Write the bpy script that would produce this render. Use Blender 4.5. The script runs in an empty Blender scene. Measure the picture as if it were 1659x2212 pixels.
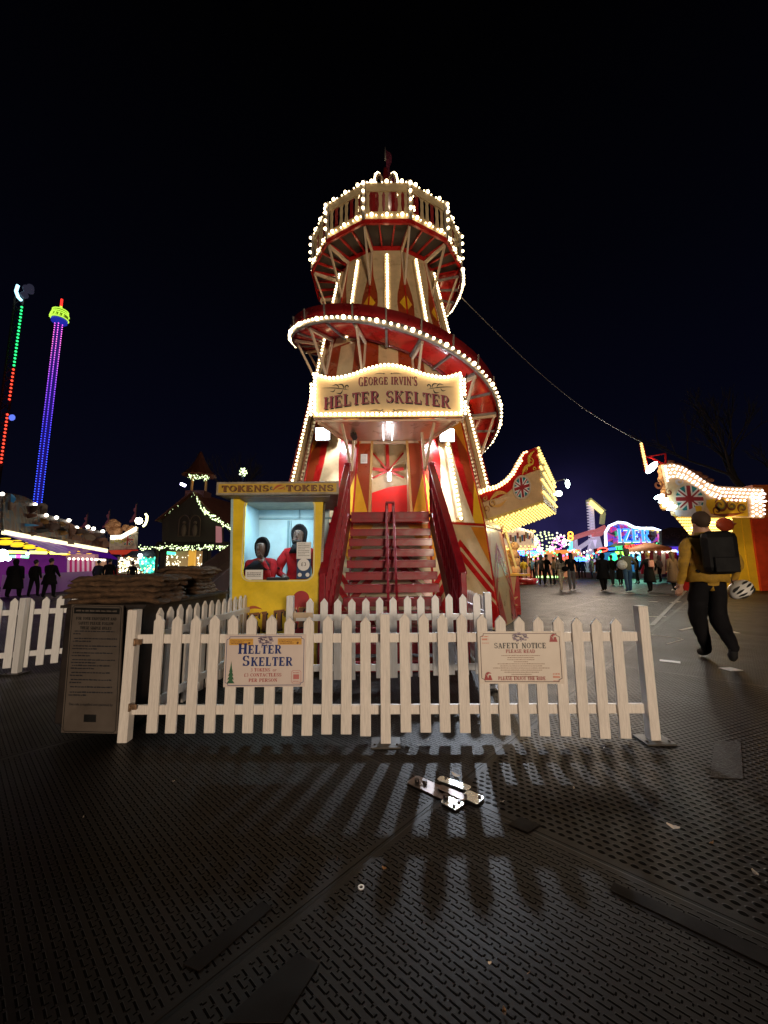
import bpy, bmesh, math, random
from mathutils import Vector, Matrix, Euler, noise
from math import radians as R_, sin, cos, tan, pi, sqrt, atan2
random.seed(7)
scene = bpy.context.scene
COL = scene.collection
V = Vector
# ------------------------------------------------------------------ camera
CAM = V((0, 0, 1.2)); PITCH = 8.0; ROLL = 0.45
F_PX, CX, CY = 833.5, 829.5, 1106.0          # measuring units: photograph at 1659 x 2212
cd = bpy.data.cameras.new('camera'); cam = bpy.data.objects.new('camera', cd); COL.objects.link(cam)
cd.sensor_fit = 'VERTICAL'; cd.sensor_height = 24; cd.lens = 24 * F_PX / 2212.0
cd.clip_start = 0.05; cd.clip_end = 1000
CM = Matrix.Translation(CAM) @ Matrix.Rotation(R_(90 + PITCH), 4, 'X') @ Matrix.Rotation(R_(-ROLL), 4, 'Z')
cam.matrix_world = CM
scene.camera = cam
def ray(u, v):
    return (CM.to_3x3() @ V(((u - CX) / F_PX, (CY - v) / F_PX, -1)))
def at(u, v, Y):                              # the point of the view ray that stands Y metres away
    d = ray(u, v); return CAM + d * (Y / d.y)
def gnd(u, v, z=0.0):
    d = ray(u, v); return CAM + d * ((z - CAM.z) / d.z)
# ------------------------------------------------------------------ world, exposure
w = bpy.data.worlds.new('World'); scene.world = w; w.use_nodes = True
nt = w.node_tree; nt.nodes.clear()
def wn(t): return nt.nodes.new(t)
o = wn('ShaderNodeOutputWorld'); b = wn('ShaderNodeBackground'); tc = wn('ShaderNodeTexCoord'); sep = wn('ShaderNodeSeparateXYZ')
cr = wn('ShaderNodeValToRGB'); nt.links.new(tc.outputs['Generated'], sep.inputs[0]); nt.links.new(sep.outputs['Z'], cr.inputs[0])
e = cr.color_ramp; e.elements[0].position = 0.0; e.elements[0].color = (0.0030, 0.0030, 0.0110, 1)
e.elements[1].position = 0.85; e.elements[1].color = (0.0003, 0.0003, 0.0005, 1)
for p, c in ((0.12, (0.0022, 0.0024, 0.0075, 1)), (0.34, (0.0012, 0.0014, 0.0050, 1)), (0.6, (0.0007, 0.0008, 0.0024, 1))):
    q = e.elements.new(p); q.color = c
# sodium-purple glow of the fair low over the right-hand rides
vm = wn('ShaderNodeVectorMath'); vm.operation = 'DOT_PRODUCT'; vm.inputs[1].default_value = V((0.415, 0.90, 0.06)).normalized()
nt.links.new(tc.outputs['Generated'], vm.inputs[0])
pw = wn('ShaderNodeMath'); pw.operation = 'POWER'; pw.inputs[1].default_value = 130; nt.links.new(vm.outputs['Value'], pw.inputs[0]); pw.use_clamp = True
nz = wn('ShaderNodeTexNoise'); nz.inputs['Scale'].default_value = 7; nz.inputs['Detail'].default_value = 4
nt.links.new(tc.outputs['Generated'], nz.inputs['Vector'])
ml = wn('ShaderNodeMath'); ml.operation = 'MULTIPLY'; nt.links.new(pw.outputs[0], ml.inputs[0]); nt.links.new(nz.outputs[0], ml.inputs[1])
mx = wn('ShaderNodeMix'); mx.data_type = 'RGBA'; nt.links.new(ml.outputs[0], mx.inputs['Factor']); nt.links.new(cr.outputs[0], mx.inputs['A']); mx.inputs['B'].default_value = (0.034, 0.026, 0.125, 1)
nt.links.new(mx.outputs['Result'], b.inputs[0]); b.inputs[1].default_value = 1.0; nt.links.new(b.outputs[0], o.inputs[0])
scene.view_settings.view_transform = 'Standard'; scene.view_settings.look = 'None'
scene.view_settings.exposure = 0.0; scene.view_settings.gamma = 1.0
cy = scene.cycles
cy.use_denoising = True; cy.max_bounces = 6; cy.diffuse_bounces = 2; cy.glossy_bounces = 3; cy.transparent_max_bounces = 10
cy.sample_clamp_indirect = 3.0; cy.sample_clamp_direct = 0; cy.use_light_tree = True; cy.caustics_reflective = False; cy.caustics_refractive = False
# ------------------------------------------------------------------ lamps of the place
def lamp(name, kind, loc, power, color, target=None, size=0.2, sy=None, spot=None, blend=.5, parent=None):
    l = bpy.data.lights.new(name, kind); l.energy = power; l.color = color
    if kind == 'AREA':
        l.size = size
        if sy: l.shape = 'RECTANGLE'; l.size_y = sy
    elif kind == 'SPOT': l.shadow_soft_size = size; l.spot_size = R_(spot); l.spot_blend = blend
    else: l.shadow_soft_size = size
    ob = bpy.data.objects.new(name, l); COL.objects.link(ob); ob.location = loc
    if target is not None: ob.rotation_euler = (V(target) - V(loc)).to_track_quat('-Z', 'Y').to_euler()
    return ob
FL = [at(697, 937, 7.52), at(966, 940, 7.52)]           # the two floodlights under the sign
lamp('floodlight_beam', 'POINT', FL[0] + V((0, -.12, 0)), 50, (0.84, 0.90, 1.0), None, .04)
lamp('floodlight_beam', 'SPOT', FL[0] + V((0, -.10, -.08)), 560, (0.78, 0.87, 1.0), FL[0] + V((.28, -1.75, -3.7)), .06, spot=76, blend=.8)
lamp('floodlight_beam', 'POINT', FL[1] + V((0, -.12, 0)), 55, (0.84, 0.90, 1.0), None, .04)
lamp('floodlight_beam', 'SPOT', FL[1] + V((0, -.10, -.08)), 1700, (0.78, 0.87, 1.0), FL[1] + V((-.18, -1.75, -3.7)), .06, spot=76, blend=.8)
# ------------------------------------------------------------------ materials
MATS = {}
def mat(name, col, rough=.5, metal=0., emit=None, es=1., var=.12, vs=6., bump=0., bs=40., coat=0., stretch=None, spec=.5, alpha=None):
    if name in MATS: return MATS[name]
    m = bpy.data.materials.new(name); m.use_nodes = True; n = m.node_tree; p = n.nodes['Principled BSDF']
    p.inputs['Roughness'].default_value = rough; p.inputs['Metallic'].default_value = metal
    p.inputs['Specular IOR Level'].default_value = spec
    p.inputs['Coat Weight'].default_value = coat; p.inputs['Coat Roughness'].default_value = .12
    c4 = (*col, 1)
    p.inputs['Base Color'].default_value = c4
    if emit is not None:
        p.inputs['Emission Color'].default_value = (*emit, 1); p.inputs['Emission Strength'].default_value = es
    elif var > 0:
        tcn = n.nodes.new('ShaderNodeTexCoord'); mp = n.nodes.new('ShaderNodeMapping')
        n.links.new(tcn.outputs['Object'], mp.inputs[0])
        if stretch: mp.inputs['Scale'].default_value = stretch
        t = n.nodes.new('ShaderNodeTexNoise'); t.inputs['Scale'].default_value = vs; t.inputs['Detail'].default_value = 6; t.inputs['Roughness'].default_value = .65
        n.links.new(mp.outputs[0], t.inputs['Vector'])
        r = n.nodes.new('ShaderNodeMapRange'); r.inputs['From Min'].default_value = .3; r.inputs['From Max'].default_value = .7
        r.inputs['To Min'].default_value = 1 - var; r.inputs['To Max'].default_value = 1 + var
        n.links.new(t.outputs[0], r.inputs[0])
        mm = n.nodes.new('ShaderNodeVectorMath'); mm.operation = 'SCALE'; mm.inputs[0].default_value = col
        n.links.new(r.outputs[0], mm.inputs['Scale']); n.links.new(mm.outputs[0], p.inputs['Base Color'])
        r2 = n.nodes.new('ShaderNodeMapRange'); r2.inputs['From Min'].default_value = .3; r2.inputs['From Max'].default_value = .7
        r2.inputs['To Min'].default_value = max(.03, rough * .75); r2.inputs['To Max'].default_value = min(1, rough * 1.3)
        n.links.new(t.outputs[0], r2.inputs[0]); n.links.new(r2.outputs[0], p.inputs['Roughness'])
        if bump:
            t2 = n.nodes.new('ShaderNodeTexNoise'); t2.inputs['Scale'].default_value = bs; t2.inputs['Detail'].default_value = 4
            n.links.new(mp.outputs[0], t2.inputs['Vector'])
            bp = n.nodes.new('ShaderNodeBump'); bp.inputs['Strength'].default_value = bump; bp.inputs['Distance'].default_value = .01
            n.links.new(t2.outputs[0], bp.inputs['Height']); n.links.new(bp.outputs[0], p.inputs['Normal'])
    m.diffuse_color = c4
    MATS[name] = m; return m
def emi(name, col, s, sample=True):
    if name in MATS: return MATS[name]
    m = mat(name, (col[0] * .5, col[1] * .5, col[2] * .5), .4, emit=col, es=s)
    m.cycles.emission_sampling = 'AUTO' if sample else 'NONE'
    return m
def glass(name, tint=(1, 1, 1), refl=.9):
    m = bpy.data.materials.new(name); m.use_nodes = True; n = m.node_tree; n.nodes.clear()
    o = n.nodes.new('ShaderNodeOutputMaterial'); mxs = n.nodes.new('ShaderNodeMixShader'); tr = n.nodes.new('ShaderNodeBsdfTransparent'); gl = n.nodes.new('ShaderNodeBsdfGlossy')
    fr = n.nodes.new('ShaderNodeFresnel'); fr.inputs[0].default_value = 1.5; gl.inputs['Roughness'].default_value = .02; tr.inputs[0].default_value = (*tint, 1)
    n.links.new(fr.outputs[0], mxs.inputs[0]); n.links.new(tr.outputs[0], mxs.inputs[1]); n.links.new(gl.outputs[0], mxs.inputs[2]); n.links.new(mxs.outputs[0], o.inputs[0])
    return m
red = mat('red_gloss_paint', (.42, .012, .010), .28, coat=.4, var=.30, vs=2.5)
dred = mat('dark_red_paint', (.20, .010, .012), .3, coat=.3, var=.2, vs=3)
brown_red = mat('brown_red_paint', (.30, .045, .012), .3, coat=.4, var=.18, vs=2.5)
maroon = mat('maroon_gloss_paint', (.24, .005, .014), .42, coat=.12, var=.25, vs=9, spec=.3)
cream = mat('cream_paint', (.62, .46, .26), .32, coat=.35, var=.17, vs=3.5)
creamd = mat('aged_cream_paint', (.46, .35, .20), .45, var=.18, vs=7)
creamlt = mat('cream_bracket_paint', (.60, .46, .32), .4, var=.1)
yel = mat('yellow_paint', (.72, .40, .02), .35, coat=.3, var=.15, vs=3)
ora = mat('orange_paint', (.62, .22, .02), .35, coat=.3, var=.15, vs=3)
boothyel = mat('booth_yellow_paint', (.80, .56, .014), .42, coat=.15, var=.20, vs=3, bump=.05)
grey = mat('weathered_grey_steel', (.20, .18, .17), .5, .3, var=.25, vs=12)
dgrey = mat('dark_underfloor_board', (.055, .045, .042), .7, var=.3, vs=8)
black = mat('black_rubber', (.012, .012, .012), .5, var=.2)
steel = mat('galvanised_steel', (.50, .50, .50), .38, .8, var=.3, vs=30)
white = mat('white_paint', (.74, .70, .66), .45, var=.12, vs=6)
picketm = mat('ivory_grained_picket', (.74, .68, .63), .48, var=.16, vs=9, stretch=(14, 14, 1), bump=.25, bs=30)
signw = mat('printed_cream_sheet', (.70, .62, .55), .35, var=.05, vs=4)
navy = mat('navy_ink', (.012, .03, .16), .4, var=.1)
inkred = mat('red_ink', (.33, .03, .035), .4, var=.1)
inkblk = mat('black_ink', (.015, .015, .02), .4, var=.1)
inkbrn = mat('brown_ink', (.22, .09, .035), .4, var=.25, vs=25)
inkgold = mat('gold_ink', (.60, .36, .05), .4, var=.15, vs=20)
teal = mat('teal_paint', (.01, .20, .22), .4)
plum = mat('plum_letter_paint', (.27, .045, .075), .35, var=.2, vs=14)
bulbm = emi('warm_bulb_glow', (1.0, .75, .40), 9.0)
bulbw = emi('warm_white_bulb_glow', (1.0, .87, .66), 3.2)
bulby = emi('yellow_bulb_glow', (1.0, .70, .20), 2.2)
tubem = emi('cool_tube_glow', (.80, .92, 1.0), 4)
floodm = emi('floodlight_glow', (.72, .90, 1.0), 30, False)
# ------------------------------------------------------------------ mesh builder
ICO = {}
def ico(sub):
    if sub not in ICO:
        bm = bmesh.new(); bmesh.ops.create_icosphere(bm, subdivisions=sub, radius=1)
        ICO[sub] = ([v.co.copy() for v in bm.verts], [[v.index for v in f.verts] for f in bm.faces]); bm.free()
    return ICO[sub]
class MB:
    def __init__(s): s.v = []; s.f = []; s.m = []; s.sm = []; s.cur = 0
    def add(s, vs, fs, smooth=False):
        n = len(s.v); s.v += [V(x) for x in vs]
        for f in fs: s.f.append([i + n for i in f]); s.m.append(s.cur); s.sm.append(smooth)
        return s
    def box(s, c, d, M=None):
        c = V(c); hx, hy, hz = d[0] / 2, d[1] / 2, d[2] / 2
        vs = [V((x, y, z)) for z in (-hz, hz) for y in (-hy, hy) for x in (-hx, hx)]
        if M is not None: vs = [M @ q for q in vs]
        return s.add([q + c for q in vs], [(0, 2, 3, 1), (4, 5, 7, 6), (0, 1, 5, 4), (2, 6, 7, 3), (0, 4, 6, 2), (1, 3, 7, 5)])
    def bar(s, a, b, wd, th, up=V((0, 0, 1))):      # rectangular bar from a to b, th along up-ish
        a, b = V(a), V(b); d = (b - a); L = d.length; d.normalize()
        up = V(up); x = d.cross(up)
        if x.length < 1e-4: x = d.cross(V((1, 0, 0)))
        x.normalize(); y = x.cross(d)
        M = Matrix((x, d, y)).transposed()
        return s.box((a + b) / 2, (wd, L, th), M)
    def tube(s, pts, r, n=8, cap=True):
        pts = [V(p) for p in pts]; rs = r if isinstance(r, (list, tuple)) else [r] * len(pts)
        vs = []; prev = None
        for i, p in enumerate(pts):
            d = (pts[min(i + 1, len(pts) - 1)] - pts[max(i - 1, 0)]).normalized()
            a = prev - d * prev.dot(d) if prev is not None else d.cross(V((0, 0, 1)))
            if a.length < 1e-4: a = d.cross(V((1, 0, 0)))
            a.normalize(); prev = a; c = d.cross(a)
            for k in range(n):
                t = 2 * pi * k / n; vs.append(p + (a * cos(t) + c * sin(t)) * rs[i])
        fs = [(i * n + k, i * n + (k + 1) % n, (i + 1) * n + (k + 1) % n, (i + 1) * n + k) for i in range(len(pts) - 1) for k in range(n)]
        s.add(vs, fs, True)
        if cap:
            m0 = len(s.v) - len(vs)
            s.f.append([m0 + k for k in range(n)][::-1]); s.m.append(s.cur); s.sm.append(False)
            m1 = len(s.v) - n; s.f.append([m1 + k for k in range(n)]); s.m.append(s.cur); s.sm.append(False)
        return s
    def ball(s, c, r, sub=2, sc=(1, 1, 1), M=None):
        vs, fs = ico(sub); c = V(c)
        q = [V((p.x * sc[0] * r, p.y * sc[1] * r, p.z * sc[2] * r)) for p in vs]
        if M is not None: q = [M @ p for p in q]
        return s.add([c + p for p in q], fs, True)
    def quad(s, *p): return s.add(p, [tuple(range(len(p)))])
    def slab(s, pts, nrm, th):                       # a flat polygon given thickness along -nrm
        nrm = V(nrm).normalized(); pts = [V(p) for p in pts]; n = len(pts)
        bk = [p - nrm * th for p in pts]
        return s.add(pts + bk, [tuple(range(n)), tuple(range(2 * n - 1, n - 1, -1))] + [(i, i + n, (i + 1) % n + n, (i + 1) % n) for i in range(n)])
    def lathe(s, c, prof, n=16, M=None):             # prof: (r, z)
        c = V(c); vs = []
        for r, z in prof:
            for k in range(n):
                t = 2 * pi * k / n; q = V((r * cos(t), r * sin(t), z))
                vs.append(c + (M @ q if M is not None else q))
        fs = [(i * n + k, i * n + (k + 1) % n, (i + 1) * n + (k + 1) % n, (i + 1) * n + k) for i in range(len(prof) - 1) for k in range(n)]
        return s.add(vs, fs, True)
    def hole(s, outer, inner):                       # flat ring between a 4-corner outline and an inner loop (3D)
        c = sum(inner, V((0, 0, 0))) / len(inner); n = len(inner); outs = []
        ex = (outer[1] - outer[0]).normalized(); nn = ex.cross(outer[3] - outer[0]).normalized(); ey = nn.cross(ex)
        o2 = [((p - c).dot(ex), (p - c).dot(ey)) for p in outer]
        for p in inner:
            dx, dy = (p - c).dot(ex), (p - c).dot(ey); best = None
            for i in range(4):
                (ax, ay), (bx, by) = o2[i], o2[(i + 1) % 4]; den = dx * (by - ay) - dy * (bx - ax)
                if abs(den) < 1e-9: continue
                t = (ax * (by - ay) - ay * (bx - ax)) / den; u = (ax * dy - ay * dx) / den
                if t > 0 and -1e-6 <= u <= 1 + 1e-6 and (best is None or t < best[0]): best = (t,)
            t = best[0]; outs.append(c + ex * dx * t + ey * dy * t)
        for q in outer:                              # snap to corners
            k = min(range(n), key=lambda i: (outs[i] - q).length); outs[k] = q.copy()
        return s.add(list(inner) + outs, [(i, (i + 1) % n, (i + 1) % n + n, i + n) for i in range(n)])
    def build(s, name, mats, parent=None, bevel=0):
        off = OFF.get(parent, V((0, 0, 0)))
        me = bpy.data.meshes.new(name); me.from_pydata([p - off for p in s.v], [], s.f)
        if not isinstance(mats, (list, tuple)): mats = [mats]
        for m in mats: me.materials.append(m)
        me.polygons.foreach_set('material_index', s.m); me.polygons.foreach_set('use_smooth', s.sm); me.update()
        ob = bpy.data.objects.new(name, me); COL.objects.link(ob)
        if parent is not None: ob.parent = parent; OFF[ob] = off
        else: OFF[ob] = V((0, 0, 0))
        if bevel:
            md = ob.modifiers.new('bevel', 'BEVEL'); md.width = bevel; md.segments = 2; md.limit_method = 'ANGLE'
        return ob
OFF = {None: V((0, 0, 0))}
def thing(name, label, cat, loc=(0, 0, 0), group=None):
    e = bpy.data.objects.new(name, None); COL.objects.link(e); e.location = loc; e.empty_display_size = .2
    OFF[e] = V(loc); e['label'] = label; e['category'] = cat
    if group: e['group'] = group
    return e
def tag(ob, label, cat, group=None):
    ob['label'] = label; ob['category'] = cat
    if group: ob['group'] = group
    return ob
def struct(ob, kind='structure'): ob['kind'] = kind; return ob
def rebase(ob, loc):                                  # put a single-mesh thing's origin at its base
    loc = V(loc); ob.data.transform(Matrix.Translation(-loc)); ob.location = loc; return ob
class Frame:                                          # a flat drawing surface
    def __init__(s, o, r, u):
        s.o = V(o); s.r = V(r).normalized(); s.u = V(u).normalized(); s.n = s.r.cross(s.u).normalized()
    def __call__(s, x, y, d=0): return s.o + s.r * x + s.u * y + s.n * d
def lerp(a, b, t): return a + (b - a) * t
# ---- slab-serif lettering drawn as thin sheets
TK, TN = .20, .085
def st(x, y0=0, y1=1, w_=TK, ser=True):
    r = [('l', x, y0, x, y1, w_)]
    if ser:
        if y0 == 0: r.append(('l', x - w_ / 2 - .08, .045, x + w_ / 2 + .08, .045, .09))
        if y1 == 1: r.append(('l', x - w_ / 2 - .08, .955, x + w_ / 2 + .08, .955, .09))
    return r
def L(*a): return [('l', *a)]
def A(*a): return [('a', *a)]
GL = {
 'H': (.92, st(.2) + st(.72) + L(.2, .5, .72, .5, TN)),
 'E': (.80, st(.2) + L(.1, .955, .68, .955, .09) + L(.2, .5, .5, .5, TN) + L(.1, .045, .7, .045, .09) + L(.65, .72, .65, 1, .07) + L(.67, 0, .67, .3, .07) + L(.5, .38, .5, .62, .07)),
 'L': (.76, st(.2) + L(.1, .045, .68, .045, .09) + L(.65, 0, .65, .34, .07)),
 'T': (.80, st(.4) + L(.04, .955, .76, .955, .09) + L(.07, .68, .07, 1, .07) + L(.73, .68, .73, 1, .07)),
 'R': (.90, st(.2) + L(.2, .955, .42, .955, .09) + L(.2, .5, .42, .5, TN) + A(.42, .73, .24, .235, -90, 90, .17) + L(.44, .5, .68, .03, .19) + L(.6, .045, .86, .045, .09)),
 'K': (.92, st(.2) + L(.28, .42, .72, .95, .1) + L(.42, .58, .70, .03, .19) + L(.6, .045, .88, .045, .09) + L(.58, .955, .84, .955, .09)),
 'S': (.74, A(.36, .73, .24, .23, 25, 270, .15) + A(.36, .28, .25, .235, -155, 90, .17) + L(.60, .7, .60, .98, .06) + L(.10, .03, .10, .3, .06)),
 'G': (.90, A(.44, .5, .33, .455, 45, 320, .16) + st(.70, 0, .42, .16, False) + L(.56, .44, .84, .44, .08) + L(.68, .68, .68, .96, .06)),
 'O': (.90, A(.44, .5, .33, .455, 0, 360, .17)),
 'C': (.84, A(.44, .5, .33, .455, 42, 318, .16) + L(.68, .66, .68, .96, .06)),
 'I': (.44, st(.2)),
 'V': (.86, L(.14, .97, .42, .02, .17) + L(.70, .97, .42, .02, .08) + L(.0, .955, .3, .955, .09) + L(.56, .955, .84, .955, .09)),
 'N': (.94, st(.18, w_=.09) + st(.74, w_=.09) + L(.18, .97, .74, .03, .19)),
 'A': (.88, L(.14, .03, .42, .98, .08) + L(.42, .98, .70, .03, .18) + L(.24, .33, .6, .33, .07) + L(.02, .045, .28, .045, .09) + L(.54, .045, .86, .045, .09)),
 'F': (.76, st(.2) + L(.1, .955, .66, .955, .09) + L(.2, .5, .5, .5, TN) + L(.64, .7, .64, 1, .07) + L(.5, .38, .5, .62, .07)),
 'Y': (.84, L(.14, .97, .42, .48, .17) + L(.70, .97, .42, .48, .08) + st(.42, 0, .5) + L(.0, .955, .3, .955, .09) + L(.56, .955, .84, .955, .09)),
 'P': (.80, st(.2) + L(.2, .955, .42, .955, .09) + L(.2, .46, .42, .46, TN) + A(.42, .71, .24, .25, -90, 90, .17)),
 'J': (.66, st(.42, .22, 1) + A(.24, .24, .18, .2, 180, 360, .14)),
 'D': (.90, st(.2) + L(.2, .955, .42, .955, .09) + L(.2, .045, .42, .045, .09) + A(.42, .5, .33, .455, -90, 90, .17)),
 'Z': (.80, L(.08, .955, .7, .955, .1) + L(.66, .95, .12, .05, .18) + L(.06, .045, .72, .045, .1)),
 'B': (.84, st(.2) + L(.2, .955, .42, .955, .09) + L(.2, .5, .42, .5, .08) + L(.2, .045, .44, .045, .09) + A(.40, .74, .22, .22, -90, 90, .15) + A(.42, .27, .25, .235, -90, 90, .16)),
 'M': (1.1, st(.16, w_=.09) + st(.86) + L(.16, .97, .5, .1, .17) + L(.5, .1, .86, .97, .08)),
 'U': (.9, st(.2, .3, 1) + st(.7, .3, 1, .09) + A(.45, .32, .25, .28, 180, 360, .12)),
 'W': (1.2, L(.1, .97, .34, .03, .16) + L(.34, .03, .58, .97, .08) + L(.58, .97, .82, .03, .16) + L(.82, .03, 1.06, .97, .08)),
 'X': (.86, L(.12, .97, .7, .03, .18) + L(.7, .97, .12, .03, .08)),
 '3': (.66, A(.3, .74, .2, .22, -90, 150, .13) + A(.3, .29, .23, .245, -150, 90, .14)),
 '£': (.7, A(.42, .74, .17, .2, 10, 190, .1) + L(.25, .74, .25, .05, .13) + L(.08, .045, .62, .045, .09) + L(.1, .45, .5, .45, .07)),
 "'": (.24, L(.1, .7, .14, 1, .1)), '.': (.24, L(.1, 0, .1, .12, .12)), ' ': (.45, []), '-': (.5, L(.08, .45, .42, .45, .1)),
}
def text_w(t, sp=.06): return sum(GL[c][0] + sp for c in t) - sp
def text(mb, t, F, x, y, h, wscale=1., dep=.002, warp=None, bold=1., align='c', sp=.06, fit=None, dx=0, dy=0):
    tw = text_w(t, sp) * h * wscale
    if fit: wscale *= fit / tw; tw = fit
    x0 = x - tw / 2 if align == 'c' else x
    k = 0
    def put(px, py, d):
        X, Y = x0 + px * h * wscale, y + py * h
        if warp: X, Y = warp(X, Y, px, py)
        return F(X + dx, Y + dy, d)
    cx_ = 0
    for c in t:
        for g in GL[c][1]:
            k += 1; d = dep + .00012 * (k % 14)
            if g[0] == 'l':
                _, ax, ay, bx, by, wd = g; wd *= bold
                horiz = abs(by - ay) < 1e-6
                if horiz: pts = [(ax, ay - wd / 2), (bx, ay - wd / 2), (bx, ay + wd / 2), (ax, ay + wd / 2)]
                else: pts = [(ax - wd / 2, ay), (ax + wd / 2, ay), (bx + wd / 2, by), (bx - wd / 2, by)]
                mb.add([put(cx_ + p[0], p[1], d) for p in pts], [(0, 1, 2, 3)])
            else:
                _, ax, ay, rx, ry, a0, a1, wd = g; wd *= bold; n = 14; vs = []
                for i in range(n + 1):
                    a = R_(lerp(a0, a1, i / n)); th = TN * .8 * (1 - abs(cos(a))) + wd * abs(cos(a))
                    for sg in (-.5, .5): vs.append(put(cx_ + ax + (rx + sg * th) * cos(a), ay + (ry + sg * th * .8) * sin(a), d))
                mb.add(vs, [(2 * i, 2 * i + 1, 2 * i + 3, 2 * i + 2) for i in range(n)])
        cx_ += GL[c][0] + sp
def ribbon(mb, pts, ws, F, d):                         # flat ribbon of changing width
    n = len(pts); vs = []
    for i, (x, y) in enumerate(pts):
        (ax, ay), (bx, by) = pts[max(i - 1, 0)], pts[min(i + 1, n - 1)]
        l = math.hypot(bx - ax, by - ay) or 1; nx, ny = -(by - ay) / l, (bx - ax) / l
        wv = ws[i] if isinstance(ws, list) else ws * (0.12 + .88 * sin(pi * i / (n - 1)))
        vs += [F(x + nx * wv / 2, y + ny * wv / 2, d), F(x - nx * wv / 2, y - ny * wv / 2, d)]
    mb.add(vs, [(2 * i, 2 * i + 1, 2 * i + 3, 2 * i + 2) for i in range(n - 1)])
def swirl(mb, F, x, y, s, d, flip=1, turns=1.3, wd=.16, a0=0, vflip=1):     # a scroll: curl at (x,y), tail out along +-x
    pts = []
    for i in range(26):
        t = i / 25; a = a0 + t * turns * 2 * pi; r = s * (.08 + .42 * t)
        pts.append((x + flip * r * cos(a), y + vflip * r * sin(a)))
    ribbon(mb, pts, s * wd, F, d)
def leaf(mb, F, x0, y0, x1, y1, bend, wd, d):
    pts = []
    dx, dy = x1 - x0, y1 - y0
    for i in range(12):
        t = i / 11; k = bend * sin(pi * t)
        pts.append((x0 + dx * t - dy * k, y0 + dy * t + dx * k))
    ribbon(mb, pts, wd, F, d)
def greek(mb, F, x0, x1, y, h, d, rnd):                # print too small to read
    x = x0
    while x < x1:
        wl = min(rnd.uniform(.8, 3.2) * h, x1 - x)
        mb.add([F(x, y, d), F(x + wl, y, d), F(x + wl, y + h * rnd.uniform(.6, 1), d), F(x, y + h * rnd.uniform(.6, 1), d)], [(0, 1, 2, 3)])
        x += wl + h * .45
def union_disc(F, x, y, r, parent, d, ring=None):
    def disc(rr, dd):
        m = MB(); n = 28; m.add([F(x + rr * cos(2 * pi * k / n), y + rr * sin(2 * pi * k / n), dd) for k in range(n)], [tuple(range(n))]); return m
    m = disc(r, d); m.cur = 1
    def band(a, wd, dd):
        c, s_ = cos(a), sin(a); e = sqrt(max(r * r - wd * wd / 4, 0))
        m.add([F(x + c * e * sx - s_ * sy * wd / 2, y + s_ * e * sx + c * sy * wd / 2, dd) for sx, sy in ((-1, -1), (1, -1), (1, 1), (-1, 1))], [(0, 1, 2, 3)])
    band(R_(40), r * .34, d + .002); band(R_(-40), r * .34, d + .0023); band(0, r * .5, d + .0026); band(R_(90), r * .5, d + .0029)
    m.cur = 2
    band(R_(40), r * .12, d + .0042); band(R_(-40), r * .12, d + .0045); band(0, r * .28, d + .0048); band(R_(90), r * .28, d + .0051)
    m.cur = 3; n = 32; vs = []
    for k in range(n + 1):
        a = 2 * pi * k / n
        for rr in (r * .97, r * 1.16): vs.append(F(x + rr * cos(a), y + rr * sin(a), d + .008))
    m.add(vs, [(2 * i, 2 * i + 1, 2 * i + 3, 2 * i + 2) for i in range(n)])
    return m.build('union_flag_emblem', [teal, white, inkred, creamlt], parent)
def path_pts(pts, step):
    out = []; carry = 0; pts = [V(p) for p in pts]
    out.append(pts[0].copy()); need = step
    for a, b in zip(pts, pts[1:]):
        Ls = (b - a).length; pos = 0
        while Ls - pos >= need:
            pos += need; out.append(a.lerp(b, pos / Ls)); need = step
        need -= Ls - pos
    return out
BR_ = random.Random(99)
def bulbs(mb, pts, r, sub=1):
    for p in pts:
        if BR_.random() > .02: mb.ball(p, r * BR_.uniform(.88, 1.08), sub)
# ================================================================== GROUND
G0 = gnd(968, 1712); GA = 48.0
gm = bpy.data.materials.new('rubber_trackway'); gm.use_nodes = True; n = gm.node_tree; p = n.nodes['Principled BSDF']
def N(t, **k):
    q = n.nodes.new(t)
    for a, b in k.items(): setattr(q, a, b)
    return q
def M_(op, a, b=None, c=None, clamp=False):
    q = N('ShaderNodeMath', operation=op); q.use_clamp = clamp
    for i, x in enumerate((a, b, c)):
        if x is None: continue
        if isinstance(x, (int, float)): q.inputs[i].default_value = x
        else: n.links.new(x, q.inputs[i])
    return q.outputs[0]
def SM(x, lo, hi):                                    # 1 below lo, 0 above hi
    q = N('ShaderNodeMapRange', interpolation_type='SMOOTHSTEP'); n.links.new(x, q.inputs[0])
    q.inputs[1].default_value = lo; q.inputs[2].default_value = hi; q.inputs[3].default_value = 1; q.inputs[4].default_value = 0; return q.outputs[0]
tc = N('ShaderNodeTexCoord'); mp = N('ShaderNodeMapping', vector_type='TEXTURE'); mp.inputs['Location'].default_value = (G0.x, G0.y, 0); mp.inputs['Rotation'].default_value = (0, 0, R_(GA))
n.links.new(tc.outputs['Object'], mp.inputs[0]); sp = N('ShaderNodeSeparateXYZ'); n.links.new(mp.outputs[0], sp.inputs[0]); X, Y = sp.outputs[0], sp.outputs[1]
PX, PY = 3.6, 2.35
fx = M_('ABSOLUTE', M_('SUBTRACT', M_('FRACT', M_('ADD', M_('DIVIDE', X, PX), .5)), .5)); fy = M_('ABSOLUTE', M_('SUBTRACT', M_('FRACT', M_('ADD', M_('DIVIDE', Y, PY), .5)), .5))
sx_, sy_ = M_('MULTIPLY', fx, PX), M_('MULTIPLY', fy, PY)                  # distance to the nearest seam
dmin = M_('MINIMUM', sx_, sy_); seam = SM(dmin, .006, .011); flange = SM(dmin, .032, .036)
ix = M_('FLOOR', M_('DIVIDE', X, PX)); iy = M_('FLOOR', M_('DIVIDE', Y, PY))
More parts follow.
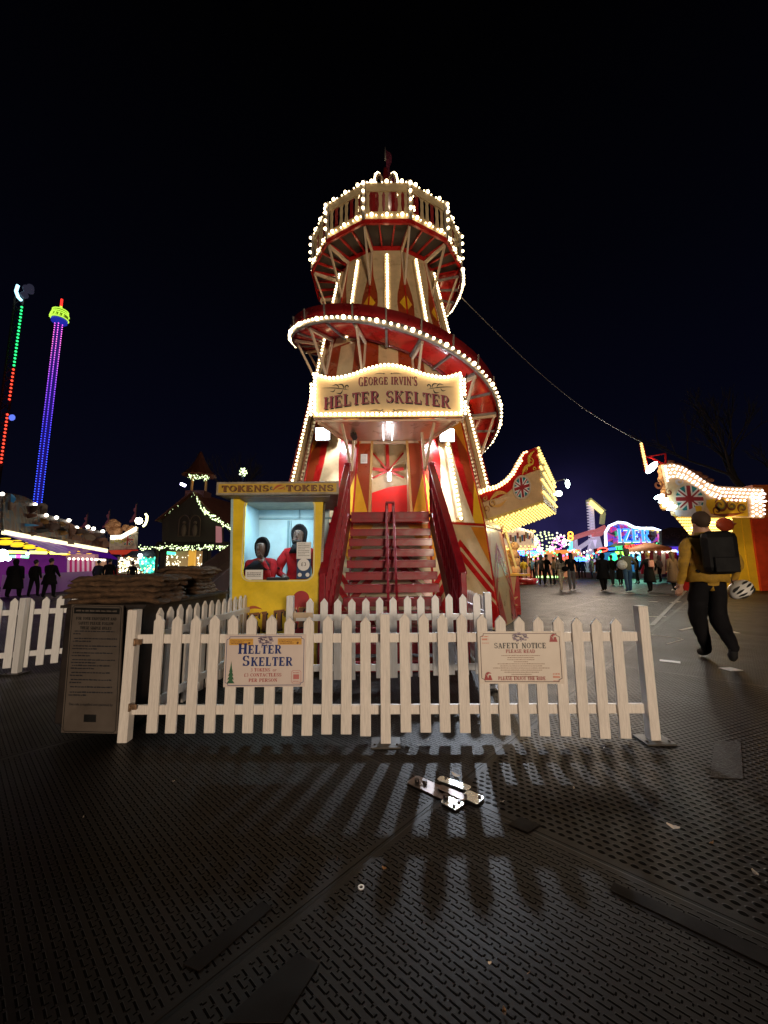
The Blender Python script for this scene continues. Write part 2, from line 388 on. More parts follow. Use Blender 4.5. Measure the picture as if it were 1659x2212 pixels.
par = M_('MODULO', M_('ADD', M_('ABSOLUTE', ix), 0), 2); pary = M_('MODULO', M_('ABSOLUTE', iy), 2)
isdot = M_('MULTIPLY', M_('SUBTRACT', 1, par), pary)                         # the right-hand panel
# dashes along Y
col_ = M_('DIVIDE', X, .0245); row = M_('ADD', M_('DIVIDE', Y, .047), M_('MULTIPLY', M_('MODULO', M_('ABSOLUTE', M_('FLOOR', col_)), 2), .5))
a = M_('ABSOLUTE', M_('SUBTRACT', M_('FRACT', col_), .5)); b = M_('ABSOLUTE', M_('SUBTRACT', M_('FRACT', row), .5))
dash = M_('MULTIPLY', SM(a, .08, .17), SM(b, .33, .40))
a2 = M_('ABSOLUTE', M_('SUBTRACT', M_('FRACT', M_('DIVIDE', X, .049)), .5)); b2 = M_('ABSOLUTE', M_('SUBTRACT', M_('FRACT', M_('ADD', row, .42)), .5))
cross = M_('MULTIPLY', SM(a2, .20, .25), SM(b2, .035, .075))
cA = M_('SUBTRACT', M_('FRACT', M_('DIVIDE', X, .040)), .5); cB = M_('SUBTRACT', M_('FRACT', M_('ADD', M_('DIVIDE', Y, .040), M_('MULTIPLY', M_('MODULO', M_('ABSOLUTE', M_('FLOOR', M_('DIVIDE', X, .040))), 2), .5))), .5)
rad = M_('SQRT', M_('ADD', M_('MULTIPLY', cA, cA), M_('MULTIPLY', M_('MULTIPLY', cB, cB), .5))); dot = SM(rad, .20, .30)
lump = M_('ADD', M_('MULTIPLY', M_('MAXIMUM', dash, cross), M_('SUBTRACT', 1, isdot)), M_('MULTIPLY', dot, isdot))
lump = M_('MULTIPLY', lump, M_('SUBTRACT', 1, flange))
# treads fade with distance into a smoother worn surface
nz = N('ShaderNodeTexNoise'); nz.inputs['Scale'].default_value = 1.7; nz.inputs['Detail'].default_value = 8; nz.inputs['Roughness'].default_value = .7; n.links.new(tc.outputs['Object'], nz.inputs['Vector'])
nf = N('ShaderNodeTexNoise'); nf.inputs['Scale'].default_value = 60; nf.inputs['Detail'].default_value = 5; n.links.new(tc.outputs['Object'], nf.inputs['Vector'])
h = M_('ADD', M_('MULTIPLY', lump, 1.0), M_('MULTIPLY', nf.outputs[0], .12)); h = M_('SUBTRACT', h, M_('MULTIPLY', seam, 1.2))
bp = N('ShaderNodeBump'); bp.inputs['Strength'].default_value = .9; bp.inputs['Distance'].default_value = .0035; n.links.new(h, bp.inputs['Height']); n.links.new(bp.outputs[0], p.inputs['Normal'])
cr = N('ShaderNodeValToRGB'); cr.color_ramp.elements[0].position = .35; cr.color_ramp.elements[0].color = (.0048, .0031, .0022, 1); cr.color_ramp.elements[1].position = .68; cr.color_ramp.elements[1].color = (.019, .0125, .0088, 1)
n.links.new(nz.outputs[0], cr.inputs[0])
dk = M_('SUBTRACT', 1, M_('ADD', M_('MULTIPLY', lump, .78), M_('MULTIPLY', seam, .8), clamp=True)); sc_ = N('ShaderNodeVectorMath', operation='SCALE'); n.links.new(cr.outputs[0], sc_.inputs[0]); n.links.new(dk, sc_.inputs['Scale']); n.links.new(sc_.outputs[0], p.inputs['Base Color'])  # tread ribs darkened in colour to stand for their own small shadows
n.links.new(M_('MULTIPLY', M_('SUBTRACT', 1.0, M_('MULTIPLY', lump, .9)), .19), p.inputs['Specular IOR Level'])  # sheen also cut on the ribs to deepen that painted shade
rg = M_('ADD', M_('MULTIPLY', nz.outputs[0], .40), .30); n.links.new(rg, p.inputs['Roughness']); p.inputs['Specular IOR Level'].default_value = .17
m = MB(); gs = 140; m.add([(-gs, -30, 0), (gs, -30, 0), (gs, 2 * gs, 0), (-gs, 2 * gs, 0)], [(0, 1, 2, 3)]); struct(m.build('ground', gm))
# ---- connector plates where four trackway panels meet
cp = thing('connector_plate', 'shiny bolted metal connector plates where the trackway panels meet', 'metal plate', G0)
ax = V((cos(R_(GA)), sin(R_(GA)), 0)); ay = V((-sin(R_(GA)), cos(R_(GA)), 0))
def plate(px, py, lx, ly, z, mt_, nm='plate', cut=.012, parent=cp, rot=0):
    c = G0 + ax * px + ay * py + V((0, 0, z)); A1, A2 = Matrix.Rotation(R_(rot), 3, 'Z') @ ax, Matrix.Rotation(R_(rot), 3, 'Z') @ ay
    o_ = [(-lx / 2 + cut, -ly / 2), (lx / 2 - cut, -ly / 2), (lx / 2, -ly / 2 + cut), (lx / 2, ly / 2 - cut), (lx / 2 - cut, ly / 2), (-lx / 2 + cut, ly / 2), (-lx / 2, ly / 2 - cut), (-lx / 2, -ly / 2 + cut)]
    m = MB(); m.slab([c + A1 * x + A2 * y for x, y in o_], (0, 0, 1), .005); return m.build(nm, mt_, parent, bevel=.001)
bright = mat('bright_zinc', (.72, .78, .76), .22, .9, var=.2, vs=40, bump=.3, bs=50)
plate(-.035, .09, .10, .26, .010, mat('dull_zinc', (.16, .13, .12), .35, .7, var=.4, vs=25))
plate(.075, .01, .055, .19, .016, bright, rot=6); plate(.03, -.13, .085, .10, .014, bright); plate(-.075, -.075, .085, .10, .012, bright, rot=-3)
plate(-.01, -.03, .05, .17, .018, mat('dull_zinc', (0, 0, 0)))
for i, (x, y) in enumerate(((-.05, .17), (-.03, .13), (-.07, -.03), (-.055, -.10), (-.10, -.10), (.05, -.16), (.01, -.10), (.085, .07))):
    c = G0 + ax * x + ay * y; m = MB(); m.tube([c + V((0, 0, .012)), c + V((0, 0, .030 if i < 3 else .022))], .013 if i < 3 else .008, 8); m.build('bolt', mat('dark_bolt', (.06, .05, .05), .3, .8), cp)
# long strap and flat patches let into the panels
def flat(name, label, cat, pts, z, mt_, group=None, th=.004):
    m = MB(); m.slab([V((q.x, q.y, z)) for q in pts], (0, 0, 1), th); ob = m.build(name, mt_); c = sum((V((q.x, q.y, 0)) for q in pts), V()) / len(pts); rebase(ob, c); return tag(ob, label, cat, group)
smooth_rub = mat('smooth_black_rubber', (.0105, .0078, .0065), .62, var=.25, vs=5, spec=.12)
flat('rubber_strip', 'smooth dark rubber strip let into the trackway at the lower left', 'rubber strip', [gnd(480, 2212), gnd(610, 2212), gnd(690, 2085), gnd(640, 2062)], .0042, smooth_rub, th=.002)
flat('rubber_strip', 'long dark rubber strip let into the trackway at the lower right', 'rubber strip', [gnd(1318, 1925), gnd(1326, 1908), gnd(1659, 2055), gnd(1659, 2090)], .0042, smooth_rub, th=.002)
flat('rubber_strip', 'smooth rubber strip beside the diagonal seam at the lower left', 'rubber strip', [gnd(395, 2085), gnd(430, 2100), gnd(590, 1962), gnd(565, 1950)], .0042, smooth_rub, th=.002)
flat('steel_panel_tag', 'worn rectangular embossed tag in the trackway at the right', 'metal tag', [gnd(1534, 1680), gnd(1606, 1684), gnd(1600, 1603), gnd(1545, 1602)], .0042, mat('worn_tag', (.022, .017, .014), .6, spec=.2, var=.4, vs=50, bump=.6, bs=80))
flat('rubber_patch', 'small smooth patch beside the connector plates', 'rubber patch', [gnd(1098, 1782), gnd(1140, 1800), gnd(1168, 1783), gnd(1125, 1766)], .0042, smooth_rub, th=.002)
m = MB(); c = gnd(780, 1918); nn = 24
for k in range(nn): pass
vs = []
for k in range(nn):
    t = 2 * pi * k / nn
    for rr_, zz in ((.0065, .004), (.012, .004), (.012, .001), (.0065, .001)): vs.append(c + V((rr_ * cos(t), rr_ * sin(t), zz)))
m.add(vs, [(i * 4 + j, ((i + 1) % nn) * 4 + j, ((i + 1) % nn) * 4 + (j + 1) % 4, i * 4 + (j + 1) % 4) for i in range(nn) for j in range(4)]); tag(rebase(m.build('washer', mat('pale_zinc', (.8, .8, .8), .3, .3, var=.05)), c), 'small pale metal washer lying alone on the trackway', 'washer')
# ---- litter
rn = random.Random(77); leafm = [mat('dry_leaf', (.30, .15, .06), .7, var=.3), mat('pale_litter', (.60, .50, .40), .7, var=.2), mat('dark_leaf', (.10, .05, .03), .7)]
spots = [(1455, 1790, 'pale bent twig on the trackway at the right', 1, .05), (1537, 1825, 'curled brown leaf near the right edge of the trackway', 0, .03), (1090, 2192, 'orange-brown leaf scrap at the bottom of the picture', 0, .022), (1142, 2108, 'tiny brown leaf scrap below the washer to the right', 0, .014), (1058, 2086, 'tiny pale scrap near the bottom centre', 1, .010), (728, 1860, 'brown curled leaf left of the washer', 2, .02), (830, 1880, 'small twig just above the washer', 0, .02), (985, 1678, 'pale torn leaf just above the connector plates', 1, .055), (1085, 1735, 'pale leaf scrap right of the connector plates', 1, .03), (1305, 1618, 'white scrap near the right fence post foot', 1, .02), (1240, 1705, 'small pale leaf right of the fence shadows', 1, .02), (925, 1600, 'pale scrap under the middle of the front fence', 1, .018), (905, 1612, 'crumpled pale leaf in front of the middle post', 1, .02), (1632, 1890, 'pale leaf at the right edge of the trackway', 1, .03), (375, 1690, 'small pale scrap on the dark left trackway', 1, .012), (180, 1768, 'tiny pale scrap far left on the dark trackway', 1, .012)]
for u, v_, lb, k, s in spots:
    c = gnd(u, v_); m = MB(); a0 = rn.uniform(0, pi); pts = []
    for i in range(7):
        t = i / 6; q = V((cos(a0), sin(a0), 0)) * (t - .5) * s; wv = s * .22 * sin(pi * min(max(t, .08), .92)); nn_ = V((-sin(a0), cos(a0), 0)); zz = .004 + .35 * s * abs(t - .5) ** 1.3 + .003 * rn.random()
        pts.append((c + q + nn_ * wv + V((0, 0, zz)), c + q - nn_ * wv + V((0, 0, zz + .004))))
    vs = [x for pr in pts for x in pr]; m.add(vs, [(2 * i, 2 * i + 1, 2 * i + 3, 2 * i + 2) for i in range(6)]); tag(rebase(m.build('leaf_scrap', leafm[k]), c), lb, 'litter')
# ---- white tape marks and the long seam tape on the right
tape = mat('scuffed_white_tape', (.62, .58, .54), .6, var=.3, vs=30)
TP = [((1470, 1362), (1498, 1355), 'short white tape mark beside the long seam, behind the right fence post', .07), ((1440, 1392), (1476, 1382), 'lower long thin tape line right of the right fence post', .02), ((1408, 1372), (1472, 1380), 'thin slanted white tape line right of the right fence post', .025),
      ((1425, 1427), (1470, 1432), 'wide scuffed white tape block right of the fence', .11), ((1565, 1443), (1592, 1450), 'cream tape block at the backpacker\'s rear foot', .16), ((1565, 1362), (1588, 1368), 'cream tape block behind the backpacker\'s knee', .16),
      ((1400, 1332), (1440, 1333), 'pale tape bar at the end of the long seam', .07), ((1402, 1300), (1420, 1300), 'small white tape tab left of the long seam in the mid ground', .12), ((1450, 1302), (1468, 1300), 'small white tape tab right of the long seam in the mid ground', .12), ((1330, 1282), (1372, 1282), 'flat white tape mark before the walking crowd', .12), ((1400, 1286), (1446, 1286), 'flat white tape mark right of the crowd', .12), ((1280, 1290), (1310, 1290), 'flat white tape mark left of the crowd', .12)]
for (a_, b_, lb, wd) in TP:
    A0, B0 = gnd(*a_), gnd(*b_); d = (B0 - A0).normalized(); q = V((-d.y, d.x, 0)) * wd / 2
    flat('tape_mark', lb, 'tape mark', [A0 - q, B0 - q, B0 + q, A0 + q], .007, tape)
A0, B0 = gnd(1408, 1352), gnd(1496, 1262); d = (B0 - A0).normalized(); q = V((-d.y, d.x, 0)) * .045
flat('seam_cover', 'long pale metal seam cover running back across the trackway toward the crowd', 'seam cover', [A0 - q, B0 - q, B0 + q, A0 + q], .009, mat('pale_seam_metal', (.10, .09, .08), .5, .3, var=.3, vs=8))
# ================================================================== HELTER SKELTER TOWER
TX, TY = .12, 9.7
T15 = tan(R_(15))
def rz(z): return 2.62 - .196 * (z - 2) if z >= 2 else 2.62 + (2 - z) * .12
def FP(k, s, z, off=0):
    a = R_(30 * k); n = V((sin(a), -cos(a), 0)); t = V((cos(a), sin(a), 0)); r = rz(z)
    return V((TX, TY, z)) + n * (r + off) + t * (s * r * T15)
hs = thing('helter_skelter', 'tall red and cream helter skelter tower lit by strings of bulbs behind the picket fences', 'helter skelter', (TX, TY, 0))
DZ0, DZ1, DS = 2.1, 3.74, .56
mb = MB()
for k in range(12):
    zs = [0, 2.0, 9.0]
    for za, zb in zip(zs, zs[1:]):
        mb.cur = 1 if za < 1 else 0
        if k == 0 and za == 2.0:
            for s0, s1, a, b_ in ((-1, 1, 2.0, DZ0), (-1, -DS, DZ0, DZ1), (DS, 1, DZ0, DZ1), (-1, 1, DZ1, 9.0)):
                mb.quad(FP(0, s0, a), FP(0, s1, a), FP(0, s1, b_), FP(0, s0, b_))
        else: mb.quad(FP(k, -1, za), FP(k, 1, za), FP(k, 1, zb), FP(k, -1, zb))
mb.cur = 0
mb.add([FP(k, 1, 9.0) for k in range(12)], [tuple(range(12))]); wall_mb = mb
# seams: thin ledge between the base skirt and the tower
mb = MB()
for k in range(12): mb.bar(FP(k, -1, 2.0, .012), FP(k, 1, 2.0, .012), .03, .03)
for k in range(12):
    for a, b_ in ((0.02, 2.0), (2.0, 8.98)): mb.bar(FP(k, 1, a, .006), FP(k, 1, b_, .006), .035, .02)
mb.build('corner_trim', red, hs)
def sheet(mbx, k, pts, off):
    mbx.add([FP(k, s, z, off) for s, z in pts], [tuple(range(len(pts)))])
mc, mr, mo, my = MB(), MB(), MB(), MB()
for k in range(12):
    up = [(8.93, .96), (8.4, .93), (8.0, .84), (7.7, .68), (7.45, .56), (7.2, .52), (6.9, .56), (6.6, .74), (6.25, .92)]
    for (z0, s0), (z1, s1) in zip(up, up[1:]): sheet(mc, k, [(-s0, z0), (-s1, z1), (s1, z1), (s0, z0)], .006)
    for sg in (-1, 1):                                       # diamonds astride the corners
        sheet(my, k, [(sg, 7.42), (sg * .64, 7.18), (sg, 6.95)], .009)
    sheet(mc, k, [(-.42, 6.2), (-.42, 4.7), (.42, 4.7), (.42, 6.2)], .006)
    for sg in (-1, 1):
        sheet(mo, k, [(sg, 5.5), (sg * .5, 5.0), (sg * .5, 4.7), (sg, 4.7)], .008)
        sheet(mo, k, [(sg, 4.68), (sg * .34, 4.68), (sg * .40, 4.25), (sg, 3.55)], .008)
        sheet(my, k, [(sg, 3.02), (sg * .55, 2.04), (sg, 2.04)], .008)
    if k:
        cs = [(4.68, .26), (4.0, .26), (3.3, .30), (2.7, .42), (2.04, .62)]
        for (z0, s0), (z1, s1) in zip(cs, cs[1:]):
            sheet(mc, k, [(-s0, z0), (-s1, z1), (s1, z1), (s0, z0)], .010)
            sheet(mr, k, [(-s0 - .32, z0), (-s1 - .25, z1), (-s1, z1), (-s0, z0)], .005); sheet(mr, k, [(s0, z0), (s1, z1), (s1 + .25, z1), (s0 + .32, z0)], .005)
    for sg in (-1, 1):                                       # chevrons on the skirt
        sheet(mr, k, [(0, 1.70), (0, 1.56), (sg * .98, .76), (sg * .98, .90)], .006)
        sheet(mr, k, [(0, 1.47), (0, 1.30), (sg * .98, .50), (sg * .98, .67)], .006)
        sheet(mr, k, [(sg * .98, .42), (sg * .60, .70), (sg * .30, .04), (sg * .98, .04)], .009)
        sheet(mo, k, [(sg * .98, 1.96), (sg * .45, 1.96), (sg * .98, 1.2)], .007)
for q_, mi_ in ((mc, 1), (mr, 2), (mo, 3), (my, 4)):
    wall_mb.cur = mi_; wall_mb.add(q_.v, q_.f)
wall_mb.build('tower_wall', [brown_red, cream, red, ora, yel], hs)
# ---- door recess with the spoked inside of the tower
dr = MB(); Fy = FP(0, 0, 3).y
dw = DS * rz(3) * T15; x0, x1 = TX - dw - .02, TX + dw + .02; yb = Fy + 1.15; ya = Fy + .03
dr.cur = 0
dr.quad((x0, yb, DZ0), (x1, yb, DZ0), (x1, yb, DZ1 + .3), (x0, yb, DZ1 + .3))
dr.quad((x0, ya, DZ0), (x0, yb, DZ0), (x0, yb, DZ1 + .3), (x0, ya + .3, DZ1 + .3)); dr.quad((x1, yb, DZ0), (x1, ya, DZ0), (x1, ya + .3, DZ1 + .3), (x1, yb, DZ1 + .3))
dr.quad((x0, ya, DZ0 - .004), (x1, ya, DZ0 - .004), (x1, yb, DZ0 - .004), (x0, yb, DZ0 - .004)); dr.quad((x0, ya + .25, DZ1 + .3), (x1, ya + .25, DZ1 + .3), (x1, yb, DZ1 + .3), (x0, yb, DZ1 + .3))
dr.build('door_recess', cream, hs)
m = MB()
zc0 = 2.72
m.add([(x0 + .005, yb - .25, DZ0), (x1 - .005, yb - .25, DZ0), (x1 - .005, yb - .25, zc0 + .22), (lerp(x0, x1, .5), yb - .25, zc0 + .17), (x0 + .005, yb - .25, zc0 + .05)], [(0, 1, 2, 3, 4)])
m.build('red_curtain', mat('red_cloth', (.75, .015, .012), .7, var=.12, vs=3), hs)
m = MB(); hub = V((TX - .02, yb - .12, 3.28))
for a in (8, 50, 92, 130, 172, 205, 335):
    dx_, dz_ = cos(R_(a)), sin(R_(a)); Lm = min(abs((dw - .02) / dx_) if abs(dx_) > .01 else 9, .62 if dz_ > 0 else .50)
    m.bar(hub + V((0, -.004 * (a % 7), 0)), hub + V((dx_ * Lm, -.004 * (a % 7), dz_ * Lm)), .03, .07 if a in (8, 172, 92) else .035)
m.ball(hub, .05); m.build('roof_spoke', red, hs)
m = MB(); m.tube([(TX, yb - .30, 3.02), (TX, yb - .30, 3.20)], .045, 10); m.build('inner_lamp', tubem, hs)
m = MB(); m.tube([(TX, yb - .30, 3.20), (TX + .1, yb - .28, 3.36), (TX + .42, yb - .2, 3.52)], .012, 6); m.build('lamp_cable', creamlt, hs)
lamp('door_lamp', 'POINT', (TX, yb - .42, 3.1), 9, (.95, .95, 1), size=.05)
m = MB()
for a, b_ in ((DZ0, DZ1),):
    for s in (-DS, DS): m.bar(FP(0, s, DZ0, .012), FP(0, s, DZ1, .012), .045, .03)
m.bar(FP(0, -DS - .05, DZ1 + .02, .012), FP(0, DS + .05, DZ1 + .02, .012), .03, .045); m.build('door_frame', mat('gold_trim', (.52, .30, .10), .4), hs)
F0 = Frame(FP(0, -.80, 3.28, .02), (1, 0, 0), FP(0, 0, 4) - FP(0, 0, 3))
m = MB(); m.add([F0(-.06, -.10), F0(.07, -.10), F0(.07, .10), F0(-.06, .10)], [(0, 1, 2, 3)]); nt_ = m.build('paper_notice', white, hs)
m = MB(); rr = random.Random(3)
for i in range(6): greek(m, F0, -.045, .05, .06 - .025 * i, .008, .003, rr)
m.build('print', inkblk, nt_)
# ---- vertical bulb strips down the faces
def strip(k, z0, z1, s=0, step=.094, r=.031, sub=1, off=.0):
    a, b_ = FP(k, s, z0, .05 + off), FP(k, s, z1, .05 + off)
    n = V((sin(R_(30 * k)), -cos(R_(30 * k)), 0))
    m = MB(); m.bar(a, b_, .15, .07, up=n); bd = m.build('bulb_board', cream, hs)
    m = MB(); bulbs(m, [p + n * .05 for p in path_pts([a, b_], step)], r, sub); m.build('bulb_string', bulbm, bd)['kind'] = 'stuff'
for k in (-3, -2, 2, 3): strip(k, 2.2, 8.7)
for k in (-1, 0): strip(k, 6.35, 8.6)
strip(1, 6.2, 8.6); strip(1, 2.1, 3.85, s=.02)
for k in (4, 5, 6, 7, 8): strip(k, 6.3, 8.6, step=.17)
# ---- balcony
BR, BZ = 2.02, 8.98                                         # circumradius, floor height
def BP(a, r, z): a = R_(a); return V((TX + r * sin(a), TY - r * cos(a), z))
bal = MB(); cor = [15 + 30 * i for i in range(12)]
bal.add([BP(a, BR, BZ) for a in cor] + [BP(a, BR, BZ - .05) for a in cor], [tuple(range(11, -1, -1)), tuple(range(12, 24))] + [(i, (i + 1) % 12, (i + 1) % 12 + 12, i + 12) for i in range(12)])
fl = bal.build('balcony_floor', dgrey, hs)
m = MB()
for i in range(12):
    a, b_ = cor[i], cor[(i + 1) % 12]
    m.bar(BP(a, BR + .01, BZ - .06), BP(b_, BR + .01, BZ - .06), .05, .11)
    for t in (0, .33, .67): m.bar(BP(a, BR, BZ - .085).lerp(BP(b_, BR, BZ - .085), t), BP(a, 1.24, BZ - .085).lerp(BP(b_, 1.24, BZ - .085), t), .035, .05)
    m.bar(BP(a, 1.32, BZ - .12), BP(b_, 1.32, BZ - .12), .05, .12)
m.build('floor_joist', red, fl)
def wallp(i, s, z, off=0):
    p = BP(cor[i], BR, z).lerp(BP(cor[(i + 1) % 12], BR, z), s); a = R_(cor[i] + 15); return p + V((sin(a), -cos(a), 0)) * off
for i in range(12):
    nrm = V((sin(R_(cor[i] + 15)), -cos(R_(cor[i] + 15)), 0))
    pn = MB()
    pn.slab([wallp(i, .02, BZ + .005), wallp(i, .98, BZ + .005), wallp(i, .98, BZ + .22), wallp(i, .02, BZ + .22)], nrm, .03)
    pnl = pn.build('lower_board', creamd, hs); pn = MB()
    pn.slab([wallp(i, .02, BZ + .76), wallp(i, .98, BZ + .76), wallp(i, .98, BZ + .97), wallp(i, .02, BZ + .97)], nrm, .03)
    pn.build('upper_board', creamd, hs)
    m = MB()
    for j in range(7):
        c_ = .08 + .84 * j / 6; m.cur = 0 if j in (1, 4) else 1; w0, w1 = .045, .028
        for (za, wa), (zb, wb) in zip([(.20, .060), (.45, .030), (.6, .040), (.70, .030), (.78, .060)], [(.45, .030), (.6, .040), (.70, .030), (.78, .060)]):
            m.slab([wallp(i, c_ - wa, BZ + za, -.035), wallp(i, c_ + wa, BZ + za, -.035), wallp(i, c_ + wb, BZ + zb, -.035), wallp(i, c_ - wb, BZ + zb, -.035)], nrm, .02)
    m.build('baluster', [dred, creamd], pnl)['kind'] = 'stuff'
    m = MB(); n0 = 3
    for j in range(n0):
        s = (j + .5) / n0
        m.ball(wallp(i, s, BZ + .11, .04), .040); m.ball(wallp(i, s, BZ + 1.01, .0), .043)
        for q_ in (-.10, .10): m.ball(wallp(i, s + q_, BZ + .10, .03), .018); m.ball(wallp(i, s + q_, BZ + .985, .0), .018)
    m.build('bulb_string', bulbm, pnl)['kind'] = 'stuff'
    p0, p1 = BP(cor[i], BR + .015, BZ - .02), BP(cor[i], BR + .015, BZ + 1.0)
    m = MB(); m.bar(p0, p1, .07, .06, up=V((sin(R_(cor[i])), -cos(R_(cor[i])), 0))); ps = m.build('corner_post', grey, hs)
    m = MB(); bulbs(m, [BP(cor[i], BR + .07, BZ + z) for z in (.25, .47, .69, .9)], .036, 2); m.build('bulb_string', bulbm, ps)['kind'] = 'stuff'
    # cream brackets under the balcony: a diagonal and a near-vertical stay
    m = MB(); a = cor[i]; rr_ = lambda z: rz(z) / cos(R_(15))
    m.bar(BP(a, BR - .05, BZ - .13), BP(a, rr_(8.75) + .03, 8.75), .05, .07); m.bar(BP(a, BR - .05, BZ - .15), BP(a, rr_(7.75) + .03, 7.75), .04, .045)
    m.bar(BP(a, rr_(8.8) + .03, 8.8), BP(a, rr_(7.7) + .03, 7.7), .04, .04)
    m.build('bracket', creamlt, hs)
# central turret, lit curved ribs, spire
m = MB(); m.lathe((TX, TY, 0), [(.78, 9.0), (.78, 11.0), (.95, 11.05), (.5, 11.4), (.16, 11.8), (.06, 12.6), (0, 12.65)], 12); m.build('turret', dred, hs)
for k in range(8):
    a = 22.5 + 45 * k
    pts = [BP(a, r, z) for r, z in ((.80, 10.9), (.78, 11.3), (.70, 11.60), (.56, 11.82), (.42, 11.94), (.30, 11.97), (.22, 11.90))]
    m = MB(); m.tube(pts, .05, 6); rb = m.build('crown_rib', creamlt, hs)
    m = MB(); bulbs(m, [p + V((sin(R_(a)) * .04, -cos(R_(a)) * .04, .02)) for p in path_pts(pts, .09)], .034, 1); m.build('bulb_string', bulbm, rb)['kind'] = 'stuff'
m = MB(); m.tube([(TX, TY, 12.9), (TX, TY, 13.35)], [.03, .012], 6); m.build('flagpole', grey, hs)
m = MB()
vs = []
for i in range(15):
    z = 13.25 - i * .075; wv = .02 + .05 * sin(i * .6) + .006 * i
    vs += [V((TX + .02, TY, z)), V((TX + .10 + wv, TY - .06 - .04 * sin(i * 1.1), z - .15))]
m.add(vs, [(2 * i, 2 * i + 1, 2 * i + 3, 2 * i + 2) for i in range(14)], True)
m.build('furled_flag', mat('flag_cloth', (.10, .008, .03), .8, var=.6, vs=6), hs)
# ---- the spiral slide
def sl(phi):                                                # phi degrees: outer radius and floor height
    R = 2.6 + .00195 * phi
    if phi < -290: z = 8.82
    z = 5.97 - 4.95 * phi / 360
    z = min(z, 8.80)
    if phi < -200: z = lerp(z, 8.80, min(1, (-200 - phi) / 60.)) if z < 8.8 else 8.8
    R = max(R, 1.98)
    if phi < -200: R = lerp(2.6 + .00195 * -200, 1.98, min(1, (-200 - phi) / 60.))
    return R, z
def SP(phi, r, z): a = R_(phi); return V((TX + r * sin(a), TY - r * cos(a), z))
PH0, PH1 = -290, 268
ph = [PH0 + 6 * i for i in range(int((PH1 - PH0) / 6) + 1)]
def ring_mesh(prof, phs):                                   # prof(phi) -> list of (r,z)
    m = MB(); n = len(prof(phs[0])); vs = []
    for p in phs: vs += [SP(p, r, z) for r, z in prof(p)]
    m.add(vs, [(i * n + j, i * n + j + 1, (i + 1) * n + j + 1, (i + 1) * n + j) for i in range(len(phs) - 1) for j in range(n - 1)], True); return m
def pf_floor(p): R, z = sl(p); ri = rz(z) + .10; return [(ri, z + .02), (ri + .1, z - .03), (R - .1, z - .03), (R, z + .02), (R, z - .02), (R - .1, z - .07), (ri + .1, z - .07), (ri, z - .02), (ri, z + .02)]
def pf_out(p): R, z = sl(p); return [(R, z - .10), (R + .03, z - .10), (R + .07, z + .30), (R + .04, z + .31), (R, z - .10)]
def pf_in(p): R, z = sl(p); ri = rz(z) + .07; return [(ri, z - .05), (ri + .03, z - .05), (ri + .03, z + .22), (ri, z + .22), (ri, z - .05)]
slide = ring_mesh(pf_floor, ph).build('spiral_slide', red, hs)
ring_mesh(pf_out, ph).build('outer_guard', dred, slide); ring_mesh(pf_in, ph).build('inner_guard', dred, slide)
def pf_band(p): R, z = sl(p); return [(R + .035, z - .11), (R + .065, z - .11), (R + .07, z + .035), (R + .045, z + .035), (R + .035, z - .11)]
ring_mesh(pf_band, ph).build('bulb_band', grey, slide)
m = MB()
for p in range(PH0 + 4, PH1, 15):
    R, z = sl(p); ri = rz(z) + .1
    m.bar(SP(p, R - .01, z - .09), SP(p, ri, z - .09), .045, .05)
    q, z2 = sl(p); m.bar(SP(p, R + .05, z - .09), SP(p, R + .09, z + .30), .03, .025, up=SP(p, 1, 0) - SP(p, 0, 0))
m.build('slide_joist', grey, slide)['kind'] = 'stuff'
m = MB()
for i, p in enumerate(range(PH0, PH1, 15)):
    for q in range(5):
        pp = p + q * 3; R, z = sl(pp)
        if pp < PH1: m.ball(SP(pp, R + .11, z - .035), .046 if q == 0 else .034, 2 if q == 0 else 1)
m.build('bulb_string', bulbm, slide)['kind'] = 'stuff'
for i, a in enumerate([a for a in range(-285, 270, 30)]):
    R, z = sl(a)
    if a < -230: continue
    rr_ = lambda z: rz(z) / cos(R_(15)) + .02
    m = MB(); m.bar(SP(a, R - .06, z - .12), SP(a, rr_(z - 1.0), max(z - 1.05, .3)), .045, .05); m.bar(SP(a, rr_(z - .12), z - .12), SP(a, rr_(z - 1.0), max(z - 1.05, .3)), .04, .04)
    m.bar(SP(a, R - .02, z - .13), SP(a, rr_(z - .13), z - .13), .05, .06)
    m.build('slide_bracket', creamlt, hs)
q = SP(38, 2.35, sl(38)[1] - .10); m = MB(); m.tube([q, q + V((.03, 0, -.12)), q + V((-.02, 0, -.30)), q + V((.10, 0, -.34)), q + V((.22, 0, -.22)), q + V((.25, 0, .02))], .010, 5); m.tube([q + V((-.02, 0, -.30)), q + V((-.04, 0, -.42))], .028, 8); m.build('hanging_cable', black, slide)
